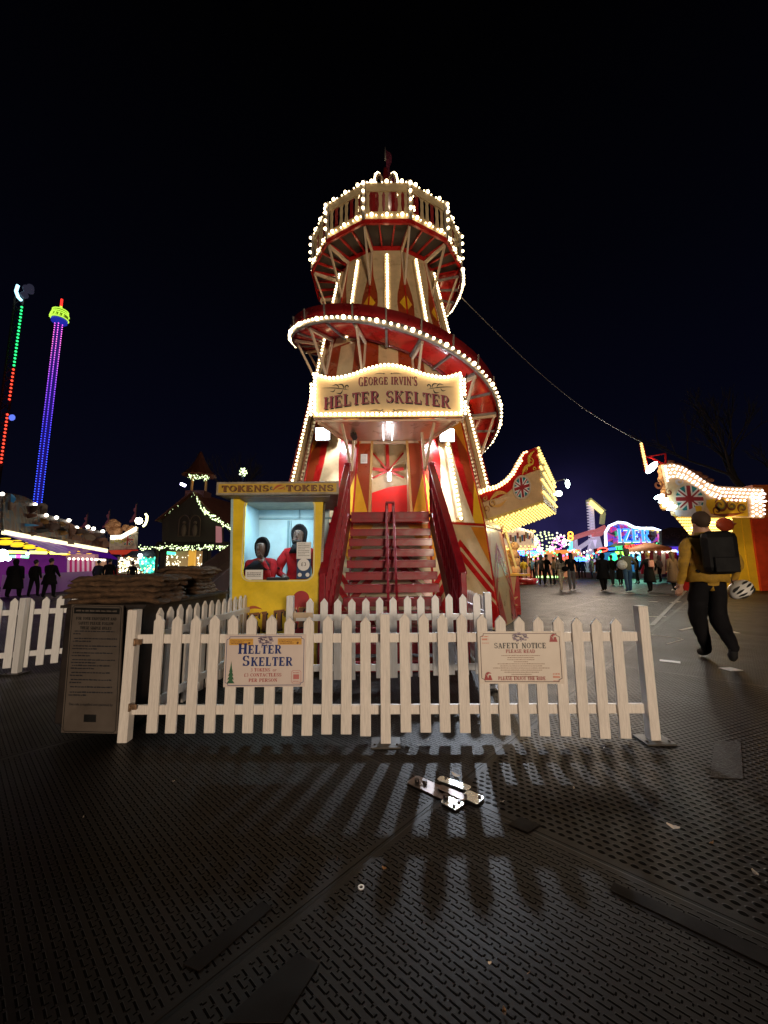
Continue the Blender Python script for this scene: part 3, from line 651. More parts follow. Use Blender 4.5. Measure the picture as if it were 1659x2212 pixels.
# straight run-out on the left, toward the camera
Re, ze = sl(268); xa, xb = TX - Re, TX - rz(ze) - .08; ys, ye = TY - .1, 5.1
def RO(t, x, dz): return V((x, lerp(ys, ye, t), lerp(ze, .55, t ** .85) + dz))
tt = [i / 12 for i in range(13)]
m = MB(); vs = []
for t in tt: vs += [RO(t, xb, .24), RO(t, xb, -.02), RO(t, xa, -.02), RO(t, xa, .24), RO(t, xa - .03, .24), RO(t, xa - .03, -.07), RO(t, xb + .03, -.07), RO(t, xb + .03, .24)]
m.add(vs, [(i * 8 + j, i * 8 + (j + 1) % 8, (i + 1) * 8 + (j + 1) % 8, (i + 1) * 8 + j) for i in range(12) for j in range(8)])
m.build('slide_run_out', mat('worn_slide_wood', (.035, .017, .012), .5, var=.3, vs=5), slide)
m = MB()
for t in (.15, .35, .55, .75, .95):
    for x in (xa, xb):
        p = RO(t, x, -.08); m.bar(p, V((p.x, p.y, 0.0)), .05, .05)
    m.bar(RO(t, xa, -.1), V((xb, RO(t, xb, 0).y, .1)), .03, .03)
m.build('run_out_leg', grey, slide)
m = MB(); m.slab([(xb + .05, ys - .3, .35), (xb + .05, ys - 2.2, .35), (xb + .05, ys - 2.2, ze - .75), (xb + .05, ys - .3, ze - .35)], (1, 0, 0), .03); m.build('side_skirt', mat('worn_slide_wood', (0, 0, 0)), slide)
# ---- sign board over the entrance
SY = 6.3; sl0, sl1 = at(677, 896, SY), at(1000, 897, SY)
SX = (sl0.x + sl1.x) / 2; SW = (sl1.x - sl0.x) / 2; SZ = (sl0.z + sl1.z) / 2 - .03
FS = Frame((SX, SY, SZ), (1, 0, 0), (0, 0, 1))
ctl = [(-1, .77), (-.78, .70), (-.5, .755), (-.25, .875), (0, .935), (.25, .875), (.5, .755), (.78, .70), (1, .77)]
def topz(u):
    for i in range(8):
        if u <= ctl[i + 1][0] + 1e-9:
            a = ctl[max(i - 1, 0)]; b_ = ctl[i]; c_ = ctl[i + 1]; d_ = ctl[min(i + 2, 8)]; t = (u - b_[0]) / (c_[0] - b_[0])
            return .5 * ((2 * b_[1]) + (-a[1] + c_[1]) * t + (2 * a[1] - 5 * b_[1] + 4 * c_[1] - d_[1]) * t * t + (-a[1] + 3 * b_[1] - 3 * c_[1] + d_[1]) * t ** 3)
m = MB(); N = 48; us = [-1 + 2 * i / N for i in range(N + 1)]
vs = []
for u in us: vs += [FS(u * SW, 0, 0), FS(u * SW, topz(u), 0), FS(u * SW, topz(u), -.08), FS(u * SW, 0, -.08)]
m.add(vs, [(i * 4 + j, (i + 1) * 4 + j, (i + 1) * 4 + (j + 1) % 4, i * 4 + (j + 1) % 4) for i in range(N) for j in range(4)] + [(0, 1, 2, 3), (4 * N + 3, 4 * N + 2, 4 * N + 1, 4 * N)])
sign = m.build('sign_board', mat('sign_cream_paint', (.66, .50, .30), .4, var=.05), hs)
tops = path_pts([FS(u * SW, topz(u) - .012, .045) for u in us], .0705)
bots = path_pts([FS(-SW + .06, .035, .045), FS(SW - .04, .035, .045)], .079)
sides = []
for sx in (-1, 1):
    for j in range(10):
        sides.append(FS(sx * (SW - .02), .085 + j * .068, .045)); sides.append(FS(sx * (SW + .045), .05 + j * .068, -.0))
allb = tops + bots; proto = None
for i, p in enumerate(allb[:100]):
    if proto is None:
        m = MB(); m.ball((0, 0, 0), .027, 2); proto = m.build('bulb', bulbm, None); bo = proto
    else: bo = proto.copy(); COL.objects.link(bo)
    bo.parent = sign; bo.location = p - OFF[sign]; OFF[bo] = OFF[sign]
m = MB(); bulbs(m, allb[100:] + sides, .027, 2); m.build('side_bulbs', bulbm, sign)['kind'] = 'stuff'
def arch(X, Y, px, py): u = X / SW; return X, Y + .150 * (cos(u * pi * .5) - .35) * 1.0
def archg(X, Y, px, py): u = X / SW; return X, Y + .05 * (cos(u * pi) - 1) * (1 if py < .5 else -.15)
for (dx, dy, mt_, dp) in ((.017, -.018, inkblk, .002), (-.003, .003, signw, .006), (0, 0, plum, .010)):
    m = MB(); text(m, "HELTER SKELTER", FS, -.02, .155, .215, dep=dp, warp=arch, fit=SW * 1.70, dx=dx, dy=dy, bold=1.12 if mt_ is signw else 1.0); m.build('lettering', mt_, sign)
for (dx, dy, mt_, dp) in ((.007, -.007, inkblk, .002), (0, 0, plum, .006)):
    m = MB(); text(m, "GEORGE IRVIN'S", FS, -.0, .585, .135, dep=dp, warp=archg, fit=1.02, dx=dx, dy=dy); m.build('lettering', mt_, sign)
m = MB()
for sx in (-1, 1):
    x = sx * .72; y = .52
    swirl(m, FS, x - sx * .02, y + .025, .095, .003, flip=sx, vflip=-1, turns=.8, wd=.24, a0=2.4)
    leaf(m, FS, x - sx * .05, y - .035, x + sx * .42, y + .005, sx * .04, .017, .0035); leaf(m, FS, x + sx * .04, y - .02, x + sx * .15, y + .065, sx * .35, .024, .004); leaf(m, FS, x + sx * .12, y - .01, x + sx * .24, y + .045, sx * .35, .02, .0045)
    leaf(m, FS, x + sx * .06, y - .03, x + sx * .17, y - .085, -sx * .35, .024, .005); leaf(m, FS, x + sx * .19, y - .01, x + sx * .28, y - .05, -sx * .35, .018, .0055)
    swirl(m, FS, sx * .09, .115, .05, .003, flip=-sx, turns=.9, wd=.3); leaf(m, FS, sx * .1, .10, sx * .33, .10, sx * .08, .016, .0035); leaf(m, FS, sx * .12, .10, sx * .23, .075, -sx * .2, .02, .004)
    leaf(m, FS, sx * .03, .775, sx * .24, .77, sx * .08, .012, .003); swirl(m, FS, sx * .07, .785, .03, .0035, flip=sx, turns=.9, wd=.3)
m.build('painted_scroll', inkblk, sign)
def small_text(body, F, x, y, h, mt_, parent, name='lettering', d=.004, fitw=None, align='CENTER'):
    cu = bpy.data.curves.new('t', 'FONT'); cu.body = body; cu.size = h; cu.align_x = align; cu.resolution_u = 2
    tob = bpy.data.objects.new('t', cu); COL.objects.link(tob)
    bpy.context.view_layer.update()
    me = bpy.data.meshes.new_from_object(tob.evaluated_get(bpy.context.evaluated_depsgraph_get()))
    bpy.data.objects.remove(tob); bpy.data.curves.remove(cu)
    sx_ = 1.
    if fitw:
        xs = [v.co.x for v in me.vertices]; sx_ = fitw / max(1e-6, max(xs) - min(xs))
    off = OFF.get(parent, V((0, 0, 0)))
    for v in me.vertices: v.co = F(x + v.co.x * sx_, y + v.co.y, d) - off
    me.materials.append(mt_); me.name = name
    ob = bpy.data.objects.new(name, me); COL.objects.link(ob); ob.parent = parent; OFF[ob] = off; return ob
small_text("www.irvinleisure.com", FS, 0, .062, .055, inkbrn, sign, fitw=.85, d=.003)
# ---- canopy
cz = SZ - .01; cyb = FP(0, 0, cz).y - .02
m = MB(); m.slab([(SX - SW + .02, SY + .09, cz), (SX - .80, cyb + .1, cz - .02), (SX + .80, cyb + .1, cz - .02), (SX + SW - .02, SY + .09, cz)], (0, 0, 1), .035)
can = m.build('canopy', mat('canopy_cream_panel', (.60, .42, .32), .3, coat=.4, var=.15, vs=3), hs)
m = MB()
for sx in (-1, 1):
    m.bar((SX + sx * (SW - .08), SY + .1, cz - .055), (SX + sx * .76, cyb + .05, cz - .075), .05, .05)
    m.bar((SX + sx * .80, SY + .12, cz - .06), (SX + sx * .66, SY + .5, 2.92), .04, .04); m.bar((SX + sx * .62, SY + .55, cz - .08), (SX + sx * .66, SY + .45, 2.90), .04, .04)
m.bar((SX - .76, cyb + .02, cz - .08), (SX + .76, cyb + .02, cz - .08), .04, .05)
m.build('canopy_strut', creamlt, can)
m = MB()
for dx in (-.09, .09): m.tube([(SX + dx, SY + .18, cz - .07), (SX + dx * .9, cyb - .15, cz - .09)], .010, 8)
m.build('tube_light', tubem, can)
lamp('canopy_tube', 'AREA', (SX, 6.7, cz - .12), 8, (.9, .95, 1), (SX, 6.8, 0), .5, .1)
m = MB()
q = at(765, 945, 6.9); m.tube([q + V((0, .0, .06)), q + V((.02, -.16, -.06))], .05, 10); m.box(q + V((-.04, .05, .06)), (.06, .1, .06)); m.build('security_camera', black, can)
for f in FL:
    fr = MB(); fr.box(f + V((0, .05, 0)), (.30, .08, .26)); fr.bar(f + V((0, .08, .12)), f + V((0, .12, .30)), .05, .03)
    fx = fr.build('floodlight', grey, hs); m = MB(); m.box(f + V((0, .0, 0)), (.27, .022, .24)); m.build('lamp_face', floodm, fx)
# warm wash from the bulb strings on the wall beneath the slide comes from the bulbs themselves
# ================================================================== STAIRS
stg = thing('staircase', 'open maroon metal staircase climbing to the helter skelter door', 'staircase', (.1, 5.6, 0))
cx = .10
for j in range(0, 12):
    if j == 0: Y, Z = 6.32, 2.09
    else: Y, Z = 6.30 - .15 * j, 1.793 - .168 * (j - 1)
    hw = lerp(.645, .665, j / 11)
    m = MB(); m.box((cx, Y + .09, Z - .015), (2 * hw, .20, .03)); m.box((cx, Y, Z - .058), (2 * hw - .004, .03, .112)); m.box((cx, Y - .006, Z - .012), (2 * hw - .01, .03, .022))
    if j == 0: m.box((cx, Y, Z - .13), (2 * hw - .004, .025, .075))
    m.build('tread', maroon, stg, bevel=.004)
m = MB(); m.box((cx, 6.32 + .21 + .20, 2.065), (1.42, .38, .03)); m.build('landing', maroon, stg)
for sx in (-1, 1):
    P = lambda y, z, x=.70: V((cx + sx * lerp(x, x + .12, (6.35 - y) / 1.6), y, z))
    m = MB(); m.bar(P(6.42, 2.0), P(4.62, .02), .05, .24); m.build('stringer', maroon, stg, bevel=.004)
    m = MB(); m.bar(P(6.42, 2.92, .70), P(6.30, 2.90, .71), .09, .05); m.bar(P(6.36, 2.9, .71), P(4.70, 1.10, .72), .10, .045); m.bar(P(4.70, 1.12, .72), P(4.66, .02, .72), .07, .06); m.bar(P(6.40, 2.9, .70), P(6.40, 2.0, .70), .06, .06)
    m.bar(P(6.34, 2.48), P(4.74, .62), .03, .035)
    m.build('handrail', maroon, stg, bevel=.006)
    m = MB()
    for i in range(13):
        y = lerp(6.22, 4.86, i / 12); zt = lerp(2.90, 1.10, (6.36 - y) / 1.66); m.bar(P(y, zt, .71), P(y, zt - .85, .70), .022, .035)
    m.build('baluster', maroon, stg)['kind'] = 'stuff'
m = MB()
for dx in (-.055, .055):
    m.bar((cx + dx, 6.30, 2.22), (cx + dx, 4.62, .32), .034, .06); m.bar((cx + dx, 4.64, .36), (cx + dx, 4.64, .0), .034, .06)
    m.bar((cx + dx, 6.28, 2.24), (cx + dx, 6.28, 2.02), .034, .05)
m.box((cx, 6.26, 2.235), (.14, .06, .03)); m.box((cx, 4.98, .76), (.2, .03, .03)); m.build('centre_rail', maroon, stg, bevel=.004)
# ================================================================== GUY CABLE
pa, pb = BP(100, BR, 8.95), at(1386, 955, 15.2)
pts = []
for i in range(25):
    t = i / 24; pts.append(pa.lerp(pb, t) - V((0, 0, .55 * sin(pi * t))))
m = MB(); m.tube(pts, .011, 5); tag(m.build('guy_cable', grey), 'thin cable sagging from the helter skelter balcony to the lit stall on the right', 'cable')
# ================================================================== PICKET FENCES
def picket_mb(p, d, n, z0, z1, wd=.074, th=.02):          # p ground point, d along the fence, n toward the viewer side
    h = wd / 2; pts = [p - d * h + V((0, 0, z0)), p + d * h + V((0, 0, z0)), p + d * h + V((0, 0, z1 - .045)), p + V((0, 0, z1)), p - d * h + V((0, 0, z1 - .045))]
    return MB().slab([q + n * th for q in pts], n, th)
PK = {}
def fence(root, a, b, n, m0, m1, posts, z0=.06, z1=.865, mt_=None, pickwid=.074, rz_=(.205, .69), dz=0, fine=True):
    mt_ = mt_ or picketm; a, b = V(a), V(b); d = (b - a).normalized(); L_ = (b - a).length
    nn = V((d.y, -d.x, 0))                                 # right-hand side of a->b
    for i in range(n):
        s = lerp(m0, L_ - m1, i / (n - 1)); p = a + d * s
        j = random.uniform(-.005, .005); d0_ = d; d = (d + V((0, 0, random.gauss(0, .004)))).normalized(); p = p + d0_ * random.gauss(0, .0025)
        if fine: picket_mb(p, d, nn, z0 + j, z1 + j, pickwid).build('picket', mt_, root, bevel=.003)
        else: picket_mb(p, d, nn, z0 + j, z1 + j, pickwid).build('picket', mt_, root)
    for z in rz_:
        m = MB(); m.bar(a + V((0, 0, z)) - nn * .012, b + V((0, 0, z)) - nn * .012, .022, .062); m.build('rail', mt_, root)
def post(root, p, h=.90, wd=.068, mt_=None, base=True, nm='post'):
    p = V(p); m = MB(); m.box(p + V((0, 0, h / 2)), (wd, wd, h)); o_ = m.build(nm, mt_ or picketm, root, bevel=.004)
    if base:
        m = MB(); m.box(p + V((.0, -.01, .006)), (.2, .16, .012)); m.add([], [])
        for sx in (-1, 1): m.tube([p + V((sx * .075, -.05, .012)), p + V((sx * .075, -.05, .022))], .009, 6)
        m.build('base_plate', mat('dark_base_steel', (.05, .045, .04), .5, .3, var=.4, vs=25), root, bevel=.002)
    return o_
FY = 2.87
f1 = thing('picket_fence', 'ivory picket fence across the front carrying the two printed notices', 'fence', (0, FY, 0))
yL, yR = FY + .03, FY - .02
fence(f1, (-1.80, yL, 0), (0, FY, 0), 12, .16, .14, [], )
fence(f1, (0, FY, 0), (1.80, yR, 0), 12, .14, .155, [])
post(f1, (-1.83, yL, 0), .90, base=False); post(f1, (0, FY - .035, 0), .865); post(f1, (1.84, yR, 0), .905)
m = MB()
for z in (.235, .675):
    m.box((-1.775, yL - .03, z), (.055, .010, .035)); m.tube([(-1.79, yL - .04, z - .025), (-1.79, yL - .04, z + .025)], .009, 8)
m.build('hinge', mat('rusty_steel', (.28, .17, .10), .5, .5, var=.5, vs=40), f1)
whitep = mat('white_plastic_picket', (.74, .74, .75), .4, var=.10, vs=8, stretch=(10, 10, 1))
f2 = thing('picket_fence', 'white picket fence standing directly before the maroon stairs', 'fence', (0, 4.0, 0))
fence(f2, (-.955, 4.0, 0), (1.02, 4.0, 0), 13, .20, .09, [], mt_=whitep, z1=.885, z0=.10)
post(f2, (-.955, 4.0, 0), .91, mt_=whitep); post(f2, (1.04, 4.0, 0), .93, mt_=whitep)
m = MB(); m.bar((-.93, 3.99, .72), (-.72, 3.97, .72), .02, .05); m.tube([(-.9, 3.96, .66), (-.9, 3.96, .76)], .012, 8); m.build('latch', creamlt, f2)
f3 = thing('picket_fence', 'cream picket fence running back from the hinged post to the token booth', 'fence', (-1.72, 3.8, 0))
fence(f3, (-1.66, 4.95, 0), (-1.74, 3.0, 0), 14, .07, .08, [], z1=.87)
f4 = thing('picket_fence', 'bluish white picket fence receding between the stairs and the stall with the flag board', 'fence', (1.1, 5, 0))
fence(f4, (1.07, 4.08, 0), (1.16, 6.2, 0), 15, .12, .1, [], mt_=whitep, z1=.87)
f5 = thing('picket_fence', 'white picket fence beyond the rules board, below the purple lit ride', 'fence', (-4, 4.8, 0))
a5, b5 = V((-5.1, 4.35, 0)), V((-3.72, 5.02, 0))
fence(f5, a5, b5, 11, .06, .03, [], mt_=whitep, z1=.86)
post(f5, a5.lerp(b5, .58) + V((.02, -.05, 0)), .86, mt_=whitep)
# ---- notices on the front fence
def board(label, u0, v0, u1, v1, u0b, u1b, Y, th=.006, name='notice_board', mt_=None, up=None):
    pTL, pTR, pBL, pBR = at(u0, v0, Y), at(u1, v0, Y), at(u0b, v1, Y), at(u1b, v1, Y)
    c = (pTL + pTR + pBL + pBR) / 4; W_ = ((pTR - pTL).length + (pBR - pBL).length) / 2; H_ = ((pTL.z - pBL.z) + (pTR.z - pBR.z)) / 2
    return c, W_, H_
def border(m, F, w_, h_, c_, t, d, cut=.02):
    o_ = [(-w_ + cut, -h_), (w_ - cut, -h_), (w_ - cut, -h_ + cut * .6), (w_, -h_ + cut), (w_, h_ - cut), (w_ - cut, h_ - cut * .6), (w_ - cut, h_), (-w_ + cut, h_), (-w_ + cut, h_ - cut * .6), (-w_, h_ - cut), (-w_, -h_ + cut), (-w_ + cut, -h_ + cut * .6)]
    for (ax, ay), (bx, by) in zip(o_, o_[1:] + o_[:1]):
        ribbon(m, [(ax, ay), (bx, by)], [t, t], F, d)
def crest(root, F, x, y, s, d):                      # the fair's ornate lilac badge, too small to read
    m = MB(); rn = random.Random(5)
    for i in range(40):
        a = rn.uniform(0, 2 * pi); r = sqrt(rn.random()); px, py = x + s * 1.15 * r * cos(a), y + s * .55 * r * sin(a)
        ribbon(m, [(px - .012 * rn.random() - .003, py + rn.uniform(-.006, .006)), (px + .012 * rn.random() + .003, py)], [.006, .008], F, d + .0001 * i); m.cur = rn.choice((0, 0, 1))
    m.build('crest', [mat('lilac_ink', (.25, .20, .27), .4, var=.3, vs=60), mat('dark_plum_ink', (.08, .05, .09), .4)], root)
c, w_, h_ = board('', 486, 1371, 661, 1484, 483, 659, FY - .027)
Fn = Frame(c, (1, 0.0, 0), (0, 0, 1)); W2, H2 = w_ / 2, h_ / 2
n1 = thing('notice_board', 'printed HELTER SKELTER price board screwed to the front picket fence', 'sign', c)
m = MB(); m.box(c + V((0, .004, 0)), (w_, .006, h_)); m.build('sheet', mat('pinkish_print_sheet', (.66, .56, .52), .35, var=.04), n1)
m = MB(); border(m, Fn, W2 * .955, H2 * .93, 0, .0035, .002); m.build('border_line', navy, n1)
m = MB(); text(m, "H", Fn, -W2 * .67, H2 * .27, h_ * .20, fit=w_ * .115, bold=1.25, align='l'); text(m, "ELTER", Fn, -W2 * .42, H2 * .27, h_ * .165, fit=w_ * .415, bold=1.3, align='l')
text(m, "S", Fn, -W2 * .55, -H2 * .20, h_ * .20, fit=w_ * .09, bold=1.4, align='l'); text(m, "KELTER", Fn, -W2 * .34, -H2 * .20, h_ * .165, fit=w_ * .515, bold=1.3, align='l')
m.build('lettering', navy, n1)
m = MB(); text(m, "3 TOKENS", Fn, -W2 * .10, -H2 * .41, h_ * .062, fit=w_ * .24, bold=1.2); text(m, "£3 CONTACTLESS", Fn, -W2 * .04, -H2 * .60, h_ * .062, fit=w_ * .46, bold=1.2); text(m, "PER PERSON", Fn, -W2 * .03, -H2 * .80, h_ * .062, fit=w_ * .35, bold=1.2)
m.build('lettering', inkred, n1)
small_text("or", Fn, W2 * .25, -H2 * .41, h_ * .085, inkred, n1)
for sx in (-1, 1):
    m = MB(); m.add([Fn(sx * W2 * .60 + q[0] * w_ * .148, H2 * .73 + q[1] * h_ * .062, .002) for q in ((-1, -1), (1, -1), (1, 1), (-1, 1))], [(0, 1, 2, 3)]); bx = m.build('payment_label', mat('amber_label', (.66, .36, .07), .4, var=.08), n1)
    small_text("CONTACTLESS PAYMENTS", Fn, sx * W2 * .60, H2 * .76, .014, inkbrn, bx, fitw=w_ * .27, d=.004)
    m = MB(); rn = random.Random(4); greek(m, Fn, sx * W2 * .60 - w_ * .13, sx * W2 * .60 + w_ * .03, H2 * .715, .005, .004, rn); greek(m, Fn, sx * W2 * .60 - w_ * .12, sx * W2 * .60 + w_ * .05, H2 * .655, .006, .004, rn); m.ball(Fn(sx * W2 * .60 + w_ * .10, H2 * .68, .003), .009, 1, (1, .1, 1)); m.build('print', inkbrn, bx)
crest(n1, Fn, 0, H2 * .80, w_ * .085, .003)
m = MB(); tx, ty = -W2 * .82, -H2 * .85
for i, (ya, yb_, ww) in enumerate(((.0, .13, .048), (.09, .22, .040), (.18, .31, .032), (.27, .40, .022), (.35, .47, .012))):
    m.add([Fn(tx - ww * w_ * 1., ty + ya * h_ * .8, .003 + i * .0003), Fn(tx + ww * w_, ty + ya * h_ * .8, .003 + i * .0003), Fn(tx, ty + yb_ * h_ * .9, .003 + i * .0003)], [(0, 1, 2)])
m.build('printed_tree', mat('green_print', (.03, .11, .05), .5, var=.5, vs=90), n1)
m = MB(); qx, qy = W2 * .78, -H2 * .62
Fq = Frame(Fn(qx, qy, .001), (1, 0, 0), (0, 0, 1)); border(m, Fq, w_ * .058, h_ * .12, 0, .0025, .001, .008); greek(m, Fq, -w_ * .04, w_ * .04, h_ * .07, .006, .002, random.Random(1)); greek(m, Fq, -w_ * .04, w_ * .04, -h_ * .09, .005, .002, random.Random(2))
m.add([Fq(-w_ * .036, -h_ * .045, .0015), Fq(w_ * .036, -h_ * .045, .0015), Fq(w_ * .036, h_ * .045, .0015), Fq(-w_ * .036, h_ * .045, .0015)], [(0, 1, 2, 3)]); m.build('stamp', mat('pink_ink', (.5, .16, .15), .5), n1)
c, w_, h_ = board('', 1033, 1364, 1213, 1477, 1037, 1216, FY - .04)
Fn = Frame(c, (1, -.03, 0), (0, 0, 1)); W2, H2 = w_ / 2, h_ / 2
n2 = thing('notice_board', 'cream SAFETY NOTICE board hung on the front picket fence', 'sign', c)
m = MB(); m.slab([Fn(-W2, -H2), Fn(W2, -H2), Fn(W2, H2), Fn(-W2, H2)], Fn.n, .006); m.build('sheet', signw, n2)
m = MB(); border(m, Fn, W2 * .95, H2 * .92, 0, .004, .002, .022); m.build('border_line', mat('dark_brown_ink', (.07, .02, .02), .4), n2)
m = MB(); text(m, "SAFETY NOTICE", Fn, 0, H2 * .35, h_ * .105, fit=w_ * .62, bold=1.15); m.build('lettering', inkblk, n2)
m = MB(); text(m, "PLEASE READ", Fn, 0, H2 * .17, h_ * .068, fit=w_ * .35, bold=1.1); text(m, "PLEASE ENJOY THE RIDE", Fn, 0, -H2 * .86, h_ * .068, fit=w_ * .56, bold=1.1); m.build('lettering', inkred, n2)
m = MB(); rn = random.Random(9)
for i, ww in enumerate((.46, .32, .32, .17, .56, .50, .67, .49, .41, .24, .39)): greek(m, Fn, -w_ * ww / 2, w_ * ww / 2, H2 * .06 - i * h_ * .0395, .0045, .002, rn)
m.build('print', inkbrn, n2)
crest(n2, Fn, -.0, H2 * .80, w_ * .085, .003)
m = MB()
for x, y in ((W2 * .80, H2 * .72), (-W2 * .80, -H2 * .74)):
    for dx in (-.012, .013): m.add([Fn(x + dx - .016, y - .022, .003 + dx * .02), Fn(x + dx + .016, y - .022, .003 + dx * .02), Fn(x + dx + .006, y + .012, .003 + dx * .02), Fn(x + dx - .006, y + .012, .003 + dx * .02)], [(0, 1, 2, 3)])
    leaf(m, Fn, x - .02, y + .01, x + .024, y + .024, .2, .012, .004); leaf(m, Fn, x, y + .01, x + .004, y + .034, .2, .01, .0045)
m.build('printed_bells', inkred, n2)
m = MB()
for x, y in ((-W2 * .83, H2 * .72), (W2 * .82, -H2 * .72)):
    for k, hh in enumerate((.010, .016, .006)): greek(m, Fn, x - .024, x + .024, y + .012 - .022 * k, hh, .002, rn)
m.build('stamp', mat('pale_pink_ink', (.62, .27, .20), .5), n2)
# ================================================================== MAT BOX, MATS, RULES BOARD
boxw = mat('dark_stained_cabinet', (.011, .006, .0045), .6, var=.4, vs=8)
BX0, BX1, BY0, BY1, BH = -2.46, -1.86, 3.05, 4.62, .90
mbx = thing('mat_cabinet', 'dark wooden cabinet under the stacked coir mats', 'cabinet', (-2.2, 3.6, 0))
m = MB(); m.box(((BX0 + BX1) / 2, (BY0 + BY1) / 2, BH / 2 + .03), (BX1 - BX0, BY1 - BY0, BH - .06)); m.build('body', boxw, mbx, bevel=.008)
m = MB(); m.box(((BX0 + BX1) / 2, (BY0 + BY1) / 2, BH + .012), (BX1 - BX0 + .05, BY1 - BY0 + .05, .022)); m.build('top', boxw, mbx)
coir = mat('coir_matting', (.095, .050, .024), .95, var=.55, vs=30, bump=1.0, bs=120)
ORD = ['topmost', 'second', 'third', 'fourth', 'fifth', 'sixth', 'seventh', 'eighth', 'ninth', 'tenth']
def coir_mat(cx_, cy_, z, lx, ly, th, ang, seed):
    rn = random.Random(seed); nx, ny = 26, 14; vs = []; fs = []
    M = Matrix.Rotation(ang, 3, 'Z'); s0 = seed * 3.7
    for lay in (0, 1):
        for j in range(ny + 1):
            for i in range(nx + 1):
                u, v_ = i / nx * 2 - 1, j / ny * 2 - 1
                e_ = .03 * noise.noise(V((u * 6, v_ * 6, s0)))
                x = u * (lx / 2 + e_) + .02 * noise.noise(V((v_ * 4, s0, 1))); y = v_ * (ly / 2) + .02 * noise.noise(V((u * 4, s0, 5)))
                edge = max(abs(u), abs(v_)); rd = (1 - max(0, edge - .94) / .06 * .75)
                zz = z + .020 * noise.noise(V((u * 2.4, v_ * 1.6, s0))) - .030 * max(0, abs(u) - .75) * 4 * (.4 + rn.random() * .1)
                zz += (th / 2) * rd * (1 if lay else -1) + .010 * noise.noise(V((u * 8, v_ * 8, s0 + lay * 9)))
                q = M @ V((x, y, 0)); vs.append(V((cx_ + q.x, cy_ + q.y, zz)))
    A_ = (nx + 1) * (ny + 1)
    for j in range(ny):
        for i in range(nx):
            a = j * (nx + 1) + i; fs.append((a + A_, a + 1 + A_, a + nx + 2 + A_, a + nx + 1 + A_)); fs.append((a, a + nx + 1, a + nx + 2, a + 1))
    for i in range(nx): fs.append((i, i + 1, i + 1 + A_, i + A_)); a = ny * (nx + 1) + i; fs.append((a + 1, a, a + A_, a + 1 + A_))
    for j in range(ny): a = j * (nx + 1); fs.append((a + nx + 1, a, a + A_, a + nx + 1 + A_)); a += nx; fs.append((a, a + nx + 1, a + nx + 1 + A_, a + A_))
    m = MB(); m.add(vs, fs, True)
    # frayed fringe of fibres along the near edge
    for i in range(140):
        u = rn.uniform(-1, 1); side = rn.choice((-1, 1, 1)); p = M @ (V((u * lx / 2, -ly / 2 - .0, 0)) if side > 0 else V((rn.choice((-1, 1)) * lx / 2, u * ly / 2, 0)))
        p = V((cx_ + p.x, cy_ + p.y, z + rn.uniform(-th, th) * .45 - .030 * max(0, abs(u) - .75) * 1.6)); dd = V((rn.uniform(-.02, .02), -rn.uniform(.008, .03), rn.uniform(-.012, .008)))
        m.add([p, p + V((.003, 0, .002)), p + dd], [(0, 1, 2)])
    return m
th = .043
for i in range(5):
    z = BH + .045 + th * (4 - i)
    ob = coir_mat(-2.17 + random.uniform(-.03, .03), 3.36, z, .74 + random.uniform(-.05, .05), .50, th * 1.05, random.uniform(-.03, .03), i + 1).build('coir_mat', coir)
    tag(ob, '%s rough brown coir mat of the big pile above the rules board' % ORD[i], 'mat', 'coir mats piled on the cabinet')
for i in range(7):
    z = BH + .045 + .041 * (6 - i)
    ob = coir_mat(-2.16 + random.uniform(-.03, .03), 4.34, z, .42 + random.uniform(-.06, .05), .45, th, random.uniform(-.1, .1), i + 31).build('coir_mat', coir)
    tag(ob, '%s rough brown coir mat of the smaller pile farther back on the cabinet' % ORD[i], 'mat', 'coir mats in the rear pile')
a, b_, c_, d_ = at(153, 1306, 2.98), at(268, 1307, 2.98), at(134, 1582, 2.86), at(251, 1586, 2.86)
Fr = Frame((a + b_ + c_ + d_) / 4, (b_ - a) + (d_ - c_), (a - c_) + (b_ - d_)); w_ = (b_ - a).length * .5 + (d_ - c_).length * .5; h_ = (a - c_).length; W2, H2 = w_ / 2, h_ / 2
rb = thing('rules_board', 'tall narrow white rules board with red heading leaning on the dark cabinet', 'sign', V((Fr.o.x, Fr.o.y, 0)))
m = MB(); m.slab([Fr(-W2, -H2), Fr(W2, -H2), Fr(W2, H2), Fr(-W2, H2)], Fr.n, .012); m.build('sheet', mat('dark_grey_sheet', (.080, .062, .050), .5), rb)  # even dark grey-brown tone over the whole sheet
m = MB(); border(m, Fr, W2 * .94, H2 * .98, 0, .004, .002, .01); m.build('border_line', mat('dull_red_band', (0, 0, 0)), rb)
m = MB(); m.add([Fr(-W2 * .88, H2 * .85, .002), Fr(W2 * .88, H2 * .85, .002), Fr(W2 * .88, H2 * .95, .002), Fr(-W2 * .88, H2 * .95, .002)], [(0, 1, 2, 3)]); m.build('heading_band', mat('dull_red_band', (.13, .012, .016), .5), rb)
m = MB(); greek(m, Fr, -W2 * .8, W2 * .8, H2 * .885, .014, .004, random.Random(6)); m.build('print', mat('dark_grey_sheet', (0, 0, 0)), rb)
m = MB()
for i, t_ in enumerate(("FOR YOUR ENJOYMENT AND", "SAFETY PLEASE FOLLOW", "THESE SIMPLE RULES")): text(m, t_, Fr, 0, H2 * (.745 - .078 * i), h_ * .024, fit=w_ * (.78, .68, .60)[i], bold=1.3)
m.build('lettering', mat('dull_red_band', (0, 0, 0)), rb)
m = MB(); rn = random.Random(12)
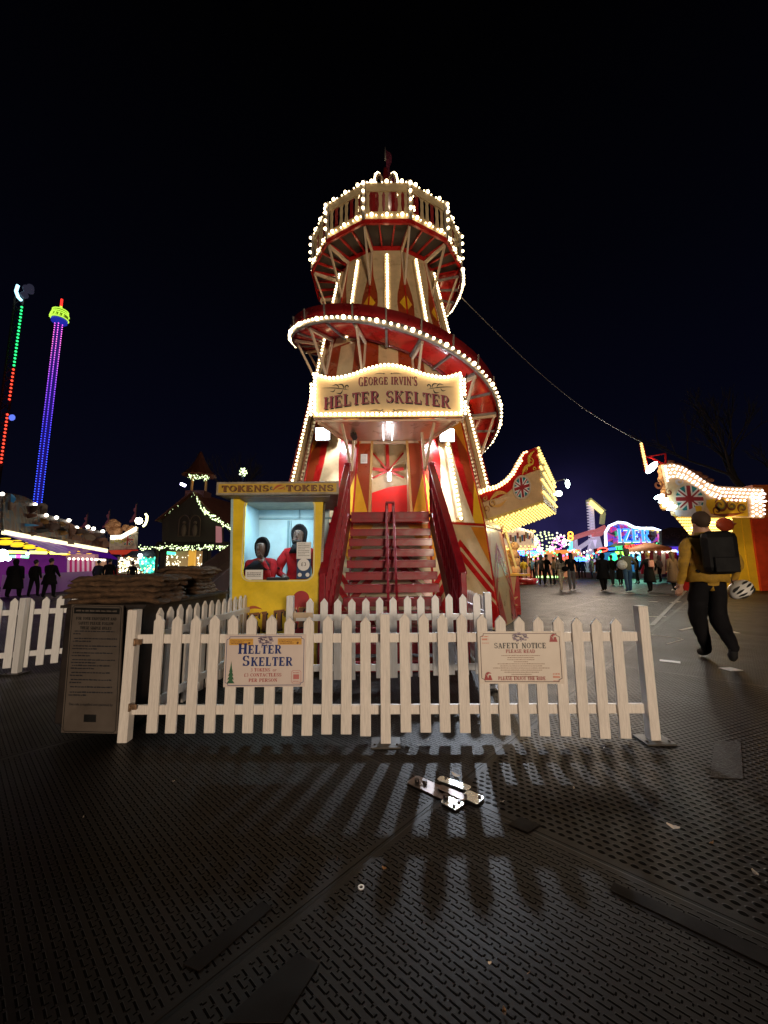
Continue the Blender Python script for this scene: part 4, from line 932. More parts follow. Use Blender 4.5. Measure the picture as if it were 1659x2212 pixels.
for i, y in enumerate((.55, .43, .31, .20, .09, 0., -.11, -.22, -.33, -.41)):
    greek(m, Fr, -W2 * .80, W2 * rn.uniform(.6, .85), H2 * y, .010, .002, rn)
    if i not in (8,): greek(m, Fr, -W2 * .84, W2 * rn.uniform(-.6, .7), H2 * (y - .045), .010, .002, rn)
m.build('print', inkblk, rb)
small_text("This ride is supplied and operated by", Fr, 0, -H2 * .60, .024, inkblk, rb, fitw=w_ * .8)
m = MB(); m.add([Fr(-W2 * .22, -H2 * .84, .002), Fr(W2 * .22, -H2 * .84, .002), Fr(W2 * .22, -H2 * .73, .002), Fr(-W2 * .22, -H2 * .73, .002)], [(0, 1, 2, 3)]); m.build('stamp', mat('dull_red_band', (0, 0, 0)), rb)
# ================================================================== TOKEN BOOTH
BYF = 4.82
bt = thing('token_booth', 'bright yellow token booth with a lit blue window beside the stairs', 'ticket booth', (-1.3, 5.2, 0))
a, b_ = at(499, 1072, BYF), at(704, 1073, BYF); c_, d_ = at(493, 1449, BYF), at(688, 1449, BYF)
tl, tr = V((a.x, BYF - .0, a.z)), V((b_.x, BYF, a.z)); bl, br = V((c_.x, BYF, .04)), V((d_.x, BYF, .04))
Fb = Frame((0, BYF, 0), (1, 0, 0), (0, 0, 1))
w1, w2, w3, w4 = at(527, 1079, BYF), at(677, 1079, BYF), at(677, 1253, BYF), at(527, 1253, BYF)
WX0, WX1, WZ0, WZ1 = (w1.x + w4.x) / 2, (w2.x + w3.x) / 2, w4.z, w1.z
def rrect(x0, x1, z0, z1, r, y, n=6):
    out = []
    for cx_, cz_, a0 in ((x1 - r, z1 - r, 0), (x0 + r, z1 - r, 90), (x0 + r, z0 + r, 180), (x1 - r, z0 + r, 270)):
        for i in range(n + 1): t = R_(a0 + 90 * i / n); out.append(V((cx_ + r * cos(t), y, cz_ + r * sin(t))))
    return out
inn = rrect(WX0, WX1, WZ0, WZ1, .10, BYF)
m = MB(); m.hole([bl, br, tr, tl], inn)
inn2 = [p + V((0, .035, 0)) for p in inn]; n = len(inn); m.add(inn + inn2, [(i, (i + 1) % n, (i + 1) % n + n, i + n) for i in range(n)])
m.build('front_panel', boothyel, bt)
DB = 1.05
m = MB(); m.slab([br, br + V((-.12, DB, 0)), V((br.x - .11, BYF + DB, tr.z)), tr], (1, 0, 0), .03); m.build('side_panel', mat('white_booth_side', (.55, .52, .47), .4, var=.3, vs=5), bt)
m = MB(); m.slab([bl + V((0, DB, 0)), bl, tl, tl + V((0, DB, 0))], (-1, 0, 0), .03); m.build('side_panel', mat('blue_booth_lining', (.42, .62, .70), .5, var=.1), bt)
m = MB(); m.slab([br + V((-.10, DB, 0)), bl + V((0, DB, 0)), tl + V((0, DB, 0)), tr + V((-.10, DB, 0))], (0, 1, 0), .03); bk = m.build('back_panel', mat('blue_booth_lining', (0, 0, 0)), bt)
m = MB(); yy = BYF + DB - .04
m.box(((tl.x + tr.x) / 2, yy, WZ1 - .12), (tr.x - tl.x - .08, .02, .03)); m.box(((tl.x + tr.x) / 2 + .05, yy, WZ1), (.02, .02, .25)); m.box((WX0 + .30, yy, 1.4), (.03, .02, 1.0)); m.box((WX0 + .34, yy, 1.4), (.01, .02, 1.0))
m.build('wall_batten', mat('steel_blue_trim', (.16, .30, .36), .4), bk)
m = MB(); m.box(((tl.x + tr.x) / 2, BYF + DB / 2, .04), (br.x - bl.x - .06, DB - .06, .04)); m.build('floor', dgrey, bt)
m = MB(); m.box(((WX0 + WX1) / 2, BYF + .2, WZ0 - .04), (br.x - bl.x - .1, .32, .03)); m.build('counter', dgrey, bt)
m = MB(); pts = rrect(WX0 - .004, WX1 + .004, WZ0 - .004, WZ1 + .004, .10, BYF - .004); 
po = rrect(WX0 - .02, WX1 + .02, WZ0 - .02, WZ1 + .02, .115, BYF - .004); n = len(pts)
m.add(pts + po, [(i, (i + 1) % n, (i + 1) % n + n, i + n) for i in range(n)]); m.build('window_trim', mat('pale_yellow_trim', (.75, .68, .35), .4), bt)
m = MB(); m.add(rrect(WX0, WX1, WZ0, WZ1, .10, BYF + .02), [tuple(range(len(inn)))]); m.build('window_pane', glass('booth_glass'), bt)
m = MB(); m.tube([(WX0 + .17, BYF + .13, WZ1 + .005), (WX1 - .07, BYF + .13, WZ1 + .005)], .022, 10); m.build('tube_light', tubem, bt)
lamp('booth_tube', 'AREA', ((WX0 + WX1) / 2, BYF + .42, tl.z - .03), 32, (.62, .88, 1.0), ((WX0 + WX1) / 2, BYF + .52, 0), .8, .3)
# roof and fascia
RYF = 4.58
r0, r1 = at(466, 1066, RYF), at(732, 1071, RYF); rt = at(600, 1040, RYF)
rx0, rx1, rz0_, rz1_ = r0.x, r1.x, (r0.z + r1.z) / 2, rt.z
m = MB(); m.slab([V((rx0, RYF, rz1_)), V((rx1, RYF, rz1_)), V((rx1 - .20, BYF + DB + .1, rz1_)), V((rx0, BYF + DB + .1, rz1_))], (0, 0, 1), rz1_ - rz0_); rf = m.build('roof', mat('dirty_roof_trim', (.34, .29, .22), .55, var=.35, vs=9), bt, bevel=.01)
m = MB(); m.slab([(rx0 + .25, RYF + .10, rz0_ + .0), (rx1 - .12, RYF + .10, rz0_ + .0), (rx1 - .16, BYF - .01, rz0_ - .045), (rx0 + .28, BYF - .01, rz0_ - .045)], (0, 0, 1), .01); m.build('soffit', grey, rf)
Ff = Frame(((rx0 + rx1) / 2, RYF - .003, rz0_), (1, 0, 0), (0, 0, 1)); FH = rz1_ - rz0_; FWd = (rx1 - rx0)
m = MB(); m.slab([Ff(-FWd / 2 + .03, FH * .16), Ff(FWd / 2 - .03, FH * .16), Ff(FWd / 2 - .03, FH * .84), Ff(-FWd / 2 + .03, FH * .84)], Ff.n, .002); fa = m.build('fascia_sign', mat('mustard_fascia', (.56, .36, .05), .4, var=.15, vs=12), rf)
for (mt_, dx, dy, dp) in ((inkblk, .006, -.006, .003), (inkbrn, 0, 0, .006)):
    m = MB()
    for sx in (-1, 1): text(m, "TOKENS", Ff, sx * FWd * .262, FH * .27, FH * .44, dep=dp, fit=FWd * .385, bold=1.35, dx=dx, dy=dy)
    m.build('lettering', mt_, fa)
m = MB(); swirl(m, Ff, -FWd * .045, FH * .5, FH * .30, .004, flip=1, turns=.9, wd=.35); m.build('painted_scroll', mat('slate_ink', (.08, .10, .13), .4), fa)
m = MB(); leaf(m, Ff, -FWd * .035, FH * .28, FH * .45, FH * .72, .15, FH * .16, .005); leaf(m, Ff, FH * .0, FH * .42, FH * .62, FH * .64, -.1, FH * .10, .0055); swirl(m, Ff, FH * .55, FH * .42, FH * .16, .006, turns=.9, wd=.3); m.build('painted_scroll', mat('rust_ink', (.42, .09, .03), .4), fa)
# paint on the booth front
Fp = Frame((0, BYF - .003, 0), (1, 0, 0), (0, 0, 1))
q = at(650, 1330, BYF); dxm = q.x; m = MB(); zt = at(650, 1276, BYF).z; hw = .098; zb = at(650, 1400, BYF).z
pts = [Fp(dxm + hw * cos(R_(a)), zt - .09 + .09 * sin(R_(a)), .002) for a in range(0, 181, 15)] + [Fp(dxm - hw, zb, .002), Fp(dxm + hw, zb, .002)]
m.add(pts, [tuple(range(len(pts)))]); dm = m.build('painted_red_arch', mat('flat_red_paint', (.38, .02, .025), .5), bt)
m = MB(); leaf(m, Fp, dxm - .1, zb + .13, dxm + .12, zb + .02, .1, .03, .004)
m.build('painted_stripe', cream, dm)
m = MB(); 
for i in range(4): xx = dxm - .055 + i * .035; m.add([Fp(xx - .008, zt - .225, .004), Fp(xx + .008, zt - .225, .004), Fp(xx, zt - .185, .004)], [(0, 1, 2)])
m.build('painted_drips', mat('pale_drip_ink', (.62, .32, .25), .5), dm)
q = at(520, 1371, BYF); bw = br.x - bl.x
for (mt_, dx, dy, dp) in ((inkblk, .014, -.016, .003), (inkgold, -.004, .004, .0055), (inkbrn, 0, 0, .008)):
    m = MB(); text(m, "HELTER", Fp, lerp(bl.x, br.x, .48), q.z, .225, dep=dp, fit=bw * .86, bold=1.3, dx=dx, dy=dy, warp=lambda X, Y, px, py: (X, Y + .10 * (X - bl.x))); m.build('lettering', mt_, bt)
m = MB(); q = at(524, 1320, BYF); swirl(m, Fp, q.x, q.z, .07, .003, turns=.9, wd=.3); m.build('painted_scroll', mat('slate_ink', (0, 0, 0)), bt)
m = MB(); leaf(m, Fp, q.x + .0, q.z - .03, q.x + .24, q.z + .02, .2, .035, .004); leaf(m, Fp, q.x + .08, q.z - .02, q.x + .25, q.z - .01, -.15, .02, .0045); m.build('painted_scroll', mat('rust_ink', (0, 0, 0)), bt)
# papers, card panel, tray
def win_sheet(name, u0, v0, u1, v1, mt_, d=.010):
    a, b_ = at(u0, v0, BYF), at(u1, v1, BYF); m = MB(); m.box(((a.x + b_.x) / 2, BYF + .008, (a.z + b_.z) / 2), (abs(b_.x - a.x), .003, abs(a.z - b_.z)))
    return m.build(name, mt_, bt), Frame(((a.x + b_.x) / 2, BYF + .005, (a.z + b_.z) / 2), (1, 0, 0), (0, 0, 1)), abs(b_.x - a.x), abs(a.z - b_.z)
paper = mat('white_paper', (.8, .8, .8), .6, var=.03)
ob, Fw, pw_, ph_ = win_sheet('paper_notice', 641, 1171, 671, 1207, paper)
m = MB()
for i in range(8): greek(m, Fw, -pw_ * .4, pw_ * (.4 if i % 3 else .1), ph_ * (.38 - .1 * i), .006, .001, rn)
m.build('print', inkblk, ob)
ob, Fw, pw_, ph_ = win_sheet('paper_notice', 530, 1231, 567, 1252, paper)
m = MB()
for i in range(3): greek(m, Fw, -pw_ * .4, pw_ * .4, ph_ * (.15 - .16 * i), .009, .001, rn)
m.build('print', inkblk, ob)
ob, Fw, pw_, ph_ = win_sheet('price_card', 641, 1208, 671, 1250, mat('navy_card', (.012, .05, .14), .4))
m = MB(); n = 22; m.add([Fw(pw_ * .43 * cos(2 * pi * k / n) - .003, ph_ * .22 + pw_ * .43 * sin(2 * pi * k / n), .001) for k in range(n)], [tuple(range(n))])
for sx in (-1, 1): m.add([Fw(sx * pw_ * .27 + pw_ * .14 * cos(2 * pi * k / n), -ph_ * .3 + pw_ * .14 * sin(2 * pi * k / n), .001) for k in range(n)], [tuple(range(n))])
cc = m.build('white_roundel', paper, ob)
m = MB(); text(m, "£3", Fw, -.003, ph_ * .15, .045, dep=.003, bold=1.2); m.build('lettering', inkblk, cc)
q = at(600, 1250, BYF - .02); m = MB(); m.box(q, (.34 * .75, .08, .035)); m.build('coin_tray', black, bt, bevel=.004)
# ================================================================== PEOPLE
skinL = mat('light_skin', (.50, .28, .19), .5, var=.08); skinD = mat('dark_skin', (.075, .036, .023), .55, var=.15, vs=20)
hairB = mat('black_hair', (.012, .010, .010), .55, var=.3, vs=60, stretch=(1, 1, .1)); hairBr = mat('brown_hair', (.045, .024, .012), .8, var=.4, vs=80); hairY = mat('blond_hair', (.55, .36, .10), .6, var=.2, vs=60)
def cloth(nm, c, **k): return mat(nm, c, .85, var=.3, vs=14, bump=.4, bs=35, **k)
cBlack = cloth('black_cloth', (.007, .0065, .008), spec=.15); cGrey = cloth('grey_cloth', (.16, .16, .17)); cNavy = cloth('navy_cloth', (.012, .016, .035)); cJean = cloth('blue_denim', (.05, .12, .24)); cBrown = cloth('brown_cloth', (.075, .04, .028))
cCream = cloth('cream_cloth', (.62, .52, .38)); cTan = cloth('tan_cloth', (.30, .21, .12)); cYel = cloth('yellow_cloth', (.75, .55, .03)); cBlue = cloth('pale_blue_cloth', (.15, .35, .50)); cRed = cloth('red_jacket', (.24, .006, .009), spec=.15); cWhite = cloth('white_cloth', (.75, .73, .70)); cOlive = cloth('olive_grey_cloth', (.12, .12, .09))
cMust = cloth('mustard_fleece', (.36, .205, .02)); shoeW = mat('white_shoe', (.75, .72, .68), .5, var=.1); shoeB = mat('black_shoe', (.015, .015, .016), .5, var=.1); cDRed = cloth('dark_maroon_cloth', (.07, .012, .012))
def skinned(nodes, edges, mats, parent, name='body', levels=1, root=0):
    """nodes: [(pos, rx, ry)], edges: [(a, b, material index)] -> one continuous surface"""
    off = OFF.get(parent, V((0, 0, 0)))
    me = bpy.data.meshes.new(name); bm = bmesh.new(); sk = bm.verts.layers.skin.verify()
    vs = []
    for i, (p_, rx, ry) in enumerate(nodes):
        v = bm.verts.new(p_); v[sk].radius = (rx, ry); v[sk].use_root = (i == root); vs.append(v)
    for a, b, _ in edges: bm.edges.new((vs[a], vs[b]))
    bm.to_mesh(me); bm.free()
    ob = bpy.data.objects.new(name, me); COL.objects.link(ob)
    md = ob.modifiers.new('skin', 'SKIN'); md.use_smooth_shade = True; md.branch_smoothing = .3
    ms = ob.modifiers.new('sub', 'SUBSURF'); ms.levels = levels; ms.render_levels = levels
    bpy.context.view_layer.update()
    new = bpy.data.meshes.new_from_object(ob.evaluated_get(bpy.context.evaluated_depsgraph_get()))
    bpy.data.objects.remove(ob); bpy.data.meshes.remove(me)
    for m_ in mats: new.materials.append(m_)
    if levels > 1:
        for v in new.vertices:
            k = 1 if v.co.z < max(q[0][2] for q in nodes) * .84 else 0
            q_ = noise.noise(v.co * 9) * .014 + noise.noise(V((v.co.x * 10, v.co.y * 10, v.co.z * 22))) * .009; v.co += v.normal * q_ * k
    P_ = [V(q[0]) for q in nodes]
    mi = []
    for f in new.polygons:
        c = f.center; best = (9, 0)
        for a, b, k in edges:
            A0, B0 = P_[a], P_[b]; d = B0 - A0; t = max(0, min(1, (c - A0).dot(d) / max(d.length_squared, 1e-9))); rr = lerp(nodes[a][1], nodes[b][1], t)
            ds = (c - (A0 + d * t)).length - rr * .6
            if ds < best[0]: best = (ds, k)
        mi.append(best[1])
    new.polygons.foreach_set('material_index', mi); new.polygons.foreach_set('use_smooth', [True] * len(mi)); new.name = name; new.update()
    return new
def finish(new, M, parent, name='body'):
    off = OFF.get(parent, V((0, 0, 0)))
    new.transform(Matrix.Translation(-off) @ M); ob = bpy.data.objects.new(name, new); COL.objects.link(ob); ob.parent = parent; OFF[ob] = off; return ob
def person(label, loc, facing=0, H=1.72, top=None, legs=None, shoe=None, skin=None, hair=None, hairstyle='short', bulk=1., stride=.12, arms='down', coat=None, levels=1, group='people walking in the fair', fingers=False, sit=0, lean=0, hood=None, hatc=None, bent=None, seed=0):
    """facing: degrees, 0 looks away from the camera (+Y)"""
    top = top or cBlack; legs = legs or cBlack; shoe = shoe or shoeB; skin = skin or skinL; hair = hair or hairB
    s = H / 1.75; b = bulk; rn = random.Random(seed)
    nd = []; ed = []
    def nn(x, y, z, r, r2=None): nd.append((V((x, y + lean * max(0, z - .9), z)) * s, r * s, (r2 or r) * s)); return len(nd) - 1
    pel = nn(0, 0, .96, .15 * b, .115 * b); sp = nn(0, .0, 1.14, .135 * b, .11 * b); ch = nn(0, .0, 1.33, .165 * b, .12 * b); nk = nn(0, 0, 1.475, .062, .062); h1 = nn(0, .015, 1.565, .074, .085); h2 = nn(0, .012, 1.66, .082, .096)
    hb = nn(0, .005, 1.715, .058, .07)
    ed += [(pel, sp, 0), (sp, ch, 0), (ch, nk, 0), (nk, h1, 3), (h1, h2, 3), (h2, hb, 3)]
    for sx in (-1, 1):
        sh = nn(sx * .165 * b, 0, 1.40, .068 * b)
        ap = arms if isinstance(arms, str) else arms[0 if sx < 0 else 1]
        P = {'down': ((.235, -.02, 1.14), (.245, .06, .90)), 'swing_f': ((.23, .06, 1.15), (.22, .22, .96)), 'swing_b': ((.24, -.10, 1.15), (.25, -.12, .92)), 'pocket': ((.27, -.06, 1.13), (.18, .08, .95)), 'front': ((.23, .05, 1.13), (.08, .24, 1.08)), 'phone': ((.22, .08, 1.14), (.07, .28, 1.25)), 'hold': ((.32, -.03, 1.16), (.33, .10, .96)), 'cheek': ((.22, .20, 1.12), (.09, .13, 1.42)), 'desk': ((.24, .10, 1.12), (.10, .30, 1.05))}[ap]
        el = nn(sx * P[0][0] * (1 + .12 * (b - 1) * 5), P[0][1], P[0][2], .050 * b); wr = nn(sx * P[1][0] * (1 + .12 * (b - 1) * 5), P[1][1], P[1][2], .034 * (b ** .5))
        d = (V(P[1]) - V(P[0])).normalized(); d.x *= sx
        hd = nn(sx * P[1][0] * (1 + .12 * (b - 1) * 5) + d.x * .075, P[1][1] + d.y * .075, P[1][2] + d.z * .075, .036, .022)
        ed += [(ch, sh, 0), (sh, el, 0), (el, wr, 0), (wr, hd, 3)]
        if fingers:
            side = d.cross(V((0, 1, 0) if abs(d.z) > .7 else V((0, 0, 1)))).normalized(); base = nd[hd][0] / s; cur = V((0, 1, 0)) if abs(d.z) > .7 else V((0, 0, -1))
            for k, (o_, ln) in enumerate(((-.028, .062), (-.010, .072), (.010, .068), (.028, .054))):
                a0 = base + side * o_ + d * .02; a1 = a0 + d * ln * .55; a2 = a1 + (d * .6 + cur * .7).normalized() * ln * .5
                i1 = nn(*a0, .0095); i2 = nn(*a1, .0088); i3 = nn(*a2, .0075); ed += [(hd, i1, 3), (i1, i2, 3), (i2, i3, 3)]
            wb = nd[wr][0] / s + d * .025
            i1 = nn(*(wb + side * -.036), .0115); i2 = nn(*(wb + side * -.055 + d * .035 + cur * .01), .0095); ed += [(wr, i1, 3), (i1, i2, 3)]
        f = sx * stride
        hp = nn(sx * .088 * b, 0, .90, .095 * b)
        if bent and sx == -bent: kn = nn(sx * .075 * b, .13, .50, .088 * b); an = nn(sx * .005 + .03, .20, .085, .050 * b); to = nn(sx * .01 + .02, .36, .04, .040)
        elif sit: kn = nn(sx * .11, .42, .86, .075 * b); an = nn(sx * .12, .40, .42, .048); to = nn(sx * .12, .54, .37, .038)
        elif bent and sx == bent: kn = nn(sx * .09, .06, .49, .090 * b); an = nn(sx * .055, -.22, .19, .052); to = nn(sx * .06, -.13, .045, .042)
        else: kn = nn(sx * .10 * b, f * .6 + .03, .50, .068 * b); an = nn(sx * .10 * b, f, .085, .048 * b); to = nn(sx * .11 * b, f + .15, .04, .038)
        ed += [(pel, hp, 1), (hp, kn, 1), (kn, an, 1), (an, to, 2)]
    root = thing('person', label, 'person', loc, group)
    M = Matrix.Translation(loc) @ Matrix.Rotation(R_(facing), 4, 'Z')
    finish(skinned(nd, ed, [top, legs, shoe, skin], root, levels=levels), M, root)
    def child(nm, mb_, mt_):
        mb_.v = [M @ q for q in mb_.v]; return mb_.build(nm, mt_, root)
    hc = V((0, .0 + lean * .76, 1.66)) * s
    m = MB()
    if hood is None and hatc is None or hairstyle == 'long':
        vs, fs = ico(3); q = []
        for p_ in vs:
            r = 1 + .06 * noise.noise(p_ * 4 + V((seed, 0, 0))); x, y, z = p_.x * .092 * r, p_.y * .108 * r - .012, p_.z * .112 * r + .012
            if p_.y > .45 and p_.z < .45: y = min(y, .05)
            if p_.z < -.3 and p_.y > -.2: y -= .05; x *= .7
            if hairstyle == 'long' and p_.z < .1: y = -abs(y) * .8 - .03; z = z * 4.2 - .05; x *= 1.15
            q.append(hc + V((x, y, z)) * s)
        m.add(q, fs, True); child('hair', m, hair)
    if hood is not None:
        m = MB(); vs, fs = ico(3); q = []
        for p_ in vs:
            r = 1.0 + .05 * noise.noise(p_ * 3 + V((seed, 2, 0))); x, y, z = p_.x * .118 * r, p_.y * .128 * r - .025, p_.z * .150 * r + .0
            if p_.y > .35: y = .028 - (p_.y - .35) * .10; x *= 1.04; z *= 1.02          # opening turned in
            if p_.z < -.35: x *= 1.0 + .5 * (-.35 - p_.z); y *= .9; z *= 1.35
            q.append(hc + V((x, y, z)) * s)
        m.add(q, fs, True); child('hood', m, hood)
    if hatc is not None:
        m = MB(); m.lathe(hc + V((0, -.005, .02)) * s, [(.100 * s, -.01), (.106 * s, .02), (.104 * s, .05 * s), (.09 * s, .09 * s), (.05 * s, .12 * s), (0, .128 * s)], 16); child('hat', m, hatc)
    if coat is not None:
        z0, cm = coat; n = 20; m = MB(); prof = [(1.02, 1.0), (.80, 1.12), (z0 + .1, 1.28), (z0, 1.32), (z0, 1.2)]
        vs = []
        for z, k in prof:
            for i in range(n):
                a = 2 * pi * i / n; wv = 1 + .05 * sin(a * 5 + seed) * (1.1 - z)
                vs.append(V((.175 * b * k * cos(a) * wv, .145 * b * k * sin(a) * wv + lean * max(0, z - .9), z + (.0 if z > z0 else .012 * sin(3 * a)))) * s)
        m.add(vs, [(i * n + j, i * n + (j + 1) % n, (i + 1) * n + (j + 1) % n, (i + 1) * n + j) for i in range(len(prof) - 1) for j in range(n)], True); child('coat_skirt', m, cm)
    root['_s'] = s
    return root, M, s
def pchild(root, M, nm, mb_, mt_):
    mb_.v = [M @ q for q in mb_.v]; return mb_.build(nm, mt_, root)
def face(root, M, s, skin, beard=None, lean=0, eye=True):
    y0 = .105 + lean * .72
    m = MB()
    for sx in (-1, 1): m.ball(V((sx * .031, y0 - .010, 1.655)) * s, .0125 * s, 2, (1.0, .6, .45))
    pchild(root, M, 'eye', m, mat('eye_white', (.22, .2, .18), .2, var=0))
    m = MB()
    for sx in (-1, 1): m.ball(V((sx * .031, y0 - .004, 1.655)) * s, .0065 * s, 1)
    for sx in (-1, 1): m.bar(V((sx * .012, y0 - .002, 1.682)) * s, V((sx * .050, y0 - .016, 1.684)) * s, .006, .009)
    pchild(root, M, 'eyebrow', m, hairB)
    m = MB(); m.tube([V((0, y0 - .012, 1.66)) * s, V((0, y0 + .008, 1.635)) * s, V((0, y0 + .018, 1.615)) * s, V((0, y0 - .002, 1.604)) * s], [.008 * s, .012 * s, .018 * s, .012 * s], 8); pchild(root, M, 'nose', m, skin)
    m = MB(); m.ball(V((0, y0 - .010, 1.578)) * s, .020 * s, 2, (1.25, .5, .42)); pchild(root, M, 'mouth', m, mat('lips', (.16, .05, .045), .4))
    if beard:
        m = MB(); m.ball(V((0, y0 - .050, 1.545)) * s, .062 * s, 2, (1.05, .85, .62)); pchild(root, M, 'beard', m, beard)
# --- walking man with the backpack
c = gnd(1562, 1432); c.z = 0
bp_, M, s = person('person in mustard fleece and black trousers walking away with a black backpack', V((4.08, 4.95, 0)), facing=-8, H=1.84, top=cMust, legs=cBlack, skin=skinL, hair=hairBr, bulk=1.14, stride=.05, arms=('down', 'hold'), levels=2, fingers=True, bent=1, group='people on the right', seed=3)
m = MB(); m.tube([V((0, -.0, 1.46)) * s, V((0, .0, 1.52)) * s], [.085 * s, .078 * s], 14); pchild(bp_, M, 'collar', m, cMust)
m = MB(); m.lathe((0, 0, 0), [(.205 * s, 1.12 * s), (.222 * s, 1.02 * s), (.225 * s, .93 * s), (.205 * s, .925 * s)], 22); m.v = [V((q.x, q.y * .80, q.z + .012 * sin(q.x * 30))) for q in m.v]; pchild(bp_, M, 'fleece_hem', m, cMust)
bk = thing('backpack', 'large boxy black backpack on the back of the person in the mustard fleece', 'backpack', V((4.08, 4.8, 1.2)))
m = MB(); m.box((0.02, -.245, 1.27 * s), (.37, .19, .52)); m.v = [M @ q for q in m.v]; ob = m.build('bag', mat('black_coated_fabric', (.006, .006, .007), .6, var=.3, vs=5, spec=.15, bump=.3, bs=12), bk, bevel=.085)
m = MB(); m.box((0.02, -.350, 1.13 * s), (.26, .02, .18)); m.v = [M @ q for q in m.v]; m.build('front_pocket', mat('black_coated_fabric', (0, 0, 0)), bk, bevel=.018)
m = MB()
for sx in (-1, 1): m.tube([V((sx * .12, -.15, 1.46 * s)), V((sx * .14, .02, 1.475 * s)), V((sx * .15, .135, 1.36 * s)), V((sx * .17, .10, 1.12 * s)), V((sx * .17, -.14, 1.05 * s))], .018, 8)
m.v = [M @ q for q in m.v]; m.build('shoulder_strap', cBlack, bk)
hp = M @ V((.37, .02, .83 * s))
hm = thing('cycle_helmet', 'white vented cycle helmet hanging at the hip of the person with the backpack', 'helmet', hp)
m = MB(); vs, fs = ico(3); q = []
T = Matrix.Rotation(R_(-35), 3, 'Y') @ Matrix.Rotation(R_(20), 3, 'X')
for p_ in vs: q.append(hp + T @ V((p_.x * .155, p_.y * .115, max(p_.z, -.35) * .105)))
m.add(q, fs, True); m.build('shell', mat('white_helmet_shell', (.72, .70, .66), .35, var=.08), hm)
m = MB()
for i, a in enumerate((-38, -14, 12, 38)):
    for t0, t1 in ((-.65, -.15), (.05, .55)):
        pts = [hp + T @ V((.158 * sin(lerp(t0, t1, k / 5) * 1.35), -.118 * cos(lerp(t0, t1, k / 5) * 1.35) * cos(R_(a + 30)), .108 * cos(lerp(t0, t1, k / 5) * 1.35) * sin(R_(a + 30)))) for k in range(6)]
        m.tube(pts, [.004, .009, .012, .012, .009, .004], 6)
m.build('vent', mat('helmet_vent_black', (.01, .01, .01), .7), hm)
m = MB(); m.tube([hp + V((-.08, 0, .07)), hp + V((-.10, .02, .18)), hp + V((-.13, .05, .26))], .006, 5); m.build('strap', cBlack, hm)
# --- person cut by the right edge
person('person in dark maroon coat and green trainers cut by the right edge', V((5.08, 4.85, 0)), facing=10, H=1.76, top=cDRed, legs=cBlack, shoe=mat('green_trainer', (.02, .12, .06), .5), bulk=1.2, arms='pocket', coat=(.62, cDRed), group='people on the right', seed=8)
# --- crowd on the right
def gp(u, vfeet): q = gnd(u, vfeet); q.z = 0; return q
CR = [
 ('person in bright yellow jacket and pale trousers beyond the stall', 1133, 1257, 10, dict(top=cYel, legs=cCream, shoe=shoeW, arms='pocket', bulk=1.1)),
 ('person in pale blue jacket and black trousers beyond the stall', 1151, 1256, -20, dict(top=cBlue, legs=cBlack, shoe=shoeW, arms='front')),
 ('person in black top and light jeans next to the pale blue jacket', 1160, 1256, 60, dict(top=cBlack, legs=cGrey, shoe=shoeW)),
 ('person in dark grey hooded coat, left of a pair in the mid distance', 1172, 1264, -30, dict(top=cGrey, legs=cBlack, hood=cGrey)),
 ('person in black jacket and trousers looking right, white trainers', 1184, 1265, -70, dict(top=cBlack, legs=cNavy, shoe=shoeW, arms='phone')),
 ('person in tan jacket and dark jeans beside the striped jumper', 1199, 1263, 30, dict(top=cTan, legs=cNavy, shoe=shoeB, arms='pocket')),
 ('person with long black hair, striped jumper and cream trousers', 1214, 1277, 15, dict(top='STRIPE', legs=cCream, shoe=shoeW, hairstyle='long', stride=.14)),
 ('person with long black hair in a black puffer and grey trousers', 1237, 1275, -12, dict(top=cBlack, legs=cGrey, shoe=shoeW, hairstyle='long', bulk=1.12)),
 ('person in white coat far back beside the bright yellow jacket', 1122, 1253, 5, dict(top=cWhite, legs=cBlack, hair=hairBr)),
 ('person in tan coat far back in front of the pendulum ride', 1280, 1250, 20, dict(top=cTan, legs=cNavy, coat=(.6, cTan), hair=hairBr)),
 ('person in red jacket far back just left of the wide black coat', 1292, 1252, -15, dict(top=cRed, legs=cJean, shoe=shoeW)),
 ('person in grey hooded top far back, right of the pink backpack', 1428, 1258, 15, dict(top=cGrey, legs=cBlack, hood=cGrey)),
 ('person in pale blue coat far back beside the tan jacket', 1206, 1252, -25, dict(top=cBlue, legs=cBlack, hairstyle='long')),
 ('person in black standing far back between the groups', 1252, 1250, 20, dict(top=cBlack, legs=cBlack)),
 ('person in navy coat standing far back before the pendulum ride', 1261, 1249, -40, dict(top=cNavy, legs=cBlack, coat=(.6, cNavy))),
 ('person in wide knee-length black coat walking away', 1306, 1277, 5, dict(top=cBlack, legs=cBlack, shoe=shoeW, bulk=1.35, coat=(.55, cBlack), hood=cBlack)),
 ('person in black seen just right of the wide black coat', 1325, 1265, 0, dict(top=cBlack, legs=cNavy, shoe=shoeW)),
 ('person in long black skirt and white shoes in the group', 1342, 1265, -10, dict(top=cBlack, legs=cBlack, shoe=shoeW, coat=(.35, cBlack))),
 ('tall person in olive jacket and blue jeans carrying a white bag', 1360, 1278, -5, dict(top=cOlive, legs=cJean, shoe=cJean, H=1.86, bulk=1.15, hood=cOlive, arms='hold', stride=.12)),
 ('person in black behind the white bag', 1379, 1262, 30, dict(top=cBlack, legs=cBlack, arms='phone')),
 ('person in long black coat with blond hair and a pink backpack', 1406, 1279, 0, dict(top=cBlack, legs=cBlack, hair=hairY, coat=(.42, cBlack), arms='hold', bulk=1.1)),
 ('person in long brown coat and white trainers left of the mustard fleece', 1458, 1278, 12, dict(top=cBrown, legs=cBlack, shoe=shoeW, coat=(.40, cBrown), bulk=1.2, hair=hairBr, hairstyle='long')),
]
